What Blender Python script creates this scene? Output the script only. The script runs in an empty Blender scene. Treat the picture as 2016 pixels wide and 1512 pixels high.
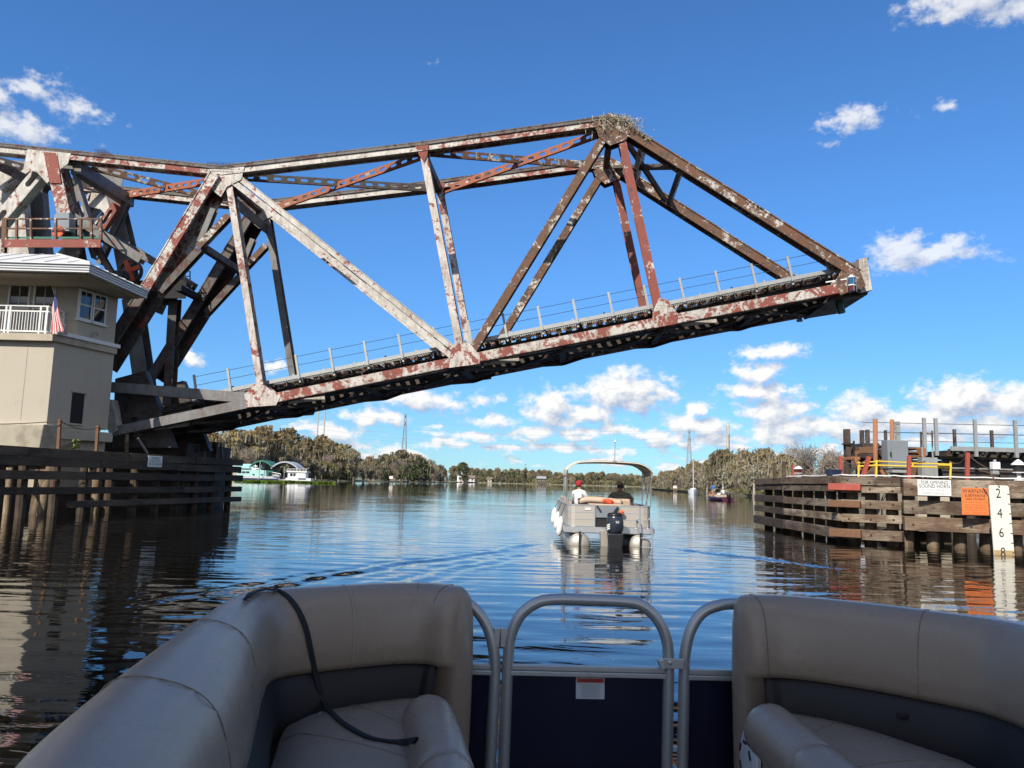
import bpy, bmesh, math, random
import numpy as np
from mathutils import Vector, Matrix, Quaternion
from mathutils.bvhtree import BVHTree
random.seed(7)
rng = np.random.default_rng(7)
V = Vector
SC = bpy.context.scene
COL = SC.collection
rad = math.radians

# ---------------------------------------------------------------- camera
FPX = 1550.0
CAM = V((0, 0, 1.75))
RC = Matrix.Rotation(rad(90 + 7.06), 3, 'X') @ Matrix.Rotation(rad(1.5), 3, 'Z')
cd = bpy.data.cameras.new('camera')
cd.sensor_fit = 'HORIZONTAL'; cd.sensor_width = 36.0; cd.lens = FPX / 2016 * 36
cd.clip_start = 0.05; cd.clip_end = 12000
cam = bpy.data.objects.new('camera', cd); COL.objects.link(cam)
cam.matrix_world = Matrix.Translation(CAM) @ RC.to_4x4()
SC.camera = cam

def ray(px, py):
    return RC @ V(((px - 1008) / FPX, (756 - py) / FPX, -1.0))
def at(px, py, Y):
    d = ray(px, py); return CAM + d * ((Y - CAM.y) / d.y)
def onz(px, py, z):
    d = ray(px, py); return CAM + d * ((z - CAM.z) / d.z)
def onplane(px, py, p0, n):
    d = ray(px, py); return CAM + d * ((p0 - CAM).dot(n) / d.dot(n))
def hor(px):
    return 948 + (px - 1008) * 0.0262

# ---------------------------------------------------------------- light and sky
SUN_EL, SUN_AZ = rad(40), rad(-150)            # azimuth from +Y, clockwise positive
SUN = V((math.sin(SUN_AZ) * math.cos(SUN_EL), math.cos(SUN_AZ) * math.cos(SUN_EL), math.sin(SUN_EL)))
ld = bpy.data.lights.new('sun', 'SUN'); ld.energy = 4.6; ld.angle = rad(0.5); ld.color = (1.0, 0.93, 0.82)
lo = bpy.data.objects.new('sun', ld); COL.objects.link(lo)
lo.rotation_euler = SUN.to_track_quat('Z', 'Y').to_euler()

SC.view_settings.view_transform = 'Standard'; SC.view_settings.look = 'None'
SC.view_settings.gamma = 1.0; SC.view_settings.exposure = 0.40
try: SC.view_settings.use_curve_mapping = False
except Exception: pass
SC.render.engine = 'CYCLES'
SC.cycles.max_bounces = 6; SC.cycles.diffuse_bounces = 2; SC.cycles.glossy_bounces = 4
SC.cycles.caustics_reflective = False; SC.cycles.caustics_refractive = False

class NT:
    def __init__(s, nt): s.nt = nt; nt.nodes.clear()
    def n(s, typ, ins=None, **kw):
        nd = s.nt.nodes.new(typ)
        for k, v in kw.items(): setattr(nd, k, v)
        for k, v in (ins or {}).items():
            sock = nd.inputs[k]
            if isinstance(v, bpy.types.NodeSocket): s.nt.links.new(v, sock)
            else: sock.default_value = v
        return nd
    def link(s, a, b): s.nt.links.new(a, b)
    def m(s, op, a, b=None, c=None, clamp=False):
        ins = {0: a}
        if b is not None: ins[1] = b
        if c is not None: ins[2] = c
        return s.n('ShaderNodeMath', ins, operation=op, use_clamp=clamp).outputs[0]
    def v(s, op, a, b=None, c=None):
        ins = {0: a}
        if b is not None: ins[1] = b
        if c is not None: ins[2] = c
        nd = s.n('ShaderNodeVectorMath', ins, operation=op)
        return nd.outputs['Value'] if op in ('LENGTH', 'DISTANCE', 'DOT_PRODUCT') else nd.outputs[0]
    def noise(s, vec, scale, detail=5, rough=0.55, dist=0.0, out='Fac', dim='3D', w=None):
        ins = {'Vector': vec, 'Scale': scale, 'Detail': detail, 'Roughness': rough, 'Distortion': dist}
        nd = s.n('ShaderNodeTexNoise', None, noise_dimensions=dim)
        for k, v in ins.items():
            if isinstance(v, bpy.types.NodeSocket): s.nt.links.new(v, nd.inputs[k])
            else: nd.inputs[k].default_value = v
        if w is not None: s.nt.links.new(w, nd.inputs['W'])
        return nd.outputs['Fac'] if out == 'Fac' else nd.outputs['Color']
    def sstep(s, x, lo, hi):
        return s.n('ShaderNodeMapRange', {'Value': x, 'From Min': lo, 'From Max': hi}, interpolation_type='SMOOTHSTEP').outputs[0]
    def mix(s, f, a, b):
        nd = s.n('ShaderNodeMix', None, data_type='RGBA')
        for i, v in ((0, f), (6, a), (7, b)):
            if isinstance(v, bpy.types.NodeSocket): s.nt.links.new(v, nd.inputs[i])
            elif i == 0: nd.inputs[0].default_value = v
            else: nd.inputs[i].default_value = (*v[:3], 1)
        return nd.outputs[2]

# clouds: (px, py, rx, ry, weight) in photo pixels, turned into azimuth / elevation in degrees
CLOUDS = [
 (75,178,62,26,.72),(150,215,62,24,.66),(20,250,95,28,.82),(-30,180,50,30,.8),(125,160,36,14,.42),(190,245,34,12,.4),(245,245,14,10,.4),
 (1930,-8,125,40,1.0),(1860,25,45,22,.8),(2010,10,70,28,.9),
 (1680,232,58,26,.85),(1632,275,26,12,.5),(1868,205,45,16,.42),(850,126,13,9,.4),
 (1775,495,62,38,.95),(1840,500,80,28,.9),(1900,510,75,14,.55),
 (1525,693,72,22,.85),(1490,740,62,30,.95),(1495,768,92,18,.9),
 (1225,772,100,46,1.1),(1290,785,42,28,.9),(1080,800,56,44,1.05),(1150,815,90,26,.9),(1095,825,70,16,.8),
 (1520,805,62,36,1.1),(1565,835,95,26,1.0),(1530,862,90,20,.9),
 (1690,810,58,38,1.05),(1650,845,70,26,.9),(1735,830,60,30,.9),
 (1900,790,95,40,1.1),(1990,795,75,38,1.0),(1810,830,110,30,.95),(1940,845,130,30,.9),(1750,865,100,22,.8),
 (1375,803,26,20,.95),(1375,836,76,26,1.05),(1290,855,62,20,.9),(1405,862,75,18,.85),(1330,875,90,14,.7),
 (820,785,95,26,.85),(960,785,36,24,.6),(965,830,66,16,.8),(885,800,45,20,.7),
 (745,820,60,20,1.0),(660,850,66,22,.9),(690,815,40,16,.7),(700,875,70,12,.7),
 (380,705,27,17,.8),(535,720,30,16,.8),
 (930,862,70,13,.8),(1050,852,66,17,.9),(1140,852,70,15,.85),(1215,848,62,15,.85),(1000,884,75,10,.8),(850,878,55,11,.7),(1100,882,95,11,.85),(1200,890,70,10,.7),
 (2420,660,150,70,1.),(2400,820,250,60,1.),(-300,500,160,60,1.),(-500,700,200,60,.9),(-700,820,300,60,1.),(300,-300,200,50,.8),(1200,-420,220,60,.7),
]
def build_world():
    w = bpy.data.worlds.new('World'); SC.world = w; w.use_nodes = True
    # density group
    g = bpy.data.node_groups.new('cloud_density', 'ShaderNodeTree')
    g.interface.new_socket('P', in_out='INPUT', socket_type='NodeSocketVector')
    g.interface.new_socket('D', in_out='OUTPUT', socket_type='NodeSocketFloat')
    t = NT(g)
    gi = t.n('NodeGroupInput'); go = t.n('NodeGroupOutput')
    P = gi.outputs['P']
    w1 = t.v('SUBTRACT', t.noise(P, 0.45, 4, 0.6, out='Color'), (0.5, 0.5, 0.5))
    PW = t.v('MULTIPLY_ADD', w1, (2.6, 1.5, 0), P)
    acc = None
    for (px, py, rx, ry, wt) in CLOUDS:
        d = ray(px, py).normalized()
        az = math.degrees(math.atan2(d.x, d.y)); el = math.degrees(math.asin(d.z))
        k = 57.3 / FPX
        sx, sy = 1 / (rx * k), 1 / (ry * k)
        q = t.v('MULTIPLY_ADD', PW, (sx, sy, 0), (-az * sx, -el * sy, 0))
        l = t.m('MULTIPLY_ADD', t.v('LENGTH', q), -wt * 0.72, wt)
        acc = l if acc is None else t.m('MAXIMUM', acc, l)
    # far low cloud bank close to the horizon
    sp = t.n('ShaderNodeSeparateXYZ', {0: P})
    el = sp.outputs[1]
    band = t.m('MULTIPLY', t.sstep(el, 0.2, 1.2), t.m('SUBTRACT', 1.0, t.sstep(el, 2.6, 6.0)))
    bn = t.noise(t.v('MULTIPLY', P, (0.30, 0.95, 0)), 1.0, 3, 0.5)
    bm_ = t.m('MULTIPLY_ADD', band, t.m('MULTIPLY_ADD', bn, 4.4, -1.55), -0.5)
    acc = t.m('MAXIMUM', acc, bm_)
    # unseen cumulus added behind the boat, towards the sun, to light the seats
    aa = t.m('ABSOLUTE', sp.outputs[0])
    bh = t.m('MULTIPLY', t.sstep(aa, 62.0, 100.0), t.m('SUBTRACT', 1.0, t.sstep(el, 55.0, 75.0)))
    bnz = t.noise(t.v('MULTIPLY', P, (0.05, 0.085, 0)), 1.0, 3, 0.5)
    acc = t.m('MAXIMUM', acc, t.m('MULTIPLY_ADD', bh, t.m('MULTIPLY_ADD', bnz, 4.5, -0.95), -0.6))
    fb = t.noise(t.v('MULTIPLY', P, (0.85, 1.2, 0)), 0.95, 9, 0.62)
    fine = t.m('MULTIPLY_ADD', fb, 1.55, -0.83)
    D = t.m('ADD', t.m('MINIMUM', acc, 0.9), fine)
    t.link(D, go.inputs['D'])

    t = NT(w.node_tree)
    tc = t.n('ShaderNodeTexCoord')
    nrm = t.v('NORMALIZE', tc.outputs['Generated'])
    s = t.n('ShaderNodeSeparateXYZ', {0: nrm})
    az = t.m('MULTIPLY', t.m('ARCTAN2', s.outputs[0], s.outputs[1]), 57.2958)
    el = t.m('MULTIPLY', t.m('ARCSINE', s.outputs[2]), 57.2958)
    P = t.n('ShaderNodeCombineXYZ', {0: az, 1: el}).outputs[0]
    def dens(vec):
        nd = t.n('ShaderNodeGroup', node_tree=g); t.link(vec, nd.inputs[0]); return nd.outputs[0]
    D0 = dens(P)
    D1 = dens(t.v('ADD', P, (-0.55, 0.75, 0)))
    alpha = t.m('MULTIPLY', t.sstep(D0, 0.12, 0.62), 0.97)
    fade = t.m('MULTIPLY_ADD', t.sstep(el, 9.0, 16.0), -0.22, 1.0)
    alpha = t.m('MULTIPLY', alpha, fade)
    lit = t.m('MULTIPLY_ADD', t.m('SUBTRACT', D0, D1), 1.25, 0.58, clamp=True)
    low = t.m('MULTIPLY', t.m('SUBTRACT', 1.0, t.sstep(el, 0.5, 6.0)), 0.35)
    sky = t.n('ShaderNodeTexSky', sky_type='NISHITA', sun_disc=False)
    sky.sun_elevation = SUN_EL; sky.sun_rotation = SUN_AZ % (2 * math.pi)
    sky.air_density = 1.0; sky.dust_density = 0.1; sky.ozone_density = 3.0; sky.altitude = 0
    # the camera's cool rendering of a clear winter sky: stronger blue, less yellow low down
    tint = t.mix(t.sstep(el, -2.0, 22.0), (0.43, 0.72, 1.04), (0.55, 0.98, 1.40))
    hs = t.n('ShaderNodeVectorMath', {0: sky.outputs[0], 1: tint}, operation='MULTIPLY')
    STR = 0.095
    k = 1 / STR
    shade = t.mix(low, (0.31*k, 0.37*k, 0.49*k), (0.31*k, 0.40*k, 0.55*k))
    white = t.mix(low, (0.78*k, 0.77*k, 0.75*k), (0.62*k, 0.66*k, 0.73*k))
    cl = t.mix(lit, shade, white)
    colr = t.mix(alpha, hs.outputs[0], cl)
    bg = t.n('ShaderNodeBackground', {'Color': colr, 'Strength': STR})
    out = t.n('ShaderNodeOutputWorld'); t.link(bg.outputs[0], out.inputs[0])
build_world()

# ---------------------------------------------------------------- materials
def newmat(name):
    m = bpy.data.materials.new(name); m.use_nodes = True
    return m, NT(m.node_tree)
def finish(t, base, rough=0.6, metal=0.0, bump=None, bdist=0.01, bstr=1.0, **extra):
    b = t.n('ShaderNodeBsdfPrincipled')
    for k, v in (('Base Color', base), ('Roughness', rough), ('Metallic', metal)):
        if isinstance(v, bpy.types.NodeSocket): t.link(v, b.inputs[k])
        else: b.inputs[k].default_value = (*v, 1) if k == 'Base Color' else v
    for k, v in extra.items(): b.inputs[k].default_value = v
    if bump is not None:
        bp = t.n('ShaderNodeBump', {'Height': bump, 'Distance': bdist, 'Strength': bstr})
        t.link(bp.outputs[0], b.inputs['Normal'])
    o = t.n('ShaderNodeOutputMaterial'); t.link(b.outputs[0], o.inputs[0])
    return b
def simple(name, col, rough=0.5, metal=0.0, var=0.18, scale=6.0, dirt=0.0, dirtcol=(0.05, 0.035, 0.02), bump=0.0, **extra):
    m, t = newmat(name)
    tc = t.n('ShaderNodeTexCoord').outputs['Object']
    nz = t.noise(tc, scale, 6, 0.6)
    lo = tuple(c * (1 - var) for c in col); hi = tuple(min(1, c * (1 + var)) for c in col)
    base = t.mix(nz, lo, hi)
    if dirt > 0:
        n2 = t.noise(tc, scale * 0.37, 8, 0.68)
        base = t.mix(t.m('MULTIPLY', t.sstep(n2, 0.66 - 0.3 * dirt, 0.80 - 0.2 * dirt), min(1, 0.4 + dirt * 0.5)), base, dirtcol)
    rr = t.m('MULTIPLY_ADD', nz, 0.15, rough - 0.07)
    finish(t, base, rr, metal, nz if bump else None, bump, 1.0, **extra)
    return m
def steel(name, red, rust, white=(0.54, 0.515, 0.47), redc=(0.235, 0.060, 0.042), rustc=(0.055, 0.03, 0.02), sc=1.0):
    """flaking paint over red primer over rust; red and rust are rough area shares"""
    m, t = newmat(name)
    oi = t.n('ShaderNodeObjectInfo')
    tc = t.v('ADD', t.n('ShaderNodeTexCoord').outputs['Object'], t.v('MULTIPLY', oi.outputs['Random'], (37, 53, 71)))
    a = t.noise(tc, 0.95 * sc, 10, 0.70, 1.3)
    f = t.noise(tc, 6.5 * sc, 7, 0.74)
    mixv = t.m('MULTIPLY_ADD', f, 0.34, t.m('MULTIPLY', a, 0.66))
    thr = 0.62 - 0.24 * red
    isred = t.sstep(mixv, thr - 0.015, thr + 0.02)
    dirt = t.noise(tc, 1.6, 6, 0.65)
    wcol = t.mix(t.sstep(dirt, 0.35, 0.75), white, tuple(c * k for c, k in zip(white, (0.62, 0.58, 0.52))))
    rcol = t.mix(f, tuple(c * 0.7 for c in redc), tuple(min(1, c * 1.3) for c in redc))
    col = t.mix(isred, wcol, rcol)
    r = t.noise(tc, 2.3 * sc, 10, 0.74, 0.4)
    thr2 = 0.70 - 0.26 * rust
    isr = t.sstep(r, thr2 - 0.02, thr2 + 0.03)
    col = t.mix(isr, col, t.mix(f, rustc, tuple(c * 2.4 for c in rustc)))
    wp = t.n('ShaderNodeNewGeometry').outputs['Position']
    st = t.noise(t.v('MULTIPLY', wp, (7, 7, 0.7)), 1.0, 5, 0.6)
    col = t.mix(t.m('MULTIPLY', t.sstep(st, 0.48, 0.64), 0.26 + 0.42*rust), col, (0.115, 0.060, 0.036))
    grime = t.noise(t.v('MULTIPLY', wp, (1.4, 1.4, 0.9)), 1.0, 6, 0.7)
    col = t.mix(t.m('MULTIPLY', t.sstep(grime, 0.5, 0.8), 0.55), col, (0.075, 0.062, 0.05))
    finish(t, col, t.m('MULTIPLY_ADD', isred, 0.2, 0.55), 0.0, t.m('MULTIPLY_ADD', isred, -0.5, f), 0.006)
    return m
M = {}
M['steel_white'] = steel('worn_white_steel', 0.22, 0.10)
M['steel_mix'] = steel('flaked_white_and_red_steel', 0.50, 0.16)
M['steel_pink'] = steel('white_steel_with_red_patches', 0.36, 0.10, white=(0.56, 0.515, 0.475))
M['steel_red'] = steel('red_primer_steel', 0.80, 0.26)
M['steel_rust'] = steel('brown_rusted_steel', 0.66, 0.60, redc=(0.135, 0.062, 0.032), rustc=(0.040, 0.027, 0.019))
M['steel_grey_shade'] = steel('grey_and_shaded_steel', 0.10, 0.30, white=(0.17, 0.17, 0.168), rustc=(0.04, 0.03, 0.025))  # grey steel, darkened to put shade into the hinge tower's colour
M['steel_heel_shade'] = steel('heel_shade_grey_steel', 0.08, 0.18, white=(0.20, 0.20, 0.20), rustc=(0.05, 0.035, 0.028))  # shade on the heel chord and heel strut, put into the paint colour
M['steel_dark'] = steel('grimy_and_shaded_dark_steel', 0.35, 0.60, white=(0.09, 0.085, 0.08), redc=(0.08, 0.03, 0.022), rustc=(0.028, 0.02, 0.016))  # grimy steel; also stands in for shade on the lower lift diagonal
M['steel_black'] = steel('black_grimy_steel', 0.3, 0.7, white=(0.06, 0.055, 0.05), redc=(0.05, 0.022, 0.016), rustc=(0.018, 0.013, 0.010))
M['steel_orange'] = steel('orange_lacing_steel', 0.9, 0.2, redc=(0.33, 0.105, 0.055))
M['rivet'] = simple('rivet_rust', (0.07, 0.035, 0.025), 0.8)
M['galv'] = simple('galvanised_steel', (0.36, 0.37, 0.36), 0.5, 0.3, 0.25, 4, 0.25, (0.14, 0.11, 0.08))
M['wire'] = simple('thin_wire', (0.06, 0.06, 0.065), 0.5)
M['alum'] = simple('brushed_aluminium', (0.52, 0.52, 0.51), 0.34, 0.75, 0.1, 14)
M['paint_white'] = simple('white_paint', (0.74, 0.74, 0.72), 0.45, 0, 0.07, 3, 0.18, (0.42, 0.39, 0.34))
def stucco():
    m, t = newmat('cream_stucco'); P = t.n('ShaderNodeTexCoord').outputs['Object']
    a = t.noise(P, 0.9, 6, 0.6); s = t.noise(t.v('MULTIPLY', P, (4.5, 4.5, 0.35)), 1.0, 6, 0.65); f = t.noise(P, 60, 3, 0.6); w = t.noise(P, 2.4, 8, 0.7)
    c = t.mix(a, (0.43, 0.385, 0.305), (0.49, 0.44, 0.355))
    c = t.mix(t.m('MULTIPLY', t.sstep(s, 0.52, 0.76), 0.20), c, (0.30, 0.265, 0.20))
    c = t.mix(t.m('MULTIPLY', t.sstep(w, 0.56, 0.70), 0.30), c, (0.27, 0.25, 0.20))
    finish(t, c, 0.85, 0, f, 0.004); return m
M['stucco'] = stucco()
M['concrete'] = simple('weathered_concrete', (0.44, 0.39, 0.30), 0.9, 0, 0.2, 1.6, 0.5, (0.16, 0.14, 0.11), 0.02)
M['roofmetal'] = simple('white_metal_roof', (0.66, 0.66, 0.65), 0.4, 0.1, 0.06, 2, 0.12, (0.4, 0.38, 0.34))
M['glass'] = simple('dark_window_glass', (0.02, 0.025, 0.03), 0.03, 0, 0.1, 1, **{'Specular IOR Level': 1.0})
M['dark'] = simple('dark_void', (0.012, 0.012, 0.013), 0.8)
M['rope'] = simple('rusty_chain', (0.09, 0.06, 0.045), 0.9)
M['redpost'] = simple('faded_red_paint', (0.36, 0.075, 0.05), 0.6, 0, 0.25, 3, 0.4, (0.42, 0.26, 0.22))
M['rustpipe'] = simple('orange_rust_pipe', (0.30, 0.13, 0.065), 0.85, 0, 0.3, 4, 0.3, (0.13, 0.055, 0.03), 0.004)
M['rustbeam'] = simple('brown_rust_beam', (0.17, 0.085, 0.045), 0.85, 0, 0.45, 2.5, 0.5, (0.05, 0.03, 0.02), 0.01)
M['yellow'] = simple('safety_yellow', (0.72, 0.50, 0.04), 0.5, 0, 0.12, 4, 0.2, (0.3, 0.17, 0.03))
M['cabinet'] = simple('grey_cabinet_paint', (0.20, 0.225, 0.245), 0.45, 0, 0.1, 2, 0.2, (0.10, 0.10, 0.10))
M['green'] = simple('green_paint', (0.035, 0.14, 0.10), 0.6)
M['orange'] = simple('machine_orange', (0.62, 0.10, 0.03), 0.55, 0, 0.2, 3, 0.3, (0.1, 0.03, 0.02))
M['signwhite'] = simple('sign_white', (0.80, 0.80, 0.78), 0.4, 0, 0.04, 3, 0.08, (0.55, 0.5, 0.42))
M['signorange'] = simple('sign_orange', (0.80, 0.235, 0.07), 0.45, 0, 0.05, 3)
M['ink'] = simple('sign_ink', (0.03, 0.03, 0.035), 0.5)
M['inkfade'] = simple('faded_sign_ink', (0.42, 0.41, 0.46), 0.5)
M['inkorange'] = simple('faded_orange_ink', (0.50, 0.12, 0.04), 0.5)
M['gauge'] = simple('gauge_board_cream', (0.80, 0.765, 0.66), 0.45, 0, 0.05, 2, 0.12, (0.62, 0.5, 0.3))

def wood(name, base, dark, light):
    m, t = newmat(name)
    oi = t.n('ShaderNodeObjectInfo')
    tc = t.n('ShaderNodeTexCoord').outputs['Object']
    off = t.v('MULTIPLY', oi.outputs['Random'], (91, 47, 23))
    p = t.v('ADD', tc, off)
    g1 = t.noise(t.v('MULTIPLY', p, (0.6, 9, 9)), 2.0, 7, 0.65, 0.5)
    g2 = t.noise(t.v('MULTIPLY', p, (0.35, 1.5, 1.5)), 1.2, 6, 0.6)
    g3 = t.noise(t.v('MULTIPLY', p, (0.9, 24, 24)), 3.0, 4, 0.6)
    c = t.mix(g1, dark, base)
    c = t.mix(t.m('MULTIPLY', t.sstep(g2, 0.40, 0.64), 0.9), c, light)
    c = t.mix(t.m('MULTIPLY', t.sstep(g3, 0.54, 0.62), 0.8), c, tuple(x * 0.35 for x in dark))
    st = t.noise(t.v('MULTIPLY', p, (1.3, 1.1, 2.2)), 1.0, 8, 0.7)
    c = t.mix(t.m('MULTIPLY', t.sstep(st, 0.48, 0.60), 0.75), c, (0.085, 0.045, 0.028))
    hsv = t.n('ShaderNodeHueSaturation', {'Color': c, 'Value': t.m('MULTIPLY_ADD', oi.outputs['Random'], 0.75, 0.60)})
    finish(t, hsv.outputs[0], 0.85, 0, t.m('ADD', g1, g3), 0.012)
    return m
M['wood'] = wood('weathered_timber', (0.235, 0.168, 0.11), (0.075, 0.048, 0.031), (0.345, 0.285, 0.215))
M['wooddark'] = wood('creosoted_and_shaded_timber', (0.070, 0.050, 0.033), (0.024, 0.017, 0.012), (0.115, 0.088, 0.060))  # creosoted timber; also stands in for shade on hinge pier and right fender
M['pile'] = wood('timber_pile', (0.24, 0.17, 0.105), (0.10, 0.065, 0.042), (0.30, 0.23, 0.15))

# ---------------------------------------------------------------- mesh helpers
class MB:
    def __init__(s): s.v = []; s.f = []; s.smooth = False
    def add(s, vs, fs):
        o = len(s.v); s.v += [V(p) for p in vs]; s.f += [tuple(i + o for i in f) for f in fs]; return s
    def hexa(s, a):      # 8 corners: bottom 4 ccw, top 4 ccw
        return s.add(a, [(0,3,2,1),(4,5,6,7),(0,1,5,4),(1,2,6,5),(2,3,7,6),(3,0,4,7)])
    def box(s, c, sz, rot=None):
        hx, hy, hz = sz[0] / 2, sz[1] / 2, sz[2] / 2
        pts = [V((x*hx, y*hy, z*hz)) for z in (-1,1) for x, y in ((-1,-1),(1,-1),(1,1),(-1,1))]
        if rot is not None: pts = [rot @ p for p in pts]
        return s.hexa([V(c) + p for p in pts])
    def beam(s, p0, p1, h, d, n, oh=0.0, od=0.0):
        """box from p0 to p1; d along n, h across; oh / od shift it sideways"""
        p0, p1, n = V(p0), V(p1), V(n)
        t = (p1 - p0).normalized(); n = (n - t * n.dot(t)).normalized(); b = n.cross(t)
        if b.z < -1e-6: b = -b
        o = b * oh + n * od; hb, hn = b * h / 2, n * d / 2
        return s.hexa([p0+o-hb-hn, p1+o-hb-hn, p1+o-hb+hn, p0+o-hb+hn, p0+o+hb-hn, p1+o+hb-hn, p1+o+hb+hn, p0+o+hb+hn])
    def ibeam(s, p0, p1, h, d, n, tf=0.035):
        s.beam(p0, p1, h, tf, n, 0, -d/2 + tf/2); s.beam(p0, p1, h, tf, n, 0, d/2 - tf/2)
        s.beam(p0, p1, 0.03, d - 2*tf, n); return s
    def perf(s, p0, p1, h, n, th=0.03, pitch=0.62, hole=0.36):
        """plate with a row of rounded openings, lying in the plane across n, with edge angles"""
        p0, p1, n = V(p0), V(p1), V(n); L = (p1-p0).length; t = (p1-p0)/L
        n = (n - t*n.dot(t)).normalized(); b = n.cross(t)
        if b.z < 0: b = -b
        r = h * 0.25
        for sg in (-1, 1):
            s.beam(p0, p1, h*0.25, th, n, sg*h*0.375, 0); s.beam(p0, p1, 0.03, 0.12, n, sg*(h*0.5+0.015), 0.045)
        k = max(1, int(L / pitch)); pt = L / k
        for i in range(k + 1):
            a = max(0, i*pt - (pt-hole)/2); c = min(L, i*pt + (pt-hole)/2)
            s.beam(p0 + t*a, p0 + t*c, h*0.5, th, n)
            for x0, sg in ((a, -1), (c, 1)):            # chamfered hole corners
                if (sg < 0 and i == 0) or (sg > 0 and i == k): continue
                for sb in (-1, 1):
                    q = p0 + t*x0 + b*sb*r
                    tri = [q, q + t*sg*r*0.7, q - b*sb*r*0.7]
                    s.add([x - n*th/2 for x in tri] + [x + n*th/2 for x in tri], [(0,1,2),(3,5,4),(0,3,4,1),(1,4,5,2),(2,5,3,0)])
        return s
    def tube(s, pts, r, seg=8, cap=True, flat=None):
        pts = [V(p) for p in pts]; n = len(pts); o = len(s.v)
        rs = r if isinstance(r, (list, tuple)) else [r]*n
        T = [(pts[min(i+1, n-1)] - pts[max(i-1, 0)]).normalized() for i in range(n)]
        ref = V((0,0,1)) if abs(T[0].z) < 0.9 else V((1,0,0))
        u = (ref - T[0]*ref.dot(T[0])).normalized()
        for i in range(n):
            u = (u - T[i]*u.dot(T[i])).normalized(); w = T[i].cross(u)
            for k in range(seg):
                a = 2*math.pi*k/seg
                s.v.append(pts[i] + (u*math.cos(a) + w*math.sin(a)) * rs[i])
        for i in range(n-1):
            for k in range(seg):
                a, b = o+i*seg+k, o+i*seg+(k+1)%seg
                s.f.append((a, b, b+seg, a+seg))
        if cap:
            s.f.append(tuple(o+k for k in range(seg))[::-1]); s.f.append(tuple(o+(n-1)*seg+k for k in range(seg)))
        return s
    def prism(s, poly, ext):
        n = len(poly); poly = [V(p) for p in poly]; ext = V(ext)
        return s.add(poly + [p + ext for p in poly], [tuple(range(n))[::-1], tuple(range(n, 2*n))] + [(i, (i+1)%n, (i+1)%n+n, i+n) for i in range(n)])
    def lathe(s, c, prof, axis=(0,0,1), seg=16):
        """prof: list of (radius, height along axis)"""
        ax = V(axis).normalized(); ref = V((1,0,0)) if abs(ax.x) < 0.9 else V((0,1,0))
        u = (ref - ax*ref.dot(ax)).normalized(); w = ax.cross(u); o = len(s.v); c = V(c)
        for r, h in prof:
            for k in range(seg):
                a = 2*math.pi*k/seg; s.v.append(c + ax*h + (u*math.cos(a) + w*math.sin(a))*r)
        for i in range(len(prof)-1):
            for k in range(seg):
                a, b = o+i*seg+k, o+i*seg+(k+1)%seg; s.f.append((a, b, b+seg, a+seg))
        s.f.append(tuple(o+k for k in range(seg))[::-1]); s.f.append(tuple(o+(len(prof)-1)*seg+k for k in range(seg)))
        return s
    def quad(s, a, b, c, d): return s.add([a,b,c,d], [(0,1,2,3)])
    def dots(s, p0, p1, k, r, n):
        """row of k rivet heads standing off along n"""
        p0, p1, n = V(p0), V(p1), V(n).normalized(); t = (p1-p0).normalized(); b = n.cross(t)
        for i in range(k):
            c = p0.lerp(p1, (i+0.5)/k)
            s.add([c+t*r, c+b*r, c-t*r, c-b*r, c+n*r*0.8], [(0,1,4),(1,2,4),(2,3,4),(3,0,4)])
        return s
    def build(s, name, mat, parent=None, frame=None, smooth=False, bevel=0.0):
        me = bpy.data.meshes.new(name); o = bpy.data.objects.new(name, me)
        if frame is None:
            frame = parent.matrix_world.copy() if parent is not None else Matrix.Identity(4)
        inv = frame.inverted()
        me.from_pydata([tuple(inv @ p) for p in s.v], [], s.f); me.update()
        bm = bmesh.new(); bm.from_mesh(me); bmesh.ops.recalc_face_normals(bm, faces=bm.faces); bm.to_mesh(me); bm.free()
        if smooth:
            for p in me.polygons: p.use_smooth = True
        me.materials.append(mat); COL.objects.link(o)
        if parent is not None:
            o.parent = parent; o.matrix_local = parent.matrix_world.inverted() @ frame
        else: o.matrix_world = frame
        if bevel:
            b = o.modifiers.new('bevel', 'BEVEL'); b.width = bevel; b.segments = 2; b.limit_method = 'ANGLE'
        o.matrix_world = frame
        MW[o.name] = frame
        return o
MW = {}
def fr(origin, x, z=(0,0,1)):
    """frame with local X along x"""
    x = V(x).normalized(); z = V(z); z = (z - x*z.dot(x)).normalized(); y = z.cross(x)
    m = Matrix((x, y, z)).transposed().to_4x4(); m.translation = V(origin); return m
def thing(name, label, cat, loc=(0,0,0), rz=0.0, group=None):
    o = bpy.data.objects.new(name, None); COL.objects.link(o); o.empty_display_size = 0.3
    m = Matrix.Translation(V(loc)) @ Matrix.Rotation(rz, 4, 'Z'); o.matrix_world = m
    o['label'] = label; o['category'] = cat
    if group: o['group'] = group
    return o
def tag(o, label, cat, group=None, kind=None):
    if label: o['label'] = label
    if cat: o['category'] = cat
    if group: o['group'] = group
    if kind: o['kind'] = kind
    return o
def struct(o): o['kind'] = 'structure'; return o
def part(name, mat, parent, fn, **kw):
    b = MB(); fn(b); return b.build(name, mat, parent, **kw)
def plank(name, p0, p1, h, d, n, mat, parent, bevel=0.015):
    p0, p1 = V(p0), V(p1); b = MB(); b.beam(p0, p1, h, d, n)
    return b.build(name, mat, parent, frame=fr((p0+p1)/2, p1-p0), bevel=bevel)
def copy_tree(o, parent=None):
    c = o.copy(); COL.objects.link(c); c.parent = parent
    for ch in list(o.children): copy_tree(ch, c)
    return c
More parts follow.
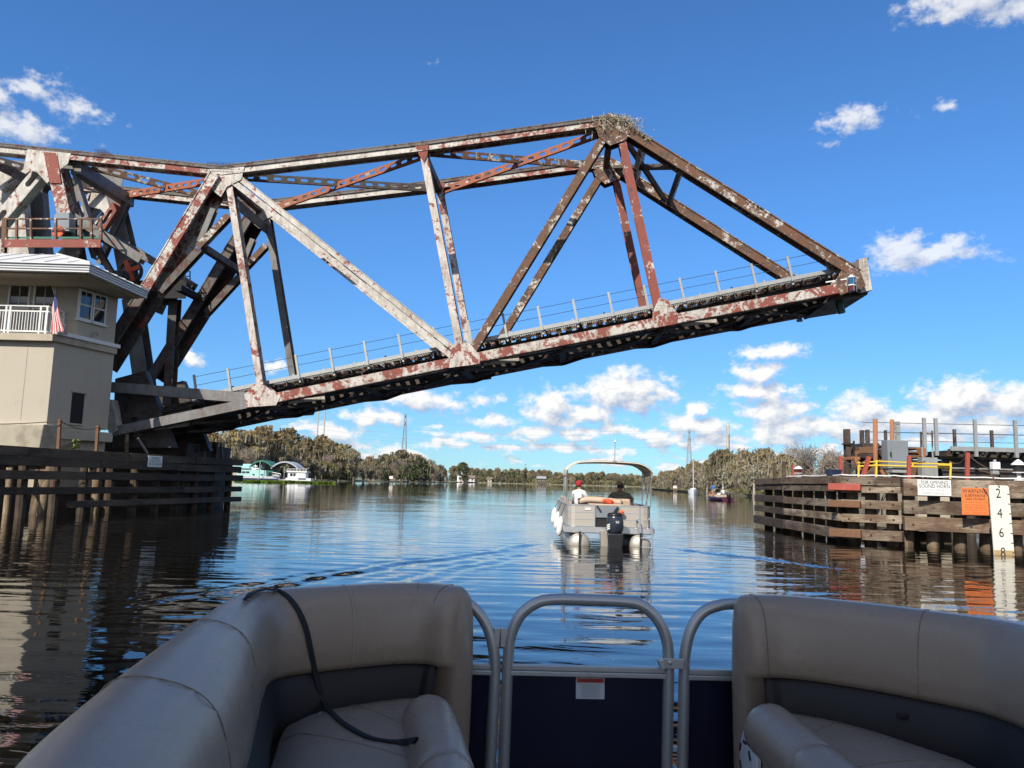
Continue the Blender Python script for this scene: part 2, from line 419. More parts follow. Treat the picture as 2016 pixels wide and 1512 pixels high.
def catmull(pts, n):
    pts = [V(p) for p in pts]; P = [pts[0]*2-pts[1]] + pts + [pts[-1]*2-pts[-2]]; out = []
    for i in range(1, len(P)-2):
        for k in range(n):
            u = k/n; a, b, c, d = P[i-1], P[i], P[i+1], P[i+2]
            out.append(0.5*((2*b) + (c-a)*u + (2*a-5*b+4*c-d)*u*u + (3*b-3*c+d-a)*u**3))
    out.append(pts[-1]); return out
def text(name, body, size, right, up, center, mat, parent, depth=0.004, align='CENTER', stretch=1.0):
    cu = bpy.data.curves.new('lettering', 'FONT'); cu.body = body; cu.size = size; cu.align_x = align; cu.align_y = 'CENTER'
    cu.resolution_u = 2
    to = bpy.data.objects.new('tmp_lettering', cu); COL.objects.link(to)
    dg = bpy.context.evaluated_depsgraph_get()
    me0 = bpy.data.meshes.new_from_object(to.evaluated_get(dg))
    right, up = V(right).normalized(), V(up).normalized(); nn = right.cross(up).normalized()
    b = MB(); vs = [V(center) + right*v.co.x*stretch + up*v.co.y + nn*depth for v in me0.vertices]
    b.add(vs, [tuple(p.vertices) for p in me0.polygons])
    bpy.data.objects.remove(to); bpy.data.curves.remove(cu); bpy.data.meshes.remove(me0)
    return b.build(name, mat, parent)
def extr(poly, ext): return lambda b: b.prism(poly, ext)
# ================================================================ WATER
def build_water():
    def axis(lo, hi, step, far, g=1.16):
        a = list(np.arange(lo, hi + 1e-6, step)); s = step; x = a[-1]; up = []
        while x < far: s *= g; x += s; up.append(x)
        s = step; x = a[0]; dn = []
        while x > -far: s *= g; x -= s; dn.append(x)
        return np.array(dn[::-1] + a + up)
    xs = axis(-22, 20, 0.14, 6000); ys = axis(3.0, 40, 0.14, 6000)
    X, Y = np.meshgrid(xs, ys)
    Z = np.zeros_like(X)
    # wake of the pontoon boat ahead: two arms of a shallow V
    def arm(x0, y0, x1, y1, amp, wl, wid):
        dx, dy = x1-x0, y1-y0; L = math.hypot(dx, dy); tx, ty = dx/L, dy/L
        s = (X-x0)*tx + (Y-y0)*ty; d = (X-x0)*(-ty) + (Y-y0)*tx
        env = np.clip(s/2.0, 0, 1)*np.clip((L-s)/6.0, 0, 1)
        w = wid*(0.5+0.9*np.clip(s/L, 0, 1))
        d2 = d + 0.12*np.sin(s*0.9) + 0.08*np.sin(s*2.3+1)
        return amp*env*np.exp(-(d2/w)**2)*np.cos(2*np.pi*d2/wl)
    Z += arm(1.5, 24.2, -5.6, 9.4, 0.026, 0.55, 0.36)
    Z += arm(1.6, 24.0, -3.2, 9.0, 0.012, 0.5, 0.7)
    Z += arm(4.1, 23.6, 9.6, 14.5, 0.030, 0.6, 0.40)
    # churned water behind the motor
    r2 = np.exp(-((X-3.0)/0.9)**2)*np.clip((23.2-Y)/0.6, 0, 1)*np.exp(-np.clip(23.2-Y, 0, 99)/2.2)
    Z += 0.02*r2*np.sin(X*9+Y*5)*np.cos(Y*8-X*3)
    # long low swell rings spreading from the left bank side
    near = np.exp(-(np.hypot(X, Y-6)/30)**2)
    for amp, lx, ly, ph in ((.0018, .22, 1.0, 0), (.0018, -.30, 1.35, 1.3), (.0016, .10, 1.9, 2.1), (.0013, -.55, 2.4, .4), (.0014, .42, .85, 3.)):
        Z += amp*near*np.sin(2*np.pi*(lx*X + ly*Y) + ph + 1.2*np.sin(0.35*X+ph) + 0.9*np.sin(0.27*Y-ph))
    v = np.stack([X, Y, Z], -1).reshape(-1, 3)
    ny, nx = X.shape
    i = np.arange((ny-1)*(nx-1)); r = i // (nx-1); c = i % (nx-1); a = r*nx + c
    f = np.stack([a, a+1, a+1+nx, a+nx], -1)
    me = bpy.data.meshes.new('water')
    me.vertices.add(len(v)); me.vertices.foreach_set('co', v.astype(np.float32).ravel())
    me.loops.add(f.size); me.loops.foreach_set('vertex_index', f.ravel().astype(np.int32))
    me.polygons.add(len(f)); me.polygons.foreach_set('loop_start', (np.arange(len(f))*4).astype(np.int32))
    me.polygons.foreach_set('loop_total', np.full(len(f), 4, np.int32))
    me.update(); me.validate(); me.polygons.foreach_set('use_smooth', np.ones(len(f), bool))
    o = bpy.data.objects.new('water', me); COL.objects.link(o); struct(o)
    m, t = newmat('river_water')
    P = t.n('ShaderNodeNewGeometry').outputs['Position']
    y = t.n('ShaderNodeSeparateXYZ', {0: P}).outputs[1]
    dist = t.v('LENGTH', P)
    # calmer further out, patchy
    patch = t.noise(t.v('MULTIPLY', P, (0.06, 0.035, 0)), 1.0, 4, 0.6)
    calm = t.m('MULTIPLY_ADD', t.sstep(patch, 0.35, 0.65), 0.75, 0.35)
    far = t.m('DIVIDE', 1.0, t.m('MULTIPLY_ADD', dist, 0.012, 1.0))
    amp = t.m('MULTIPLY', calm, far)
    pw = t.v('ADD', P, t.v('MULTIPLY', t.noise(t.v('MULTIPLY', P, (0.3, 0.3, 0)), 1.0, 3, out='Color'), (1.6, 1.0, 0)))
    n1 = t.noise(t.v('MULTIPLY', pw, (0.62, 2.5, 0)), 1.0, 3, 0.45, 0.3)
    n2 = t.noise(t.v('MULTIPLY', pw, (1.5, 5.2, 0)), 1.0, 3, 0.5, 0.4)
    n3 = t.noise(t.v('MULTIPLY', P, (0.07, 0.22, 0)), 1.0, 3, 0.5)
    h = t.m('ADD', t.m('ADD', t.m('MULTIPLY', n1, 0.0145), t.m('MULTIPLY', n2, 0.0048)), t.m('MULTIPLY', n3, 0.055))
    h = t.m('MULTIPLY', h, amp)
    b = t.n('ShaderNodeBsdfPrincipled', {'Base Color': (0.006, 0.005, 0.003, 1), 'Roughness': 0.025, 'IOR': 1.52})
    bp = t.n('ShaderNodeBump', {'Height': h, 'Distance': 1.0, 'Strength': 1.0}); t.link(bp.outputs[0], b.inputs['Normal'])
    ou = t.n('ShaderNodeOutputMaterial'); t.link(b.outputs[0], ou.inputs[0])
    me.materials.append(m)
build_water()

# ================================================================ LAND (river bed sheet and low banks)
M['bank'] = simple('bank_grass_and_mud', (0.20, 0.175, 0.095), 0.95, 0, 0.4, 0.35, 0.3, (0.12, 0.09, 0.055))
def bank(name, shore, back, z=0.5):
    b = MB(); n = len(shore)
    for (p, q) in zip(shore, back):
        b.v += [V((p[0], p[1], -0.6)), V((p[0]*1.0, p[1]+1.5, 0.12)), V((p[0], p[1]+6, z)), V((q[0], q[1], z+0.6))]
    for i in range(n-1):
        for k in range(3): a = i*4+k; b.f.append((a, a+4, a+5, a+1))
    return struct(b.build(name, M['bank']))
def XY(px, Y): p = at(px, hor(px), Y); return (p.x, Y)
LEFT_SHORE = [(-700, 190), (0, 205), (200, 215), (330, 225), (470, 245), (560, 285), (640, 320), (760, 385), (850, 440), (893, 490), (902, 640)]
bank('ground_left_bank', [XY(*a) for a in LEFT_SHORE], [XY(a[0]-40, a[1]+900) for a in LEFT_SHORE])
RIGHT_SHORE = [(1286, 640), (1290, 330), (1310, 280), (1380, 205), (1480, 160), (1600, 120), (1800, 95), (2100, 85), (2900, 80)]
bank('ground_right_bank', [XY(*a) for a in RIGHT_SHORE], [XY(a[0]+30, a[1]+900) for a in RIGHT_SHORE])
FAR_SHORE = [(820, 640), (900, 650), (1000, 655), (1100, 665), (1200, 670), (1300, 680), (1400, 690)]
bank('ground_far_bank', [XY(*a) for a in FAR_SHORE], [XY(a[0], a[1]+1500) for a in FAR_SHORE])

# ================================================================ TREES
def leafmat(name, cols, scale=0.35, gain=1.95):
    cols = [tuple(min(.6, x*gain) for x in c) for c in cols]
    m, t = newmat(name)
    oi = t.n('ShaderNodeObjectInfo').outputs['Random']
    tc = t.v('ADD', t.n('ShaderNodeTexCoord').outputs['Object'], t.v('MULTIPLY', oi, (50, 30, 70)))
    a = t.noise(tc, scale, 4, 0.6); b_ = t.noise(tc, scale*6, 3, 0.6)
    c = t.mix(t.sstep(a, 0.35, 0.65), cols[0], cols[1])
    c = t.mix(t.m('MULTIPLY', t.sstep(b_, 0.45, 0.7), 0.75), c, cols[2])
    c = t.n('ShaderNodeHueSaturation', {'Color': c, 'Value': t.m('MULTIPLY_ADD', oi, 0.55, 0.72)}).outputs[0]
    bs = t.n('ShaderNodeBsdfDiffuse', {'Color': c}); tr = t.n('ShaderNodeBsdfTranslucent', {'Color': c})
    mx = t.n('ShaderNodeMixShader', {0: 0.34, 1: bs.outputs[0], 2: tr.outputs[0]})
    o = t.n('ShaderNodeOutputMaterial'); t.link(mx.outputs[0], o.inputs[0])
    return m
M['leaf_oak'] = leafmat('brown_green_leaves', ((0.125, 0.100, 0.048), (0.150, 0.112, 0.060), (0.085, 0.072, 0.040)))
M['leaf_cyp'] = leafmat('rusty_cypress_leaves', ((0.180, 0.118, 0.055), (0.145, 0.112, 0.055), (0.100, 0.078, 0.045)))
M['moss'] = leafmat('grey_hanging_moss', ((0.172, 0.160, 0.115), (0.205, 0.190, 0.142), (0.125, 0.116, 0.080)))
M['twig'] = leafmat('bare_grey_twigs', ((0.205, 0.165, 0.130), (0.17, 0.14, 0.115), (0.105, 0.085, 0.068)))
M['leaf_dark'] = leafmat('dark_evergreen_leaves', ((0.035, 0.055, 0.022), (0.060, 0.075, 0.030), (0.022, 0.032, 0.016)))
M['leaf_bush'] = leafmat('yellow_green_undergrowth', ((0.135, 0.135, 0.045), (0.105, 0.095, 0.045), (0.06, 0.065, 0.025)))
M['bark'] = simple('pale_bark', (0.34, 0.30, 0.25), 0.9, 0, 0.3, 2)
M['barkdark'] = simple('dark_bark', (0.10, 0.08, 0.06), 0.9, 0, 0.3, 2)

def quads_mesh(name, C, A, B, mats, mi=None):
    """quads centred at C spanned by half vectors A, B"""
    n = len(C); v = np.empty((n, 4, 3)); v[:,0] = C-A-B; v[:,1] = C+A-B; v[:,2] = C+A+B; v[:,3] = C-A+B
    me = bpy.data.meshes.new(name); me.vertices.add(n*4); me.vertices.foreach_set('co', v.astype(np.float32).ravel())
    me.loops.add(n*4); me.loops.foreach_set('vertex_index', np.arange(n*4, dtype=np.int32))
    me.polygons.add(n); me.polygons.foreach_set('loop_start', np.arange(n, dtype=np.int32)*4); me.polygons.foreach_set('loop_total', np.full(n, 4, np.int32))
    for m_ in mats: me.materials.append(m_)
    if mi is not None: me.polygons.foreach_set('material_index', mi.astype(np.int32))
    me.update(); return me
def rdir(n):
    d = rng.normal(size=(n, 3)); return d/np.linalg.norm(d, axis=1, keepdims=True)
def tree_proto(kind, leafmat_, H=10.0, R=4.2, ncl=46, per=34, moss=0.35, sz=0.27, base=0.3, barkm='bark', flat=0.55, tr=0.26):
    """canopy of leaf clumps on limbs; returns crown mesh and trunk mesh, H metres high"""
    tb = MB(); pts = [V((0,0,-0.6)), V((rng.normal()*.15, rng.normal()*.15, H*0.25)), V((rng.normal()*.35, rng.normal()*.35, H*0.55)), V((rng.normal()*.5, rng.normal()*.5, H*0.86))]
    path = catmull(pts, 3); tb.tube(path, [tr*1.7*(1-0.86*i/(len(path)-1))*(1+0.9*math.exp(-i)) for i in range(len(path))], 7)
    cen = []
    for k in range(ncl):
        a = rng.uniform(0, 2*math.pi); h = base + (1-base)*rng.uniform(0, 1)**0.8
        prof = math.sin(math.pi*min(1, max(0.04, (h-base)/(1-base)*0.86+0.12)))**0.7
        r = R*prof*math.sqrt(rng.uniform(0.12, 1))*rng.uniform(0.7, 1.12)
        cen.append((r*math.cos(a), r*math.sin(a), H*h*rng.uniform(0.93, 1.0)))
    cen = np.array(cen)
    for k in rng.choice(ncl, min(ncl, 14), replace=False):
        c = V(cen[k]); s = path[min(len(path)-1, int(len(path)*min(0.9, max(0.25, c.z/H-0.22))))]
        mid = s.lerp(c, 0.55) + V((0,0,0.25)); tb.tube([s, mid, c], [tr*0.5, tr*0.32, tr*0.1], 5, cap=False)
    trunk = bpy.data.meshes.new(kind+'_trunk'); trunk.from_pydata([tuple(p) for p in tb.v], [], tb.f); trunk.materials.append(M[barkm])
    for p in trunk.polygons: p.use_smooth = True
    rad_ = R*0.26*rng.uniform(0.6, 1.25, ncl)
    C = []; A = []; B = []; I = []
    for k in range(ncl):
        n = int(per*rng.uniform(0.6, 1.3))
        d = rdir(n)*(rng.uniform(0.15, 1, (n,1))**0.5)*rad_[k]*np.array([1.25, 1.25, flat])
        c = cen[k]+d; s = sz*rng.uniform(0.55, 1.4, (n,1))
        a = rdir(n); b = np.cross(a, rdir(n)); b /= np.linalg.norm(b, axis=1, keepdims=True)+1e-9
        C.append(c); A.append(a*s); B.append(b*s*rng.uniform(0.35, 0.9, (n,1))); I.append(np.zeros(n))
        nm = int(n*moss)
        if nm:
            q = cen[k] + rdir(nm)*np.array([1.1, 1.1, 0.3])*rad_[k]; ln = rng.uniform(0.25, 0.95, (nm,1))
            q[:,2:3] -= ln*0.9; th = rng.uniform(0, 6.28, nm)
            wv = np.stack([np.cos(th), np.sin(th), np.zeros(nm)], -1)*rng.uniform(0.05, 0.15, (nm,1))
            C.append(q); A.append(wv); B.append(np.concatenate([rng.normal(0,.06,(nm,2)), -ln], 1)); I.append(np.ones(nm))
    crown = quads_mesh(kind+'_crown', np.concatenate(C), np.concatenate(A), np.concatenate(B), [M[leafmat_], M['moss']], np.concatenate(I))
    return crown, trunk, H
def bare_proto(H=9.0, R=3.6, n=1500):
    tb = MB(); C = []; A = []; B = []
    stems = 6
    for k in range(stems):
        a = rng.uniform(0, 6.28); top = V((math.cos(a)*R*0.6*rng.uniform(.2,1), math.sin(a)*R*0.6*rng.uniform(.2,1), H*rng.uniform(.72, .95)))
        p = [V((math.cos(a)*.2, math.sin(a)*.2, -.5)), V((top.x*.25, top.y*.25, H*.35)), top]
        path = catmull(p, 4); tb.tube(path, [0.15*(1-.9*i/(len(path)-1)) for i in range(len(path))], 5, cap=False)
        for j in range(n//stems):
            i = rng.uniform(2, len(path)-1.01); s = path[int(i)].lerp(path[int(i)+1], i % 1)
            d = rdir(1)[0]; d[2] = abs(d[2])*0.9+0.15; d /= np.linalg.norm(d); L = rng.uniform(.5, 1.9)*(1.15-0.5*s.z/H)
            off = rng.normal(0, R*0.20, 3)*np.array([1,1,.6])
            side = np.cross(d, rdir(1)[0]); side /= np.linalg.norm(side)+1e-9
            C.append(np.array(s)+off+d*L*.5); A.append(side*rng.uniform(.018, .05)); B.append(d*L*.5)
    trunk = bpy.data.meshes.new('bare_trunk'); trunk.from_pydata([tuple(p) for p in tb.v], [], tb.f); trunk.materials.append(M['bark'])
    return quads_mesh('bare_crown', np.array(C), np.array(A), np.array(B), [M['twig']]), trunk, H
PROTO = {
 'oak': [tree_proto('oak', 'leaf_oak', R=5.0, moss=.8, base=.2) for _ in range(3)],
 'cypress': [tree_proto('cypress', 'leaf_cyp', R=3.8, ncl=46, moss=.8, base=.26) for _ in range(3)],
 'mossy': [tree_proto('mossy', 'leaf_oak', R=3.6, ncl=40, per=22, moss=1.6, base=.2, flat=.7) for _ in range(2)],
 'evergreen': [tree_proto('evergreen', 'leaf_dark', R=4.2, ncl=46, moss=.25, base=.14) for _ in range(2)],
 'bush': [tree_proto('bush', 'leaf_bush', H=4, R=3.2, ncl=26, per=30, moss=.25, base=.08, sz=.2, tr=.1, barkm='barkdark') for _ in range(2)],
 'bare': [bare_proto() for _ in range(3)],
}
NAMES = {'oak': 'oak_tree', 'cypress': 'cypress_tree', 'mossy': 'mossy_tree', 'evergreen': 'evergreen_tree', 'bush': 'bush', 'bare': 'bare_tree'}
def place_tree(kind, x, y, H, wide, label, group, name=None):
    crown, trunk, h0 = random.choice(PROTO[kind]); s = H/h0
    t_ = thing(name or NAMES[kind], label, 'bush' if kind == 'bush' else 'tree', (x, y, 0.2), random.uniform(0, 6.28), group)
    t_.scale = (s*wide, s*wide, s)
    for nm, me in (('crown', crown), ('trunk', trunk)):
        o = bpy.data.objects.new(nm, me); COL.objects.link(o); o.parent = t_
    return t_
def interp(tab, x):
    return float(np.interp(x, [a[0] for a in tab], [a[1] for a in tab]))
LEFT_TOP = [(150, 860), (330, 862), (400, 850), (470, 840), (530, 836), (560, 846), (600, 852), (640, 860), (680, 870), (705, 884), (725, 893), (745, 890), (790, 883), (815, 892), (840, 904), (870, 912), (895, 918)]
KLAB = {'oak': 'broad brown green oak', 'cypress': 'rusty leafed cypress', 'mossy': 'oak hung with long grey moss', 'bare': 'bare grey winter tree', 'evergreen': 'dark evergreen tree', 'bush': 'low yellow green bush'}
def wood_row(x0, x1, shore, top, dy, share, kinds, where, group, stepf=0.62, wide=1.0, jit=.07, ground=None):
    px = x0
    while px < x1:
        Y = interp(shore, px) + dy*random.uniform(.8, 1.25)
        H = ((hor(px) - interp(top, px))/FPX*Y + 1.75)*share*random.uniform(1-jit*1.6, 1+jit*0.55) - .2
        k = random.choice(kinds); p = at(px, hor(px), Y)
        place_tree(k, p.x, Y, H, wide*random.uniform(.85, 1.2), f'{KLAB[k]} {where}', group)
        px += max(5, stepf*H*0.72*wide/Y*FPX)*random.uniform(.8, 1.25)
gl = 'trees of the left bank'
wood_row(130, 700, LEFT_SHORE, LEFT_TOP, 55, 1.0, ['oak','oak','oak','cypress'], 'in the tall back row of the left bank wood', gl, .75)
wood_row(150, 880, LEFT_SHORE, LEFT_TOP, 30, .97, ['oak','oak','cypress','mossy'], 'in the middle of the left bank wood', gl, .72)
wood_row(140, 860, LEFT_SHORE, LEFT_TOP, 16, .68, ['mossy','bare','mossy','bare','oak'], 'in front of the left bank wood', gl, .72)
wood_row(560, 885, LEFT_SHORE, LEFT_TOP, 7, .46, ['bare','mossy','bare','evergreen','bush'], 'at the waterline beyond the white houseboat', gl, .7)
wood_row(300, 560, LEFT_SHORE, LEFT_TOP, 30, .5, ['bare','mossy','bare'], 'behind the boats moored on the left bank', gl, .7)
RIGHT_TOP = [(1288, 938), (1297, 932), (1312, 926), (1340, 916), (1380, 904), (1425, 893), (1470, 890), (1500, 887), (1545, 890), (1575, 902), (1600, 905), (1650, 905), (1700, 925), (1800, 930), (2100, 930)]
gr_ = 'trees of the right bank'
wood_row(1289, 1570, RIGHT_SHORE, RIGHT_TOP, 26, 1.0, ['oak','cypress','cypress'], 'standing tallest on the right bank', gr_, .72)
wood_row(1288, 1580, RIGHT_SHORE, RIGHT_TOP, 13, .93, ['mossy','cypress','mossy','oak'], 'in the middle of the right bank wood', gr_, .62)
wood_row(1288, 1600, RIGHT_SHORE, RIGHT_TOP, 5, .62, ['mossy','mossy','bare','mossy'], 'leaning over the water on the right bank', gr_, .62)
wood_row(1565, 2150, RIGHT_SHORE, RIGHT_TOP, 22, 1.32, ['bare'], 'behind the right timber fender', gr_, .34)
wood_row(1289, 1620, RIGHT_SHORE, RIGHT_TOP, 3, .16, ['bush'], 'at the foot of the right bank wood', gr_, 1.6)
FAR_TOP = [(880, 917), (905, 912), (915, 914), (930, 920), (960, 921), (1000, 922), (1060, 925), (1100, 930), (1150, 931), (1190, 929), (1240, 933), (1300, 938), (1340, 938)]
gf = 'trees of the far bank'
wood_row(892, 1340, FAR_SHORE, FAR_TOP, 60, 1.0, ['oak','cypress','cypress','mossy'], 'in the back row of the far bank', gf, .62)
wood_row(935, 1340, FAR_SHORE, FAR_TOP, 28, .78, ['oak','mossy','cypress','evergreen'], 'in the front row of the far bank', gf, .72)
wood_row(890, 1340, FAR_SHORE, FAR_TOP, 14, .44, ['bush','mossy','bush','evergreen'], 'along the waterline of the far bank', gf, 1.15, 1.3)
wood_row(140, 700, LEFT_SHORE, LEFT_TOP, 22, .42, ['bush','mossy','bare'], 'low down in the left bank wood', gl, .8, 1.2)
# a few that stand out
for px, top, Y, H0, k, lab, w_ in ((912, 910, 610, 0, 'evergreen', 'tall dark evergreen tree standing over the white house on the far bank', .75),
        (1422, 886, 190, 0, 'oak', 'flat topped tree poking above the right bank wood beside the two poles', .8),
        (1503, 884, 172, 0, 'oak', 'high crowned tree at the crest of the right bank wood', .8),
        (826, 905, 425, 0, 'evergreen', 'dark rounded evergreen hanging over the water on the left bank point', 1.3),
        (803, 915, 405, 0, 'evergreen', 'dark bushy evergreen next to the small square sign on the left bank', 1.25)):
    p = at(px, hor(px), Y); place_tree(k, p.x, Y, (hor(px)-top)/FPX*Y+1.6, w_, lab, gl if px < 890 else (gf if px < 1290 else gr_))
# pale cypress trunks at the water on the right
def pale_trunk(px, Y, top, lab):
    p = at(px, hor(px), Y); H = (hor(px)-top)/FPX*Y+1.75
    t_ = thing('cypress_tree', lab, 'tree', (p.x, Y, 0), 0, 'bare pale trunks at the right bank')
    b = MB(); b.tube([(p.x, Y, -.4), (p.x+.03, Y, .9), (p.x+.05, Y, H*.6), (p.x-.05, Y, H)], [.42, .24, .16, .08], 8); b.build('trunk', M['bark'], t_, smooth=True)
    C = np.array([[p.x, Y, H*.75]]) + rng.normal(0, 1, (160,3))*np.array([.8,.8,1.0]); s = rng.uniform(.1,.25,(160,1))
    me = quads_mesh('crown', C - np.array(t_.matrix_world.translation), rdir(160)*s, rdir(160)*s, [M['moss']])
    o = bpy.data.objects.new('crown', me); COL.objects.link(o); o.parent = t_
for a in ((1423, 168, 935, 'pale swollen cypress trunk standing in the water behind the small red and blue boat'),
          (1484, 150, 915, 'pale swollen cypress trunk next to the end of the right timber fender'),
          (1366, 205, 935, 'thin pale leaning trunk behind the white sailboat'),
          (1392, 198, 945, 'short pale trunk between the sailboat and the small boat')): pale_trunk(*a)

# palms and slim dead tree on the far bank
def palm(px, Y, H, lab):
    p = at(px, hor(px), Y); t_ = thing('palm_tree', lab, 'palm tree', (p.x, Y, .4), 0, 'palms on the far bank')
    part('trunk', M['barkdark'], t_, lambda b: b.tube([(p.x, Y, .2), (p.x+.2, Y, H*.5), (p.x, Y, H)], .28, 6))
    b = MB()
    for k in range(16):
        a = 2*math.pi*k/16+random.random(); el = random.uniform(-.2, .9); d = V((math.cos(a)*math.cos(el), math.sin(a)*math.cos(el), math.sin(el))); s = V((-math.sin(a), math.cos(a), 0))
        c = V((p.x, Y, H)); q = c+d*1.7; e = c+d*2.8-V((0,0,1.2))
        b.add([c-s*.1, c+s*.1, q+s*.45, q-s*.45], [(0,1,2,3)]); b.add([q-s*.45, q+s*.45, e], [(0,1,2)])
    b.build('crown', M['leaf_dark'], t_)
for i, px in enumerate((988, 996, 1003, 1012, 1021, 1029)):
    palm(px, 640+random.uniform(-4, 4), 8.0+random.uniform(-1.2, 1.0), 'green palm in the cluster left of the slim dark tree on the far bank')
p = at(1034, 948, 642); t_ = thing('slim_tree', 'slim dark dead tree rising alone beside the palms on the far bank', 'tree', (p.x, 642, .3))
part('trunk', M['barkdark'], t_, lambda b: b.tube([(p.x, 642, 0), (p.x, 642, 8), (p.x+.1, 642, 13.2)], [.35, .3, .1], 6))
C = np.array([[0, 0, 8.0]]) + rng.normal(0, 1, (320,3))*np.array([.55,.55,2.6]); s = rng.uniform(.2,.4,(320,1))
o = bpy.data.objects.new('crown', quads_mesh('crown', C, rdir(320)*s, rdir(320)*s, [M['barkdark']])); COL.objects.link(o); o.parent = t_

# ================================================================ FAR BANK HOUSES, SIGNS, PYLONS
M['housewhite'] = simple('white_siding', (0.72, 0.71, 0.68), 0.7)
M['roofbrown'] = simple('brown_shingles', (0.20, 0.16, 0.12), 0.9)
M['roofgrey'] = simple('grey_metal_roofing', (0.34, 0.35, 0.36), 0.5)
def house(px0, px1, Y, hw, hr, lab, wall, roof, name='lake_house'):
    a, b_ = at(px0, hor(px0), Y), at(px1, hor(px1), Y); x0, x1 = a.x, b_.x; z0 = .5
    t_ = thing(name, lab, 'house', ((x0+x1)/2, Y, z0))
    part('wall', wall, t_, lambda m_: m_.box(((x0+x1)/2, Y+4, z0+hw/2), (x1-x0, 8, hw)))
    part('roof', roof, t_, lambda m_: m_.prism([(x0-.6, Y-.6, z0+hw+.02), (x0-.6, Y+8.6, z0+hw+.02), (x0-.6, Y+4, z0+hw+hr)], (x1-x0+1.2, 0, 0)))
    n = max(1, int((x1-x0)/3.2))
    for k in range(n):
        x = x0+(x1-x0)*(k+.5)/n
        w = part('window', M['paint_white'], t_, lambda m_: m_.box((x, Y-.03, z0+hw*.55), (1.5, .1, 1.3)))
        part('pane', M['glass'], w, lambda m_: m_.box((x, Y-.1, z0+hw*.55), (1.25, .05, 1.05)))
house(900, 912, 640, 5.5, 2.6, 'white two storey gabled house half hidden by trees on the far bank', M['housewhite'], M['roofgrey'])
house(917, 934, 646, 3.2, 2.2, 'low house under a wide brown roof on the far bank', M['housewhite'], M['roofbrown'])
house(1058, 1074, 652, 4.2, 2.0, 'dark boathouse beneath trees on the far bank left of the pontoon boat', M['barkdark'], M['roofgrey'], 'boathouse')
house(960, 968, 660, 2.8, 1.6, 'small tan cottage among far bank trees', M['stucco'], M['roofbrown'], 'cottage')
p0, p1 = at(905, 950, 636), at(932, 951, 636)
t_ = thing('dock', 'dark covered boat dock along the far waterline below the low brown roofed house', 'dock', (p0.x, 636, 0))
part('deck', M['wooddark'], t_, lambda b: b.box(((p0.x+p1.x)/2, 637, .6), (p1.x-p0.x, 4, .3)))
part('roof', M['barkdark'], t_, lambda b: b.box(((p0.x+p1.x)/2+3, 637, 3.0), (6, 4, .4)))
for k in range(5): part('post', M['wooddark'], t_, lambda b: b.box((p0.x+(p1.x-p0.x)*(k+.5)/5, 635.4, 1.2), (.3, .3, 3.2)))
def river_sign(px, py, Y, lab):
    c = at(px, py, Y); t_ = thing('river_sign', lab, 'sign', (c.x, Y, 0))
    part('board', M['signwhite'], t_, lambda b: b.box(c, (7*Y/FPX, .08, 5.5*Y/FPX)))
    w = 6*Y/FPX
    part('border', M['signorange'], t_, lambda b: [b.box((c.x, Y-.06, c.z+s*2.3*Y/FPX), (w, .03, .35*Y/FPX)) for s in (-1, 1)])
    for s in (-1, 1): part('post', M['wood'], t_, lambda b: b.box((c.x+s*w*.32, Y+.1, c.z/2-.3), (.25, .2, c.z+.6)))
river_sign(770, 940, 330, 'small white square notice on posts in the water off the left bank')
river_sign(1329, 959, 235, 'small white notice on posts in the water off the right bank')

M['pylon'] = simple('distant_galvanised_lattice', (0.30, 0.31, 0.33), 0.6)
def pylon(px, top, base, Y, lab):
    c = at(px, hor(px), Y); zt = at(px, top, Y).z; w0 = 26*Y/FPX*.5; w1 = 2.2*Y/FPX
    t_ = thing('transmission_tower', lab, 'pylon', (c.x, Y, 0), 0, 'transmission towers')
    lev = [0, .2, .38, .54, .68, .80, .90, 1.0]
    def cor(f):
        w = (w0*(1-f)**1.15 + w1)*.5 if f < 1 else w1*.4
        return [V((c.x+sx*w, Y+sy*w, zt*f)) for sx, sy in ((-1,-1),(1,-1),(1,1),(-1,1))]
    b = MB(); br = MB(); r = .00026*Y
    for i in range(len(lev)-1):
        a, d = cor(lev[i]), cor(lev[i+1])
        for k in range(4):
            b.tube([a[k], d[k]], r*1.25, 4, False); k2 = (k+1) % 4
            br.tube([a[k], d[k2]], r*.42, 4, False); br.tube([a[k2], d[k]], r*.42, 4, False); br.tube([d[k], d[k2]], r*.42, 4, False)
    b.build('leg_frame', M['pylon'], t_); br.build('lattice', M['pylon'], t_)
    for f, wd in ((.84, 7), (.97, 3.5)):
        part('crossarm', M['pylon'], t_, lambda q: (q.tube([(c.x, Y-wd, zt*f), (c.x, Y+wd, zt*f)], r*1.2, 4), q.tube([(c.x, Y-wd, zt*f), (c.x, Y, zt*f+2), (c.x, Y+wd, zt*f)], r*.8, 4)))
    return zt
pylon(793, 815, 885, 620, 'lattice transmission tower rising behind the left bank wood')
pylon(1357, 847, 905, 640, 'lattice transmission tower rising behind the right bank wood')
def mast_pole(px, top, Y, lab):
    c = at(px, hor(px), Y); z = at(px, top, Y).z
    t_ = thing('power_pole', lab, 'pole', (c.x, Y, 0), 0, 'concrete power poles')
    part('shaft', M['concrete'], t_, lambda b: b.tube([(c.x, Y, 0), (c.x, Y, z)], [1.5*Y/FPX*.9, 1.5*Y/FPX*.7], 8))
    for f in (.80, .88, .95): part('insulator', M['pylon'], t_, lambda b: b.tube([(c.x, Y, z*f), (c.x+2.6*Y/FPX, Y, z*f+.2)], .12, 5))
mast_pole(1431, 837, 330, 'left of the paired concrete power poles above the right bank wood')
mast_pole(1436, 833, 334, 'right and taller of the paired concrete power poles above the right bank wood')
mast_pole(620, 810, 420, 'left of the two slim poles under the raised bridge')
mast_pole(633, 808, 420, 'right of the two slim poles under the raised bridge')
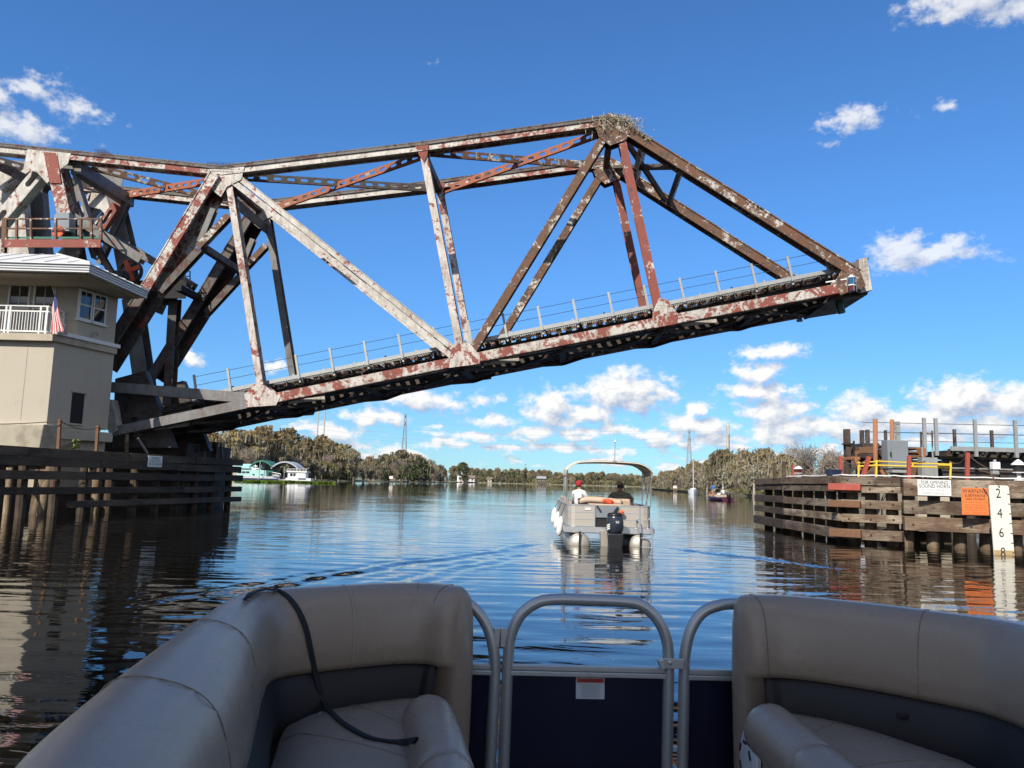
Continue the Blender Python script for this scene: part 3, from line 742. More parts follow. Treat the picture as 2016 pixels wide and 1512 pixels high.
for k, (y0, y1, sag) in enumerate(((849, 850, 24), (860, 862, 24), (868, 872, 22), (876, 880, 20), (833, 852, 16))):
    a, b_ = at(793, y0-5, 620), at(1357 + (0 if k < 4 else 76), y1-3, 640 if k < 4 else 520)
    pts = [a.lerp(b_, u) - V((0, 0, 4*sag*.20*u*(1-u))) for u in np.linspace(-.6, 1, 33)]
    o = MB().tube(pts, .045, 4, False).build('power_line', M['pylon'])
    tag(o, ['highest', 'second', 'third', 'lowest', 'steepest'][k] + ' of the thin power lines hanging across the river sky', 'power line', 'power lines over the river')

# ================================================================ unseen bridge added behind the camera to shade the bow
t_ = thing('added_shade_bridge', 'added unseen concrete bridge behind the boat that shades the bow', 'bridge', (0, -11.3, 0))
part('deck', M['concrete'], t_, lambda b: b.box((0, -14.0, 16.2), (200, 7.0, 1.2)))
for sy in (-17.35, -10.65): part('parapet', M['concrete'], t_, lambda b: b.box((0, sy, 17.3), (200, .3, .9)))
for x in (-34, 34): part('pier', M['concrete'], t_, lambda b: b.box((x, -14.0, 7.6), (2.2, 6, 16.1)))
# ================================================================ RAISED BRIDGE LEAF
AXD = V((1, -0.075, 0)).normalized(); NN = V((0.075, 1, 0)).normalized()
P0 = at(1200, 240, 34.0); SEP = 4.6
def tp(px, py, o=0.0): return onplane(px, py, P0, NN) + NN*o
def tpx(px, py, o=0.0): return onplane(px, py, P0 + NN*o, NN)
leaf = thing('bascule_bridge', 'raised rusty steel truss drawbridge with flaking white and red paint over the river', 'bridge', onplane(225, 855, P0, NN))
A = {k: tp(*v) for k, v in dict(A0=(-90, 286), A1=(118, 308), A2=(440, 341), A3=(833, 294), A4=(1202, 243), A5=(1684, 545)).items()}
Bp = {k: tp(*v) for k, v in dict(B0=(228, 850), B1=(520, 789), B3=(908, 711), B4=(1303, 634), B5=(1690, 562)).items()}
CH = (Bp['B5'] - Bp['B0']).normalized(); LCH = (Bp['B5'] - Bp['B0']).length
UB = NN.cross(CH); UB = UB if UB.z > 0 else -UB
def dk(s, o, u): return Bp['B0'] + CH*s + NN*o + UB*u

def mem(name, mat, p0, p1, fn):
    b = MB(); fn(b, p0, p1); return b.build(name, mat, leaf, frame=fr(p0, p1-p0, NN))
def topchord(b, p, q):
    b.beam(p, q, .32, .05, NN, -.01, -.22); b.beam(p, q, .32, .05, NN, -.01, .22)
    b.beam(p, q, .04, .40, NN, -.10); b.beam(p, q, .04, .12, NN, -.19, -.26); b.beam(p, q, .04, .12, NN, -.19, .26)
def coverplate(b, p, q):
    b.beam(p, q, .05, .64, NN, .235); b.beam(p, q, .13, .06, NN, .145, -.275); b.beam(p, q, .13, .06, NN, .145, .275)
def ib(h, d): return lambda b, p, q: b.ibeam(p, q, h, d, NN)
def double(h, d):
    def f(b, p, q):
        for s in (-1, 1):
            b.beam(p, q, h*.42, .03, NN, s*h*.27, -d/2); b.beam(p, q, h*.42, .03, NN, s*h*.27, d/2)
            b.beam(p, q, .03, d, NN, s*h*.07); b.beam(p, q, .03, .09, NN, s*h*.49, -d/2)
    return f
def endpost(b, p, q):
    b.beam(p, q, .40, .05, NN, .04, -.22); b.beam(p, q, .40, .05, NN, .04, .22); b.beam(p, q, .05, .58, NN, .265); b.beam(p, q, .04, .12, NN, -.178, -.26); b.beam(p, q, .04, .12, NN, -.178, .26)
def rivline(o, p, q, spacing=.24, side=0.0, r=.022):
    L = (q-p).length; t = (q-p)/L; b = NN.cross(t)
    return (p + b*side - NN*o, q + b*side - NN*o, int(L/spacing), r, -NN)

def lift(b, p, q):
    b.beam(p, q, .40, .05, NN, .10, -.42); b.beam(p, q, .40, .05, NN, .10, .42); b.beam(p, q, .05, .95, NN, .32); b.beam(p, q, .05, .16, NN, -.12, -.37); b.beam(p, q, .05, .16, NN, -.12, .37)
    b.beam(p, q, .30, .05, NN, -.30, .40)
for far in (0, 1):
    O = NN*(SEP*far)
    j = lambda k: (A.get(k) or Bp.get(k)) + O
    for a, c, m_ in (('A0', 'A1', 'steel_white'), ('A1', 'A2', 'steel_mix'), ('A2', 'A3', 'steel_white'), ('A3', 'A4', 'steel_mix')):
        mem('top_chord', M[m_], j(a), j(c), topchord)
        mem('cover_plate', M['steel_dark'], j(a), j(c), coverplate)
    mem('end_post', M['steel_rust'], j('A4'), j('A5'), endpost)
    q = lambda x, y: tp(x, y) + O
    mem('vertical', M['steel_pink' if not far else 'steel_grey_shade'], q(455, 368), q(518, 775), ib(.31, .46))
    mem('vertical', M['steel_pink'], q(834, 300), q(909, 700), ib(.33, .46))
    mem('vertical', M['steel_red'], q(1220, 262), q(1301, 630), ib(.35, .44))
    mem('diagonal', M['steel_white'], q(462, 352), q(902, 703), double(.56, .46))
    mem('diagonal', M['steel_rust'], q(1196, 262), q(926, 700), ib(.36, .50))
    mem('bottom_chord', M['steel_heel_shade'], Bp['B0']+O, Bp['B1']+O, ib(.42, .50))
    for a, c, m_ in (('B1', 'B3', 'steel_mix'), ('B3', 'B4', 'steel_mix'), ('B4', 'B5', 'steel_mix')):
        mem('bottom_chord', M[m_], j(a), j(c), lambda b, p, r_: (b.ibeam(p, r_, .40, .52, NN), b.beam(p, r_, .04, .5, NN, -.2)))
    mem('heel_strut', M['steel_heel_shade'], q(214, 762), q(525, 787), ib(.46, .46))
    # main lift diagonal back to the trunnion, with its stub braces
    mem('lift_diagonal', M['steel_mix' if not far else 'steel_dark'], q(434, 350), q(300, 572), lift)
    mem('lift_diagonal', M['steel_dark'], q(300, 572), q(205, 722), lift)  # lower length coloured dark in place of the shadow on it
    mem('lift_brace', M['steel_rust'], q(452, 425), q(392, 488), ib(.30, .34))
    mem('lift_brace', M['steel_grey_shade'], q(422, 412), q(395, 478), ib(.26, .3))
    mem('lift_brace', M['steel_dark'], q(395, 492), q(318, 575), ib(.34, .34))
    for f in (.25, .42, .58, .74):   # white and red batten plates on the lift diagonal
        p, r_ = q(434, 350), q(205, 722); c = p.lerp(r_, f); t = (r_-p).normalized()
        mem('batten_plate', M['steel_red' if f in (.42, .74) else 'steel_mix'], c - t*.34, c + t*.34, lambda b, u, w: b.beam(u, w, .20, .05, NN, -.32, .34))
    # gussets
    G = [('steel_white', [(412, 338), (486, 333), (480, 358), (452, 372), (440, 392), (415, 372)], 'A2'),
         ('steel_red', [(820, 292), (846, 289), (843, 312), (838, 322), (828, 312)], 'A3'),
         ('steel_rust', [(1166, 240), (1200, 228), (1246, 250), (1232, 280), (1200, 292), (1178, 274)], 'A4'),
         ('steel_pink', [(486, 778), (505, 758), (526, 760), (556, 784), (548, 799), (490, 803)], 'B1'),
         ('steel_pink', [(890, 690), (906, 674), (926, 678), (946, 702), (946, 718), (886, 726)], 'B3'),
         ('steel_mix', [(1286, 612), (1296, 590), (1312, 592), (1334, 622), (1330, 640), (1286, 648)], 'B4'),
         ('steel_rust', [(1640, 556), (1662, 520), (1690, 540), (1700, 566), (1650, 584)], 'B5')]
    for m_, poly, k in G:
        for off in (-.29, .27):
            g = MB(); g.prism([q(*p) + NN*off for p in poly], NN*.025)
            if off < 0 and not far:
                c = sum((q(*p) for p in poly), V())/len(poly)
                for i in range(len(poly)):
                    a_, c_ = q(*poly[i]).lerp(c, .16), q(*poly[(i+1) % len(poly)]).lerp(c, .16)
                    n_ = max(2, int((a_-c_).length/.14)); g.dots(a_-NN*.292, c_-NN*.292, n_, .024, -NN)
                    g.dots(a_.lerp(c, .4)-NN*.292, c_.lerp(c, .4)-NN*.292, max(2, n_*2//3), .024, -NN)
            g.build('gusset_plate', M[m_], leaf)
if True:   # rivet rows on the near truss
    b = MB()
    for a, c in (('A0', 'A1'), ('A1', 'A2'), ('A2', 'A3'), ('A3', 'A4')):
        b.dots(*rivline(.302, A[a], A[c], .22, .155)); b.dots(*rivline(.248, A[a], A[c], .26, -.19))
    for s in (-.22, .22): b.dots(*rivline(.248, A['A4'], A['A5'], .2, s))
    for x0, y0, x1, y1 in ((462, 352, 902, 703),):
        for s in (-.29, .29): b.dots(*rivline(.236, tp(x0, y0), tp(x1, y1), .2, s))
    for s in (-.02, .08, .18, .26): b.dots(*rivline(.448, tp(434, 350), tp(300, 572), .2, s))
    b.build('rivet_rows', M['rivet'], leaf)['kind'] = 'stuff'
    b = MB()    # bristling splice bolts on the top chord
    for x, y, w in ((440, 330, 56), (205, 304, 26)):
        for i in range(int(w/3.0)):
            for dy in (2, 7, 12):
                c = tp(x - w/2 + i*3.0 + (dy % 3), y + dy + .035*(i*3.0-w/2))
                b.tube([c - NN*.28, c - NN*.33], .016, 5)
        for i in range(int(w/3.5)):
            c = tp(x - w/2 + i*3.5, y - 3 + .035*(i*3.5-w/2))
            for o_ in (-.2, 0, .2): b.tube([c + NN*o_, c + NN*o_ + V((0, 0, .09))], .016, 5)
    b.build('splice_bolts', M['rivet'], leaf)['kind'] = 'stuff'

# lateral bracing between the two top chords
F = NN*SEP
def perf(p, q, m_, h=.30):
    t = (q-p).normalized(); up = V((0, 0, 1)); n = t.cross(up).normalized()
    pl = (AXD*(A['A4']-A['A2']).dot(AXD) + V((0, 0, (A['A4']-A['A2']).z))).normalized()
    nrm = t.cross(V((0, 0, 1))).normalized(); nrm = nrm if nrm.y > 0 else -nrm
    b = MB(); b.perf(p + t*.2, q - t*.2, h, nrm); b.build('lateral_brace', M[m_], leaf, frame=fr(p, t, nrm))
dn = UB*-.12
perf(A['A2']+dn, A['A3']+F+dn, 'steel_dark'); perf(A['A2']+F+dn*2.2, A['A3']+dn*2.2, 'steel_orange')
perf(A['A3']+dn, A['A4']+F+dn, 'steel_rust'); perf(A['A3']+F+dn*2.2, A['A4']+dn*2.2, 'steel_orange')
perf(A['A1']+dn, A['A2']+F+dn, 'steel_rust'); perf(A['A1']+F+dn*2.2, A['A2']+dn*2.2, 'steel_orange')
perf(A['A0']+dn, A['A1']+F+dn, 'steel_dark'); 
for k, m_ in (('A2', 'steel_dark'), ('A3', 'steel_dark'), ('A4', 'steel_dark')):
    p = A[k]; b = MB(); b.beam(p+NN*.2, p+F-NN*.2, .34, .3, AXD, -.2); b.build('top_strut', M[m_], leaf, frame=fr(p, NN))
b = MB(); b.beam(tp(455, 392)+NN*.2, tp(455, 392)+F-NN*.2, .5, .06, AXD); b.build('sway_strut', M['steel_dark'], leaf)
for p, q in ((A['A2']+UB*-.5, tp(505, 560)+F), (A['A2']+F+UB*-.5, tp(505, 560))):
    pass
b = MB(); b.beam(tp(398, 486)+NN*.2, tp(398, 486)+F-NN*.2, .3, .3, AXD); b.build('sway_strut', M['steel_dark'], leaf)
# portal frame on the inclined end posts
EP = A['A5']-A['A4']
for f, h in ((.14, .5), (.30, .3)):
    p = A['A4'] + EP*f; b = MB(); b.beam(p+NN*.2, p+F-NN*.2, h, .22, EP.normalized()); b.build('portal_strut', M['steel_dark' if f > .2 else 'steel_mix'], leaf)
for p, q in ((A['A4']+EP*.03, A['A4']+EP*.29+F), (A['A4']+EP*.03+F, A['A4']+EP*.29)):
    b = MB(); b.beam(p, q, .22, .2, EP.cross(NN).normalized()); b.build('portal_brace', M['steel_dark'], leaf)

# floor system
sOf = lambda k: (Bp[k]-Bp['B0']).dot(CH)
fb = [.6, sOf('B1')*.5, sOf('B1'), (sOf('B1')+sOf('B3'))/2, sOf('B3'), (sOf('B3')+sOf('B4'))/2, sOf('B4'), (sOf('B4')+sOf('B5'))/2, sOf('B5')-.5]
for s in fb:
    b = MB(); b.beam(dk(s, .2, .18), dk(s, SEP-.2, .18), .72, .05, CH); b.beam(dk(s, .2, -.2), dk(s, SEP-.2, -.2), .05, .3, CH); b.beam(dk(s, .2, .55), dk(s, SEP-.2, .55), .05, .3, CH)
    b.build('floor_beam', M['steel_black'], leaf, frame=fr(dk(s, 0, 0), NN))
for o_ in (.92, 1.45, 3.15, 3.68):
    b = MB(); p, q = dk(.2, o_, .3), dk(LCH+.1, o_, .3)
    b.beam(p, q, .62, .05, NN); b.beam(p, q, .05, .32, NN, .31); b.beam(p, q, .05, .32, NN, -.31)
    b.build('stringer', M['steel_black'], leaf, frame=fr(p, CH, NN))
b = MB(); s = .3
while s < LCH-.1:
    b.beam(dk(s, .75+random.uniform(-.1, .05), .75), dk(s, SEP-.75, .75), .24, .23, CH); s += .47
b.build('cross_ties', M['wooddark'], leaf, frame=fr(dk(0, 0, .75), NN))
for o_ in (1.58, 3.02):
    b = MB(); p, q = dk(0, o_, .95), dk(LCH+.2, o_, .95); b.beam(p, q, .14, .06, NN); b.build('rail', M['steel_rust'], leaf)
for i in range(len(fb)-1):
    for u0, u1 in ((.3, SEP-.3), (SEP-.3, .3)):
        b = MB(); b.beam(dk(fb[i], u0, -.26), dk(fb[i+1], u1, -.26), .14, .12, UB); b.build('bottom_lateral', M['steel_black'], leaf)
    if i % 2 == 0:
        b = MB(); b.beam(dk(fb[i]+.9, .55, -.12), dk(fb[i]+2.5, .85, -.18), .16, .1, NN); b.build('hanger_plate', M['steel_white'], leaf)
# walkways on both sides, each with posts and two wires
s0 = sOf('B1')*.55
for o_, sg in ((.62, -1), (SEP-.62, 1)):
    e = o_ + sg*.36
    b = MB(); b.beam(dk(s0, e, .92), dk(LCH-.6, e, .92), .17, .05, NN); b.build('walkway_edge', M['galv'], leaf, frame=fr(dk(s0, e, .9), CH, NN))
    b = MB(); s = s0
    while s < LCH-.7:
        b.beam(dk(s, e, .85), dk(s, o_-sg*.3, .85), .03, .025, CH); s += .10
    for k in range(4): b.beam(dk(s0, e-sg*(.1+.15*k), .85), dk(LCH-.7, e-sg*(.1+.15*k), .85), .035, .02, NN)
    b.build('walkway_grating', M['galv'], leaf)
    npost = 19; tops = []
    for k in range(npost):
        s = s0 + (LCH-1.0-s0)*k/(npost-1)
        b = MB(); b.beam(dk(s, e+sg*.05, .80), dk(s, e+sg*.05, 1.92), .10, .08, NN); b.beam(dk(s, e+sg*.0, .72), dk(s, o_-sg*.3, .70), .16, .08, CH)
        b.build('handrail_post', M['galv'], leaf); tops.append(s)
    for u in (1.42, 1.82):
        b = MB(); b.tube([dk(s, e+sg*.05, u) for s in tops], .011, 4); b.build('handrail_wire', M['wire'], leaf)
    for k in range(npost*2):
        s = s0 + (LCH-1.0-s0)*(k+.5)/(npost*2); b = MB(); b.beam(dk(s, o_-sg*.25, .66), dk(s, e-sg*.02, .70), .20, .04, CH)
        b.build('walkway_bracket', M['steel_black'], leaf)
# tip: end floor beam, white and red plates, seat
b = MB(); b.prism([tp(1655, 524), tp(1704, 508), tp(1716, 572), tp(1694, 578), tp(1650, 560)], NN*.06); b.build('end_plate', M['steel_grey_shade'], leaf)
b = MB(); b.prism([tp(1690, 511, -.03), tp(1706, 507, -.03), tp(1716, 571, -.03), tp(1694, 577, -.03)], NN*-.03)
for f in range(6): b.dots(tp(1694, 517+9*f, -.07), tp(1709, 514+9*f, -.07), 3, .03, -NN)
b.build('end_flange', M['steel_pink'], leaf)
b = MB(); b.beam(tp(1700, 510), tp(1700, 510)+F, .06, .5, CH); b.beam(tp(1708, 545), tp(1708, 545)+F, 1.2, .06, CH); b.build('end_beam', M['steel_grey_shade'], leaf)
b = MB(); b.hexa([tp(1640, 588, .3), tp(1714, 576, .3), tp(1714, 576, SEP-.3), tp(1640, 588, SEP-.3), tp(1640, 572, .3), tp(1712, 560, .3), tp(1712, 560, SEP-.3), tp(1640, 572, SEP-.3)]); b.build('bearing_girder', M['steel_black'], leaf)
# navigation lanterns under the tip
t_ = thing('navigation_lantern', 'blue and white navigation lantern in a wire cage under the bridge tip', 'lantern', tp(1669, 575, -.5))
c = tp(1669, 566, -.5)
part('hood', M['paint_white'], t_, lambda b: b.lathe(c, [(.13, .36), (.15, .33), (.15, .30), (.05, .42)]))
M['lensblue'] = simple('blue_lens', (.02, .10, .22), .15); M['lensred'] = simple('dark_red_lens', (.10, .02, .02), .15); M['lensgreen'] = simple('green_lens_housing', (.01, .09, .06), .4)
part('lens', M['lensblue'], t_, lambda b: b.lathe(c, [(.14, .0), (.14, .29)]))
part('collar', M['paint_white'], t_, lambda b: b.lathe(c, [(.16, -.06), (.16, -.01)]))
part('lens', M['lensred'], t_, lambda b: b.lathe(c, [(.13, -.28), (.13, -.07)]))
part('cage', M['alum'], t_, lambda b: [b.tube([c+V((.2*math.cos(a), .2*math.sin(a), -.3)), c+V((.2*math.cos(a), .2*math.sin(a), .36))], .012, 4) for a in (0, 1.57, 3.14, 4.71)])
part('bracket', M['paint_white'], t_, lambda b: b.beam(c+V((-.1, .2, .3)), c+V((-.95, .4, .18)), .05, .05, NN))
t_ = thing('navigation_light', 'dark green boxed navigation light hanging below the bridge tip', 'lantern', tp(1673, 602, 1.2))
c = tp(1673, 592, 1.2); part('housing', M['lensgreen'], t_, lambda b: b.lathe(c, [(.16, -.30), (.17, -.26), (.17, .2), (.1, .26)], CH*-.2+V((0, 0, 1)), 10)); part('stem', M['steel_dark'], t_, lambda b: b.tube([c, c+V((0, 0, .7))], .05, 6))
t_ = thing('floodlight', 'small pale floodlight hanging under the far side of the raised bridge', 'light', tpx(1574, 628, SEP-.2))
c = tpx(1574, 624, SEP-.2); part('housing', M['paint_white'], t_, lambda b: b.lathe(c, [(.16, -.22), (.15, -.2), (.09, .05), (.09, .14)], (0, 0, 1), 10)); part('stem', M['steel_dark'], t_, lambda b: b.tube([c, c+V((0, 0, .6))], .03, 6))

# osprey nest on the peak joint
M['twignest'] = simple('dry_nest_sticks', (.42, .36, .24), .95, 0, .45, 3); M['nestmoss'] = simple('grey_green_nest_moss', (.38, .36, .26), .95, 0, .4, 4)
t_ = thing('osprey_nest', 'straggling stick and moss bird nest on the highest joint of the bridge', 'nest', A['A4']+V((0, 0, .3)))
b = MB(); cn = A['A4']+V((.05, 0, -.02))
for i in range(2800):
    d = V(rdir(1)[0]); r_ = abs(rng.normal(0, .42)); c = cn + V((d.x*1.3, d.y*.8, abs(d.z)*.62-.12))*min(r_, .85) + V((.15, 0, -.02)); e = V(rdir(1)[0])*rng.uniform(.05, .22); e.z *= .30
    w = V(rdir(1)[0])*.016; b.add([c-e-w, c+e-w*.4, c+e+w*.4, c-e+w], [(0, 1, 2, 3)])
for i in range(420):    # litter straggling down the end post
    f = rng.uniform(.02, .17); c = A['A4'] + EP*f + NN*rng.uniform(-.4, .4) + UB*.28; e = V(rdir(1)[0])*rng.uniform(.08, .3); w = V(rdir(1)[0])*.014
    b.add([c-e-w, c+e-w*.4, c+e+w*.4, c-e+w], [(0, 1, 2, 3)])
b.build('sticks', M['twignest'], t_)['kind'] = 'stuff'
b = MB()
for i in range(800):
    c = cn + V((rng.normal(.05, .55), rng.normal(0, .28), min(.22, rng.normal(-.04, .22)))); e = V((rng.normal(0, .08), rng.normal(0, .05), -rng.uniform(.08, .34))); w = V(rdir(1)[0])*.022
    b.add([c-w, c+w, c+e+w*.3, c+e-w*.3], [(0, 1, 2, 3)])
b.build('moss', M['nestmoss'], t_)['kind'] = 'stuff'

# ================================================================ FIXED TOWER
tow = thing('bridge_tower', 'weathered white and rust steel tower that the drawbridge hinges on behind the control house', 'bridge tower', tp(160, 880, 2))
tq = tp
def tm(name, mat, x0, y0, x1, y1, h, d, o0=0.0, o1=None, kind='i'):
    p, q = tq(x0, y0, o0), tq(x1, y1, o0 if o1 is None else o1); b = MB()
    if kind == 'i': b.ibeam(p, q, h, d, NN)
    elif kind == 'b': b.beam(p, q, h, d, NN)
    elif kind == 'p':
        b.perf(p, q, h, NN, .04, 1.6, .85)
        for w in b.v[:]: pass
        b.beam(p, q, .05, d, NN, h/2, d/2); b.beam(p, q, .05, d, NN, -h/2, d/2)
    return b.build(name, M[mat], tow, frame=fr(p, q-p, NN))
def tpl(name, mat, poly, o, th=.04, rv=True):
    b = MB(); P = [tq(x, y, o) for x, y in poly]; b.prism(P, NN*th)
    if rv:
        c = sum(P, V())/len(P)
        for i in range(len(P)):
            a_, c_ = P[i].lerp(c, .12), P[(i+1) % len(P)].lerp(c, .12); b.dots(a_, c_, max(2, int((a_-c_).length/.17)), .026, -NN)
    return b.build(name, M[mat], tow)
for far in (0, 1):
    o = SEP*far - .35*(1-far) + .1*far; dx, dy = 0, 0
    w = 'steel_white'
    tm('post', 'steel_mix' if not far else 'steel_grey_shade', 118, 318, 152, 470, .62, .66, o)
    if not far: tm('post', 'steel_grey_shade', 152, 470, 205, 760, .60, .66, o)
    tm('raking_leg', w, 104, 322, -20, 470, .58, .5, o, kind='p')
    if not far: tm('raking_leg', 'steel_grey_shade', 132, 322, 190, 505, .40, .4, o+.3, kind='p')
    tm('cross_girder', 'steel_grey_shade', 150, 430, 285, 514, .40, .44, o+.2)
    if not far: tm('lower_brace', 'steel_dark', 180, 470, 232, 560, .24, .3, o+.4)
    tpl('gusset_plate', w, [(74, 306), (158, 314), (152, 334), (128, 352), (112, 372), (92, 350), (66, 344)], o-.36)
    tpl('red_batten', 'steel_red', [(106, 312), (132, 314), (140, 372), (118, 372)], o-.40)
# transverse members
for x, y, h, m_ in ((150, 330, .6, 'steel_grey_shade'), (155, 440, .45, 'steel_dark')):
    b = MB(); b.beam(tp(x, y, 0), tp(x, y, SEP), h, .5, AXD); b.build('cross_strut', M[m_], tow)
tq = tpx
# far tower post beside the machinery, standing clear against the sky
tm('post', 'steel_grey_shade', 256-40, 386-55, 262-32, 470-40, .7, .7, SEP+.1)
tm('post', 'steel_grey_shade', 232, 430, 268, 620, .74, .7, SEP+.2)
tm('post', 'steel_grey_shade', 262, 590, 290, 790, .80, .8, SEP+.2)
tpl('gusset_plate', 'steel_grey_shade', [(190, 330), (246, 334), (236, 380), (222, 425), (205, 380)], SEP-.3)
tm('brace', 'steel_mix', 205, 340, 158, 425, .36, .4, SEP-.2, kind='p')
tm('brace', 'steel_red', 228, 402, 196, 452, .40, .3, SEP-1.2, kind='p')
tm('brace', 'steel_grey_shade', 196, 520, 250, 400, .30, .34, SEP-.6)
# counterweight plates at the far left
for x0, o, m_ in ((0, 2.2, 'steel_white'), (38, 3.4, 'steel_grey_shade')):
    tpl('counterweight_plate', m_, [(-60+x0, 312), (20+x0, 318), (42+x0, 338), (52+x0, 470), (60+x0, 520), (-60+x0, 520)], o, .5)
tm('link_arm', 'steel_dark', -20, 318, 92, 372, .42, .4, 1.2)
tm('link_arm', 'steel_white', 0, 372, 60, 330, .22, .3, 1.8, kind='p')
# lifting machinery: orange spoked wheel, drum, motor
cw = tpx(257, 535, SEP-1.4); b = MB()
R0 = .62
for i in range(28):
    a0, a1 = 2*math.pi*i/28, 2*math.pi*(i+1)/28
    P = lambda a, r, o: cw + AXD*math.cos(a)*r + V((0, 0, 1))*math.sin(a)*r + NN*o
    b.hexa([P(a0, R0, -.1), P(a1, R0, -.1), P(a1, R0, .1), P(a0, R0, .1), P(a0, R0*.84, -.1), P(a1, R0*.84, -.1), P(a1, R0*.84, .1), P(a0, R0*.84, .1)])
wh = b.build('machinery_wheel', M['steel_dark'], tow)
b = MB()
for k in range(4):
    a = .4 + k*math.pi/2; d = AXD*math.cos(a) + V((0, 0, 1))*math.sin(a); b.beam(cw+d*.08, cw+d*.58, .22, .14, NN, 0, -.12)
b.lathe(cw-NN*.2, [(.17, 0), (.17, .3)], NN, 12); b.build('spokes', M['orange'], wh)
b = MB(); b.lathe(tpx(214, 548, SEP-2.2), [(.35, -.9), (.4, -.85), (.4, .85), (.35, .9)], AXD, 16); b.build('winch_drum', M['steel_black'], tow)
b = MB(); b.box(tpx(205, 560, SEP-2), (1.8, 1.4, .9)); b.build('machinery_base', M['steel_black'], tow)
# right hand machinery platform on its column
b = MB(); b.hexa([tpx(272, 588, 3.2), tpx(366, 588, 3.2), tpx(366, 588, 5.4), tpx(272, 588, 5.4), tpx(272, 552, 3.2), tpx(368, 552, 3.2), tpx(368, 552, 5.4), tpx(272, 552, 5.4)]); b.build('side_platform', M['dark'], tow, bevel=.03)
tm('column', 'steel_dark', 345, 588, 333, 800, .46, .5, 4.2)
tm('platform_knee', 'steel_dark', 290, 600, 345, 585, .5, .4, 4.2, kind='b')
tm('platform_knee', 'steel_dark', 270, 590, 320, 610, .5, .4, 4.2, kind='b')
b = MB()
for o in (3.2, 5.4):
    for x in (296, 364, 374): b.beam(tpx(x, 554, o), tpx(x, 534, o), .05, .05, NN)
    for y in (534, 544): b.beam(tpx(296, y, o), tpx(374, y, o), .045, .045, NN)
for y in (534, 544): b.beam(tpx(374, y, 3.2), tpx(374, y, 5.4), .045, .045, AXD)
b.beam(tpx(366, 577, 3.2), tpx(378, 577, 3.2), .3, 2.2, NN); b.build('side_railing', M['dark'], tow)
# front platform with rust railing, gear box and orange gear
b = MB(); b.hexa([tpx(6, 470, -1.5), tpx(196, 470, -1.5), tpx(196, 470, .1), tpx(6, 470, .1), tpx(6, 466, -1.5), tpx(198, 466, -1.5), tpx(198, 466, .1), tpx(6, 466, .1)]); pf = b.build('platform', M['green'], tow)
b = MB(); b.hexa([tpx(4, 487, -1.6), tpx(198, 487, -1.6), tpx(198, 487, -1.45), tpx(4, 487, -1.45), tpx(4, 471, -1.6), tpx(198, 471, -1.6), tpx(198, 471, -1.45), tpx(4, 471, -1.45)])
b.hexa([tpx(190, 487, -1.45), tpx(198, 487, -1.45), tpx(198, 487, .1), tpx(190, 487, .1), tpx(190, 471, -1.45), tpx(198, 471, -1.45), tpx(198, 471, .1), tpx(190, 471, .1)]); b.build('platform_fascia', M['steel_red'], tow)
b = MB()
for x in (12, 33, 61, 110, 159, 180, 199): b.beam(tpx(x, 472, -1.55), tpx(x, 430, -1.55), .09, .09, NN)
for y in (431, 450): b.beam(tpx(4, y, -1.55), tpx(201, y, -1.55), .06, .06, NN)
for x in (6, 199):
    for y in (431, 450): b.beam(tpx(x, y, -1.55), tpx(x, y, .1), .06, .06, AXD)
b.build('platform_railing', M['steel_rust'], tow)
tm('platform_post', 'steel_rust', 10, 430, 6, 560, .16, .2, -1.5); tm('platform_post', 'steel_grey_shade', 158, 430, 156, 500, .14, .16, -1.2)
b = MB(); b.prism([tpx(106, 455, -1.0), tpx(136, 455, -1.0), tpx(136, 418, -1.0), tpx(112, 418, -1.0), tpx(106, 424, -1.0)], NN*.5)
for y in (424, 436, 448): b.dots(tpx(124, y, -1.0), tpx(136, y, -1.0), 3, .03, -NN)
b.build('gear_housing', M['cabinet'], tow, bevel=.02)
b = MB(); c = tpx(113, 456, -1.1)
b.lathe(c, [(.24, 0), (.24, .12)], NN, 18)
for k in range(18):
    a = 2*math.pi*k/18; d = AXD*math.cos(a)+V((0, 0, 1))*math.sin(a); b.beam(c+d*.23+NN*.06, c+d*.29+NN*.06, .05, .12, NN)
b.build('gear', M['orange'], tow)
# heel bearing and dark girders under the hinge
b = MB(); b.prism([tp(212, 788, -.3), tp(228, 788, -.3), tp(238, 848, -.3), tp(224, 858, -.3), tp(206, 815, -.3)], NN*.5); b.build('heel_bearing', M['steel_white'], tow)
for o in (.6, SEP-.4):
    b = MB(); b.hexa([tp(205, 880, o), tp(330, 880, o), tp(330, 880, o+.4), tp(205, 880, o+.4), tp(212, 742, o), tp(272, 726, o), tp(272, 726, o+.4), tp(212, 742, o+.4)]); b.build('hinge_girder', M['steel_black'], tow)
t_ = thing('bridge_pier', 'dark pier under the hinge of the drawbridge', 'pier', tp(265, 900, 2))
b = MB(); a, c = tp(200, 890, 2.6), tp(314, 890, 2.6)
b.hexa([V((a.x-9, a.y, -1)), V((c.x-.3, c.y, -1)), V((c.x-.3, c.y+6, -1)), V((a.x-9, a.y+6, -1)), V((a.x-9, a.y, 3.2)), V((c.x, c.y, 3.2)), V((c.x, c.y+6, 3.2)), V((a.x-9, a.y+6, 3.2))]); b.build('pier_shaft', M['wooddark'], t_, bevel=.05)  # concrete pier; the dark timber colour stands in for its shade

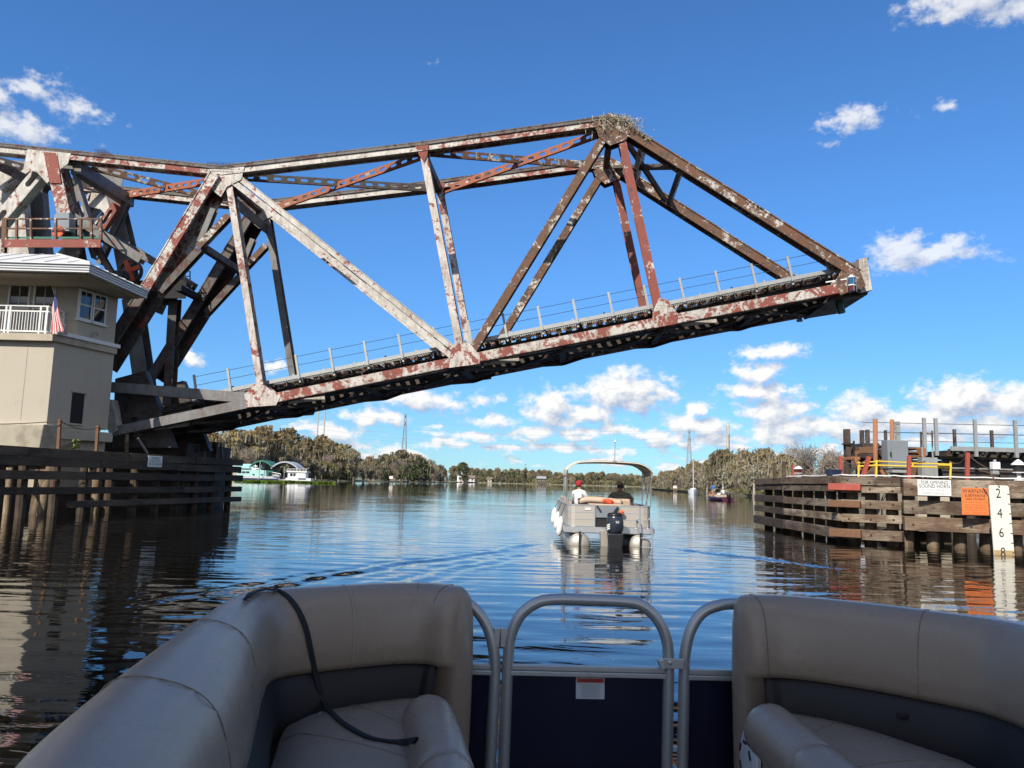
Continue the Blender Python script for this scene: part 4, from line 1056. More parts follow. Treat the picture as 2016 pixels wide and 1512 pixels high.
# ================================================================ CONTROL HOUSE
hs = thing('control_house', 'two storey cream bridge tender house with white metal roof and balcony', 'house', at(60, 880, 32.4))
zt = at(100, 664, 31.4).z; zb = at(100, 836, 31.4).z; zf = at(100, 884, 31.4).z
C1 = at(100, 750, 31.4); C2 = at(220, 750, 34.4); WN = V((C2-C1).x, (C2-C1).y) if False else (C2-C1); WD = V((WN.x, WN.y, 0)).normalized(); WNRM = V((WD.y, -WD.x, 0))
def vprism(pts, z0, z1): return lambda b: b.prism([V((p[0], p[1], z0)) for p in pts], V((0, 0, z1-z0)))
c1, c2 = (C1.x, C1.y), (C2.x, C2.y)
part('lower_wall', M['stucco'], hs, vprism([(-29, 31.4), c1, c2, (-29, c2[1])], zb, zt-.18))
part('slab', M['concrete'], hs, vprism([(-29, 31.15), (c1[0]+.04, 31.15), (c1[0]+.12, 31.3), (c2[0]+.12, c2[1]), (-29, c2[1])], zt-.18, zt+.10))
part('ledge', M['paint_white'], hs, vprism([(c1[0]-.02, 31.1), (c1[0]+.2, 31.25), (c2[0]+.2, c2[1]+.1), (c2[0]-.4, c2[1]+.1)], zt+.10, zt+.26))
ws = 1.05; U1 = V((c1[0], c1[1], 0)) + WD*ws - WNRM*.05; U2 = V((c2[0], c2[1], 0)) - WNRM*.05
ze = at(175, 536, 30.1).z
part('upper_wall', M['stucco'], hs, vprism([(-29, U1.y), (U1.x, U1.y), (U2.x, U2.y), (-29, U2.y)], zt+.10, ze+.02))
# base: chamfered concrete plinth
bp = at(85, 870, 31.4)
b = MB(); b.hexa([V((-29, 31.3, zf-.6)), V((bp.x-.1, 31.3, zf-.3)), V((bp.x-.1, 34.0, zf-.3)), V((-29, 34.0, zf-.6)), V((-29, 31.2, zb)), V((c1[0]+.02, 31.2, zb)), V((c2[0], 34.0, zb)), V((-29, 34.0, zb))]); b.build('plinth', M['concrete'], hs, bevel=.04)
b = MB(); b.prism([V((c1[0]+.25, 32.0, zb-.12)), V((c2[0]+.25, 34.4, zb-.12)), V((c2[0]-1.5, 34.4, zb-.12)), V((c1[0]-1, 32.0, zb-.12))], V((0, 0, -.42))); b.build('side_beam', M['concrete'], hs, bevel=.03)
b = MB(); b.prism([V((c1[0]-.2, 32.2, zb-.54)), V((c2[0]-.1, 34.5, zb-.54)), V((c2[0]-1.5, 34.5, zb-.54)), V((c1[0]-1, 32.2, zb-.54))], V((0, 0, -2.2))); b.build('side_wall', M['concrete'], hs)
# roof
E1 = at(175, 536, 30.1); E2 = at(289, 590, 34.5); E1.z = ze; E2.z = ze; E0 = V((-30, 29.95, ze)); E3 = V((-30, E2.y+.5, ze))
fh = .29
part('fascia', M['roofmetal'], hs, lambda b: b.prism([E0, E1, E2, E3], V((0, 0, fh))))
inn = [E0+V((.0, .25, 0)), E1+V((-.25, .28, 0)), E2+V((-.3, -.1, 0)), E3]
part('soffit', M['stucco'], hs, lambda b: b.prism([p+V((0, 0, -.01)) for p in inn], V((0, 0, -.05))))
R1 = V((at(112, 500, 32.8).x, 32.8, at(112, 506, 32.8).z+.05)); R0_ = V((-30, 32.8, R1.z))
def slab4(b, pts, th=.05):
    b.prism([V(p) for p in pts], V((0, 0, th)))
rf = MB(); z1 = V((0, 0, fh+.004)); o_ = .06
f1, f2, f0, f3 = E1+z1+V((o_, -o_, 0)), E2+z1+V((o_, 0, 0)), E0+z1+V((0, -o_, 0)), E3+z1
for pts in ([f0, f1, R1, R0_], [f1, f2, R1], [f2, f3, R0_, R1]): slab4(rf, pts)
roof = rf.build('roof', M['roofmetal'], hs)
sm = MB()
for k in range(16):
    u = k/15; a = f0.lerp(f1, u); r_ = V((min(R1.x, a.x), R1.y, 0)); fz = 1.0
    if a.x > R1.x:
        fz = (f1.x-a.x)/(f1.x-R1.x); r_ = f1.lerp(R1, fz)
    else: r_ = V((a.x, R1.y, R1.z))
    sm.beam(a+V((0, 0, .06)), r_+V((0, 0, .06)), .05, .03, V((1, 0, 0)))
for k in range(1, 7):
    a = f1.lerp(f2, k/7); r_ = R1.lerp(R1, 0); fz = .95; sm.beam(a+V((0, 0, .06)), a.lerp(R1, .93)+V((0, 0, .06)), .05, .03, WD)
sm.beam(f1+V((0, 0, .07)), R1+V((0, 0, .08)), .06, .09, V((.7, -.7, 0))); sm.build('roof_seams', M['roofmetal'], roof)
sm = MB()
for z in (.09, .19): sm.beam(E1+V((.012, -.012, z)), E0+V((0, -.012, z)), .02, .03, V((0, 1, 0))); sm.beam(E1+V((.012, 0, z)), E2+V((.012, 0, z)), .02, .03, V((1, 0, 0)))
sm.build('fascia_groove', M['cabinet'], hs)
# windows: double hung pairs
def window(o, r, u, n, w, h, cols=2):
    """o = lower left corner on the wall; r right, u up, n outward"""
    f = MB(); fw = .07
    def bx(m_, x0, x1, y0, y1, d0, d1):
        m_.hexa([o+r*x0+u*y0+n*d0, o+r*x1+u*y0+n*d0, o+r*x1+u*y0+n*d1, o+r*x0+u*y0+n*d1, o+r*x0+u*y1+n*d0, o+r*x1+u*y1+n*d0, o+r*x1+u*y1+n*d1, o+r*x0+u*y1+n*d1])
    bx(f, 0, w, 0, fw, -.05, .05); bx(f, 0, w, h-fw, h, -.05, .05); bx(f, 0, fw, fw, h-fw, -.05, .05); bx(f, w-fw, w, fw, h-fw, -.05, .05)
    wn = f.build('window', M['paint_white'], hs)
    sl = MB(); bx(sl, -.08, w+.08, -.07, -.003, -.05, .10); sl.build('sill', M['paint_white'], wn)
    s = MB(); bx(s, fw, w-fw, h*.5-.035, h*.5+.035, -.02, .035)
    for c in range(1, cols): bx(s, w*c/cols-.012, w*c/cols+.012, h*.5+.036, h-fw-.002, -.02, .02); 
    s.build('sash_bar', M['paint_white'], wn)
    p = MB(); bx(p, fw, w-fw, fw, h*.5-.036, -.04, -.005); bx(p, fw, w-fw, h*.5+.037, h-fw, -.04, .005); p.build('pane', M['glass'], wn)
yw = U1.y
for px0, px1 in ((11, 54), (61, 105)):
    a, c = at(px0, 640, yw), at(px1, 640, yw); ztop = at(px0, 559, yw).z
    window(V((a.x, yw, zt+.35)), V((1, 0, 0)), V((0, 0, 1)), V((0, -1, 0)), c.x-a.x, ztop-zt-.35)
a = onplane(151, 627, U1, WNRM); c = onplane(204, 650, U1, WNRM); tz = onplane(156, 568, U1, WNRM).z; Lw = (c-a).dot(WD)
for k in (0, 1): window(a+WD*(Lw*.5*k+.02*k)+WNRM*.01, WD, V((0, 0, 1)), WNRM, Lw*.49, tz-a.z)
# dark hatch on the lower side wall
a, c = onplane(137, 832, C1, WNRM), onplane(160, 838, C1, WNRM); hz = onplane(142, 773, C1, WNRM).z
b = MB(); b.hexa([a-WNRM*.02, c-WNRM*.02, c+WNRM*.03, a+WNRM*.03, V((a.x, a.y, hz))-WNRM*.02, V((c.x, c.y, hz))-WNRM*.02, V((c.x, c.y, hz))+WNRM*.03, V((a.x, a.y, hz))+WNRM*.03])
ht = b.build('hatch', M['dark'], hs)
b = MB(); L2 = (c-a).length
b.beam(V((a.x, a.y, hz+.06))-WD*.08+WNRM*.03, V((c.x, c.y, hz+.06))+WD*.12+WNRM*.03, .06, .07, WNRM); b.build('hatch_hood', M['stucco'], ht); b = MB(); b.beam(V((a.x, a.y, a.z-.05))-WD*.05+WNRM*.03, V((c.x, c.y, a.z-.05))+WD*.05+WNRM*.03, .07, .08, WNRM); b.build('hatch_sill', M['stucco'], ht)
# control joints in the stucco
b = MB(); x = at(48, 750, 31.4).x; b.box((x, 31.395, (zb+zt)/2), (.02, .014, zt-zb-.3)); b.build('wall_joint', M['concrete'], hs)
# balcony railing
b = MB(); yr = 31.27; xr = at(94, 640, yr).x; zr = at(50, 602, yr).z
for z in (zr, zr-.22, zt+.20): b.beam((-29, yr, z), (xr, yr, z), .06, .06, V((0, 1, 0)))
for z in (zr, zr-.22, zt+.20): b.beam((xr, yr, z), (xr, U1.y, z), .06, .06, V((1, 0, 0)))
for px in (91, 78, 18, 10): x = at(px, 640, yr).x; b.beam((x, yr, zt+.1), (x, yr, zr), .07, .07, V((0, 1, 0)))
b.beam((xr, U1.y-.1, zt+.1), (xr, U1.y-.1, zr), .07, .07, V((0, 1, 0)))
rl = b.build('balcony_railing', M['paint_white'], hs)
b = MB(); x = xr-.12
while x > -28: b.beam((x, yr, zt+.22), (x, yr, zr-.24), .025, .025, V((0, 1, 0))); x -= .115
for k in range(1, 9): y = yr+(U1.y-yr)*k/9; b.beam((xr, y, zt+.22), (xr, y, zr-.24), .025, .025, V((0, 1, 0)))
b.build('balusters', M['paint_white'], rl)
b = MB(); b.tube([V((c1[0], c1[1], 0))+WD*1.7+WNRM*.1+V((0, 0, zt+.3)), V((c1[0], c1[1], 0))+WD*1.75+WNRM*.15+V((0, 0, zt+.52)), V((c1[0], c1[1], 0))+WD*1.95+WNRM*.15+V((0, 0, zt+.55)), V((c1[0], c1[1], 0))+WD*2.0+WNRM*.15+V((0, 0, zt+.42))], .025, 6); b.build('vent_pipe', M['cabinet'], hs)
# flag on a slanted staff
fl = thing('flag', 'small drooping stars and stripes flag on a slanted staff at the balcony corner', 'flag', at(120, 655, 31.2))
q0, q1 = at(125, 652, 31.2), at(104, 567, 30.95)
part('staff', M['alum'], fl, lambda b: b.tube([q0, q1], .014, 6))
part('finial', M['yellow'], fl, lambda b: b.lathe(q1, [(.0, .05), (.025, .03), (.025, -.01), (.0, -.02)][::-1], (0, 0, 1), 8))
M['flagred'] = simple('flag_red', (.48, .04, .05), .8); M['flagwhite'] = simple('flag_white', (.72, .70, .68), .8); M['flagblue'] = simple('flag_blue', (.03, .045, .17), .8)
FC = [at(108, 574, 30.95), at(103, 608, 31.0), at(127, 650, 30.9), at(101, 658, 30.85)]   # hoist top, hoist foot, fly top, fly foot
def fp(u, v):     # u along the drooping fly, v down the hoist
    p = FC[0].lerp(FC[1], v).lerp(FC[2].lerp(FC[3], v), u)
    return p + V((.012*math.sin(u*7+v*4), -.07*u*math.sin(v*10+u*2.5) - .02, -.03*math.sin(u*3.1)))
NV = 13; NU = 16
R_, W_, B_ = MB(), MB(), MB()
for i in range(NV):
    for k in range(NU):
        v0, v1, u0, u1 = i/NV, (i+1)/NV, k/NU, (k+1)/NU
        tgt = B_ if (u1 <= .42 and v1 <= 7.01/13) else (R_ if i % 2 == 0 else W_)
        tgt.quad(fp(u0, v0), fp(u1, v0), fp(u1, v1), fp(u0, v1))
R_.build('red_stripes', M['flagred'], fl); W_.build('white_stripes', M['flagwhite'], fl); B_.build('canton', M['flagblue'], fl)
S_ = MB()
for r_ in range(9):
    for c_ in range(6 if r_ % 2 == 0 else 5):
        u = .42*((c_+.5)/6 + (0 if r_ % 2 == 0 else .5/6)); v = 7/13*(r_+.5)/9; c = fp(u, v); e = (fp(u+.01, v)-c).normalized(); g = (fp(u, v+.01)-c).normalized(); n = e.cross(g).normalized()
        for s in (-1, 1):
            pts = [c + n*s*.004 + (e*math.cos(a*math.pi/5+.3)+g*math.sin(a*math.pi/5+.3))*(.0075 if a % 2 == 0 else .0034) for a in range(10)]; S_.add(pts, [tuple(range(10))])
S_.build('stars', M['flagwhite'], fl)
t_ = thing('junction_box', 'white utility box with a lamp on the house ledge beside the flag', 'box', at(122, 660, 31.2))
c = at(120, 651, 31.2); part('box', M['paint_white'], t_, lambda b: b.box(c, (.26, .2, .28)), bevel=.015)
part('lamp', M['paint_white'], t_, lambda b: b.lathe(c+V((.1, 0, .16)), [(.05, 0), (.08, .04), (.06, .1), (.02, .12)], (0, 0, 1), 10))
part('plate', M['stucco'], t_, lambda b: b.box(c+V((.2, .05, -.02)), (.06, .1, .26)))
# ================================================================ LEFT TIMBER FENDER
def XYZ(px, Y, z): p = at(px, hor(px), Y); return V((p.x, Y, z))
lf = thing('timber_fender', 'long dark shaded timber pier fender below the cream control house', 'timber fender', (-16, 35, 0))
La, Lb = V((-18.3, 23.2, 0)), XYZ(468, 42.7, 0)
Ld = (Lb-La).normalized(); Ln = V((Ld.y, -Ld.x, 0))   # outward, to the river
LL = (Lb-La).length
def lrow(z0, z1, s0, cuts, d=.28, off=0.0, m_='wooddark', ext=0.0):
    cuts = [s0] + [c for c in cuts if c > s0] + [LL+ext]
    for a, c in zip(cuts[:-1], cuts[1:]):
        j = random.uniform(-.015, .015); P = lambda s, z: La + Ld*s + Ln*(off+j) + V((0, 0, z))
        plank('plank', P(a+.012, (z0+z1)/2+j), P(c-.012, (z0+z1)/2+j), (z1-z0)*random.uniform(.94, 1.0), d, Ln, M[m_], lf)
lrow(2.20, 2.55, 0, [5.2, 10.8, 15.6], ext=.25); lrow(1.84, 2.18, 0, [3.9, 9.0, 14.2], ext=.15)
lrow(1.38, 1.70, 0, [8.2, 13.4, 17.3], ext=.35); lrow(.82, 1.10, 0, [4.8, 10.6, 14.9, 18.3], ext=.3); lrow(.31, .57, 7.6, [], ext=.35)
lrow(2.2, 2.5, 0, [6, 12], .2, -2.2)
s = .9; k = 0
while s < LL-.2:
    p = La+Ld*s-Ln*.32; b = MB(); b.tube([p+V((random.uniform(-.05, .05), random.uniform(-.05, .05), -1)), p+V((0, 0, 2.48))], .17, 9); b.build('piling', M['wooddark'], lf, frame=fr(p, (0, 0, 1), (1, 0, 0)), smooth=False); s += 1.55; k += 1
# sunlit pilings seen through the gaps near the left edge of the picture
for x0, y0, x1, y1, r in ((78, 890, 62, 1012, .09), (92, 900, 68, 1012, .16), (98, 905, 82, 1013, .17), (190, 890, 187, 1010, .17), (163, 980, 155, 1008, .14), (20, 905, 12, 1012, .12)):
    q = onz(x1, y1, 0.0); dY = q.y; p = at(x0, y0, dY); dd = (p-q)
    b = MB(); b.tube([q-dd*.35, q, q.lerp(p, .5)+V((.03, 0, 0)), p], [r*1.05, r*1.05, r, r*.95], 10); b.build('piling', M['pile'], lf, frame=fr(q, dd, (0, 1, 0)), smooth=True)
for px, py in ((24, 911), (89, 915), (190, 922)):
    c = onplane(px, py, La+Ln*.12, Ln); part('block', M['pile'], lf, lambda b: b.box(c-Ln*.35, (.5, .3, .34)))
t_ = thing('warning_sign', 'small faded white do not anchor board nailed to the dark left fender', 'sign', onplane(305, 910, La+Ln*.17, Ln))
sa = onplane(292, 897, La+Ln*.17, Ln); sb = onplane(318, 920, La+Ln*.17, Ln); sc = (sa+sb)/2; sw = abs((sb-sa).dot(Ld)); sh = abs(sb.z-sa.z)
part('board', M['signwhite'], t_, lambda b: b.beam(sc-Ld*sw/2, sc+Ld*sw/2, sh, .025, Ln), bevel=.005)
for f, tx, sz in ((.30, 'DANGER', .17), (.06, 'CABLE CROSSING', .155), (-.24, 'DO NOT ANCHOR', .25)):
    text('lettering', tx, sz*sh/.62, Ld, (0, 0, 1), sc+Ln*.016+V((0, 0, f*sh)), M['ink'], t_, .003, stretch=min(1.0, sw*.86/(len(tx)*sz*sh/.62*.66)))
def post(name, lab, cat, p, h, r, mat, group=None, lean=V((0, 0, 0))):
    t = thing(name, lab, cat, p, 0, group); part('shaft', mat, t, lambda b: b.beam(p-V((0, 0, .05)), V(p)+V((0, 0, h))+lean, r*2, r*2, V((0, 1, 0))), bevel=.01); return t
zl = 2.55
for px, top, lab in ((118, 826, 'brown rusty rope post on the dark fender at the corner of the control house'), (193, 838, 'brown rusty rope post on the dark fender right of the dark hatch')):
    p = onplane(px-3, 884, La-Ln*.1, Ln); p.z = zl; q = at(px, top, p.y); post('rope_post', lab, 'post', p, q.z-zl, .055, M['rustbeam'], 'rusty rope posts on the left fender', V((q.x-p.x, 0, 0)))
def sag(p, q, s): return [p.lerp(q, u)-V((0, 0, 4*s*u*(1-u))) for u in np.linspace(0, 1, 13)]
r1 = at(119, 829, onplane(115, 884, La, Ln).y); r2 = at(193, 842, onplane(190, 884, La, Ln).y); r0 = V((-26, 26, r1.z+.5))
o = MB().tube(sag(r0, r1, .5)[:-1] + sag(r1, r2, .16) + [at(206, 846, r2.y+1)], .018, 5).build('guard_rope', M['rope']); tag(o, 'dark rope sagging between the rusty posts on the left fender', 'rope')
for px, top, base, r, m_, nm, lab in ((422, 870, 903, .13, 'wooddark', 'timber_post', 'thick dark timber post on the outer end of the left fender'), (437, 872, 903, .05, 'steel_black', 'thin_post', 'thin dark leaning post on the outer end of the left fender'), (402, 876, 903, .04, 'pile', 'pale_stake', 'thin pale stake on top of the left fender')):
    p = onplane(px, base, La-Ln*.3, Ln); p.z = 2.5; q = at(px, top, p.y); post(nm, lab, 'post', p, q.z-2.5, r, M[m_], None, V((-.12 if px == 437 else 0, 0, 0)))
t_ = thing('signal_lamp', 'dark round signal lamp on a short stand on the left fender', 'lamp', onplane(384, 900, La-Ln*.3, Ln)); c = onplane(384, 884, La-Ln*.3, Ln)
part('head', M['dark'], t_, lambda b: b.lathe(c, [(.10, -.14), (.17, -.1), (.18, .12), (.08, .2)], (0, 0, 1), 12)); part('stand', M['steel_black'], t_, lambda b: b.tube([c, c-V((0, 0, .6))], .05, 6))
p, q = onplane(290, 892, La-Ln*.4, Ln), onplane(271, 862, La-Ln*.4, Ln); o = MB().tube([p, q], .055, 8).build('pipe_brace', M['galv']); tag(o, 'pale slanted pipe leaning behind the do not anchor sign', 'pipe')
p, q = onplane(249, 890, La-Ln*1.2, Ln), onplane(250, 855, La-Ln*1.2, Ln); o = MB().tube([p, q], .09, 8).build('stub_pile', M['pile']); tag(o, 'short pale timber stub under the hinge end of the bridge', 'post')
# small weed growing on the fender top
M['weed'] = simple('fresh_weed_leaves', (.20, .24, .06), .8)
t_ = thing('weed', 'small yellow green weed sprouting on the dark fender below the house', 'plant', onplane(148, 884, La, Ln)); c = onplane(148, 884, La, Ln); b = MB()
for i in range(40):
    e = V(rdir(1)[0])*.09; w = V(rdir(1)[0])*.05; d = c+V((rng.normal(0, .07), rng.normal(0, .07), rng.uniform(0, .36))); b.add([d-e, d+w, d+e, d-w], [(0, 1, 2, 3)])
b.build('leaves', M['weed'], t_)

# ================================================================ RIGHT TIMBER FENDER
rfn = thing('timber_fender', 'sunlit weathered timber pier fender carrying the horn sign and orange warning', 'timber fender', (12.5, 28, 0))
RP = [XYZ(1492, 36.9, 0), XYZ(1548, 32.4, 0), XYZ(1657, 26.8, 0), XYZ(1776, 25.6, 0), XYZ(2040, 24.6, 0), XYZ(2300, 23.8, 0)]
def rrow(i, z0, z1, d=.28, m_='wood', off=0.0, e0=0.0, e1=0.0):
    a, c = RP[i], RP[i+1]; t = (c-a).normalized(); n = V((t.y, -t.x, 0)); n = -n if (n.x > 0 if i < 2 else n.y > 0) else n
    off += random.uniform(-.03, .03); o = n*off + V((0, 0, (z0+z1)/2 + random.uniform(-.015, .015)))
    hh = (z1-z0)*random.uniform(.90, 1); tl = V((0, 0, random.uniform(-.02, .02)))
    pk = plank('plank', a+o-t*e0+t*.01+tl, c+o+t*e1-t*.01-tl, hh, d, n, M[m_], rfn)
    L_ = (c-a).length
    for s_ in (.25, L_*.5, L_-.25):
        bc = a+o+t*s_+n*(d/2+.004)+V((0, 0, random.uniform(-.04, .04)))
        part('bolt', M['rivet'], pk, lambda b: b.lathe(bc, [(.035, -.01), (.035, .014), (.02, .024)], n, 8))
ROW = [(1.93, 2.21), (1.68, 1.91), (1.16, 1.44), (.70, .97), (.12, .48)]
for i in (0, 1, 2):
    for k, (z0, z1) in enumerate(ROW): rrow(i, z0, z1, m_='wooddark' if i == 0 else 'wood', off=random.uniform(-.03, .03), e0=.25 if (i == 0 and k > 1) else 0)  # nose segment in dark timber, its shadow put into the colour
for i in (3, 4):
    for z0, z1 in ((1.60, 2.20), (1.04, 1.50), (.53, .99)): rrow(i, z0, z1, off=.03, m_='wood')
for a, c, n_ in ((RP[0], RP[1], 3), (RP[1], RP[2], 5), (RP[2], RP[3], 3), (RP[3], RP[4], 5), (RP[4], RP[5], 4)):
    t = (c-a).normalized(); n = V((t.y, -t.x, 0)); n = -n if (n.x > 0 if abs(t.y) > .7 else n.y > 0) else n
    for k in range(n_):
        p = a.lerp(c, (k+.35)/n_)-n*.36; b = MB(); b.tube([p+V((random.uniform(-.12, .12), .1, -1)), p+V((0, 0, 2.1))], [.21, .18], 10); b.build('piling', M['wooddark' if a.y > 26.5 and c.y > 25.7 else 'pile'], rfn, frame=fr(p, (0, 0, 1), (1, 0, 0)), smooth=True)  # pilings behind the channel face darkened to paint the shade in the gaps
b = MB(); 

for i in range(3):
    a, c = RP[i], RP[i+1]; t = (c-a).normalized(); n = V((-t.y, t.x, 0)); n = -n if (n.x < 0 if i < 2 else n.y < 0) else n
    b.beam(a+n*.75+V((0, 0, 2.0)), c+n*.75+V((0, 0, 2.0)), .2, 1.0, n)
b.build('fender_deck', M['wooddark'], rfn)
for i, z, L_ in ((2, 1.86, 1.25), (2, 1.30, 1.2), (2, .34, 1.2)):   # red painted blocks at the corner
    a, c = RP[i], RP[i+1]; t = (c-a).normalized(); n = V((t.y, -t.x, 0)); n = -n if n.y > 0 else n
    plank('red_block', a-t*.35+n*.24+V((0, 0, z)), a+t*L_*.55+n*.24+V((0, 0, z)), .22 if z > .5 else .26, .16, n, M['redpost' if z > 1.5 else 'rustbeam'], rfn)
t_ = thing('bridge_pier', 'tan concrete pier showing through the gaps of the right timber fender', 'pier', XYZ(1838, 27.6, 0))
a, c = XYZ(1806, 27.4, 0), XYZ(1869, 27.4, 0); part('pier_shaft', M['concrete'], t_, lambda b: b.hexa([a+V((0, 0, .42)), c+V((0, 0, .42)), c+V((0, 4, .42)), a+V((0, 4, .42)), a+V((0, 0, 2.0)), c+V((0, 0, 2.0)), c+V((0, 4, 2.0)), a+V((0, 4, 2.0))]))
part('footing', M['wooddark'], t_, lambda b: b.box((a+c)/2+V((0, 2, -.2)), (2.0, 3.2, 1.2)))
# white conduit along the fender top
pts = []
for i in range(1, 5):
    for u in np.linspace(0, 1, 9)[:-1]:
        q = RP[i].lerp(RP[i+1], u); pts.append(q+V((0, -.05, 2.25+random.uniform(-.012, .02))))
o = MB().tube(pts, .022, 6).build('conduit', M['paint_white']); tag(o, 'thin white conduit running along the top edge of the right fender', 'conduit')

# signs
def board(name, lab, px0, py0, px1, py1, Y, mat, th=.03):
    a, c = at(px0, py0, Y), at(px1, py1, Y); t = thing(name, lab, 'sign', V((a.x+c.x, 2*Y, a.z+c.z))/2); cc = (a+c)/2; w, h = abs(c.x-a.x), abs(a.z-c.z)
    part('board', mat, t, lambda b: b.box(cc, (w, th, h)), bevel=.008); return t, cc, w, h
X_ = V((1, 0, 0)); Z_ = V((0, 0, 1))
t_, cc, w, h = board('horn_sign', 'white sign asking to sound horn for opening on the right fender', 1806, 944, 1873, 977, 24.95, M['signwhite'])
for f, tx, sz, m_ in ((.33, 'FOR OPENING', .155, 'ink'), (.09, 'SOUND HORN', .155, 'ink'), (-.14, 'OR CONTACT BRIDGE ON', .085, 'inkfade'), (-.35, 'MARINE CHANNEL  9', .11, 'inkfade')):
    text('lettering', tx, sz, X_, Z_, cc+V((0, -.017, f*h)), M[m_], t_, .003, stretch=w*.86/(len(tx)*sz*.62))
t_, cc, w, h = board('cable_sign', 'orange submarine cable crossing warning sign left of the depth gauge', 1892, 960, 1947, 1015, 24.55, M['signorange'])
for f, tx, sz, m_ in ((.37, 'WARNING', .17, 'ink'), (.22, 'SUBMARINE', .135, 'ink'), (.09, 'CABLE CROSSING', .11, 'ink'), (-.03, 'DO NOT ANCHOR', .06, 'inkorange'), (-.13, 'FOR INFORMATION', .06, 'inkorange'), (-.22, 'BEFORE DREDGING', .06, 'inkorange'), (-.31, 'OR EXCAVATION', .06, 'inkorange'), (-.40, 'CALL THE OWNER', .06, 'inkorange')):
    text('lettering', tx, sz, X_, Z_, cc+V((0, -.017, f*h)), M[m_], t_, .003, stretch=w*.84/(len(tx)*sz*.62))
part('border_line', M['inkorange'], t_, lambda b: [b.box(cc+V((sx*w*.465, -.017, 0)), (.008, .004, h*.93)) for sx in (-1, 1)] + [b.box(cc+V((0, -.017, sz_*h*.465)), (w*.93, .004, .008)) for sz_ in (-1, 1)])
Yg = 23.4; a, c = at(1947, 955, Yg), at(1986, 955, Yg); gw = c.x-a.x; zt_ = a.z; t_ = thing('clearance_gauge', 'tall cream clearance gauge board numbered two to eight standing in the water', 'gauge board', ((a.x+c.x)/2, Yg, 0))
xm = (a.x+c.x)/2; lean = V((.012, 0, 0))
b = MB(); xb = .08   # the foot stands a little further right
ch = .05
P = [(a.x+xb, -.6), (c.x+xb, -.6), (c.x, zt_-ch), (c.x-ch, zt_), (a.x+ch, zt_), (a.x, zt_-ch)]
b.prism([V((x, Yg, z)) for x, z in P], V((0, .04, 0))); b.build('board', M['gauge'], t_)
def gx(z): return xm + xb*(zt_-z)/(zt_+.6)
for tx, py in (('2', 972), ('4', 1011), ('6', 1049), ('8', 1088)):
    z = at(1965, py, Yg).z; text('numeral', tx, .40, X_, Z_, V((gx(z)-.04, Yg-.004, z)), M['ink'], t_, .003, stretch=.82)
b = MB()
for k in range(8):
    z = at(1985, 973+19.2*k, Yg).z; b.box((gx(z)+gw/2-.035, Yg-.006, z), (.07, .006, .022))
b.build('tick_marks', M['ink'], t_)
part('waterline_stain', simple('waterline_stain', (.45, .33, .16), .7), t_, lambda b: b.box((gx(.1), Yg-.003, .06), (gw*.99, .004, .14)))
part('backing_post', M['wooddark'], t_, lambda b: b.beam((xm+.1, Yg+.2, -1), (xm, Yg+.2, 1.9), .2, .2, V((0, 1, 0))))
part('hanger', M['rope'], t_, lambda b: b.tube([(xm, Yg-.02, zt_-.05), (xm-.05, Yg+.3, zt_+.35), (xm-.15, Yg+.9, zt_+.5)], .02, 6))

# things standing on the right fender
ZR = 2.2
def onf(px, Y): return XYZ(px, Y, ZR)
for px, top, Y, m_, nm, lab, r in ((1525, 911, 33.5, 'wooddark', 'timber_post', 'first dark post on the far nose of the right fender', .06), (1544, 909, 33.0, 'wooddark', 'timber_post', 'second dark post on the far nose of the right fender', .065), (1580, 917, 31.5, 'steel_dark', 'stub_post', 'dark rusty stub post right of the small lantern', .05), (1562, 915, 31.8, 'redpost', 'red_stake', 'short red stake left of the small lantern on the right fender', .04)):
    p = onf(px, Y); q = at(px, top, Y); post(nm, lab, 'post', p, q.z-ZR, r, M[m_], None, V((q.x-p.x, 0, 0)))
RPOST = [(1655, 898, 27.8, 0, 'red rope post at the corner of the right fender'), (1790, 897, 26.4, 0, 'red rope post in front of the grey cabinet'), (1905, 891, 26.0, 0, 'faded pink rope post right of the yellow railing'), (2040, 893, 25.8, 0, 'red rope post at the right edge')]
tops = []
for px, top, Y, ln, lab in RPOST:
    p = onf(px, Y); q = at(px, top, Y); post('rope_post', lab, 'post', p, q.z-ZR, .055, M['redpost'], 'red rope posts', V((q.x-p.x, 0, 0))); tops.append(V((q.x, Y, q.z-.06)))
p, q = at(1698, 941, 27.4), at(1711, 899, 27.4); t_ = thing('rope_post', 'red rope post leaning far over left of the yellow railing post', 'post', p, 0, 'red rope posts'); part('shaft', M['redpost'], t_, lambda b: b.beam(p, q, .12, .12, V((0, 1, 0))))
for (p, q, s, lab) in ((tops[0], at(1711, 900, 27.4), .25, 'rope from the corner post to the leaning red post'), (tops[1], at(1822, 908, 27), .1, 'short rope right of the red post before the cabinet'), (at(1870, 908, 27), tops[2], .18, 'rope rising to the faded pink post'), (tops[2], tops[3], .55, 'rope sagging right of the faded pink post')):
    o = MB().tube(sag(p, q, s), .02, 5).build('guard_rope', M['rope']); tag(o, lab, 'rope', 'ropes on the right fender')
def lantern(px, base, top, Y, lab, s=1.0, body='lensred'):
    p = onf(px, Y); z1 = at(px, top, Y).z; H = z1-ZR; t = thing('navigation_lantern', lab, 'lantern', p)
    part('stand', M['paint_white'], t, lambda b: b.lathe(p, [(.14*s, 0), (.14*s, .05), (.06*s, .08), (.06*s, H*.38)], (0, 0, 1), 10))
    part('body', M[body], t, lambda b: b.lathe(p, [(.14*s, H*.40), (.15*s, H*.72)], (0, 0, 1), 10)); part('collar', M['paint_white'], t, lambda b: b.lathe(p, [(.18*s, H*.36), (.18*s, H*.40)], (0, 0, 1), 10))
    part('roof', M['paint_white'], t, lambda b: b.lathe(p, [(.20*s, H*.72), (.20*s, H*.76), (.05*s, H*.96), (.01, H)], (0, 0, 1), 10))
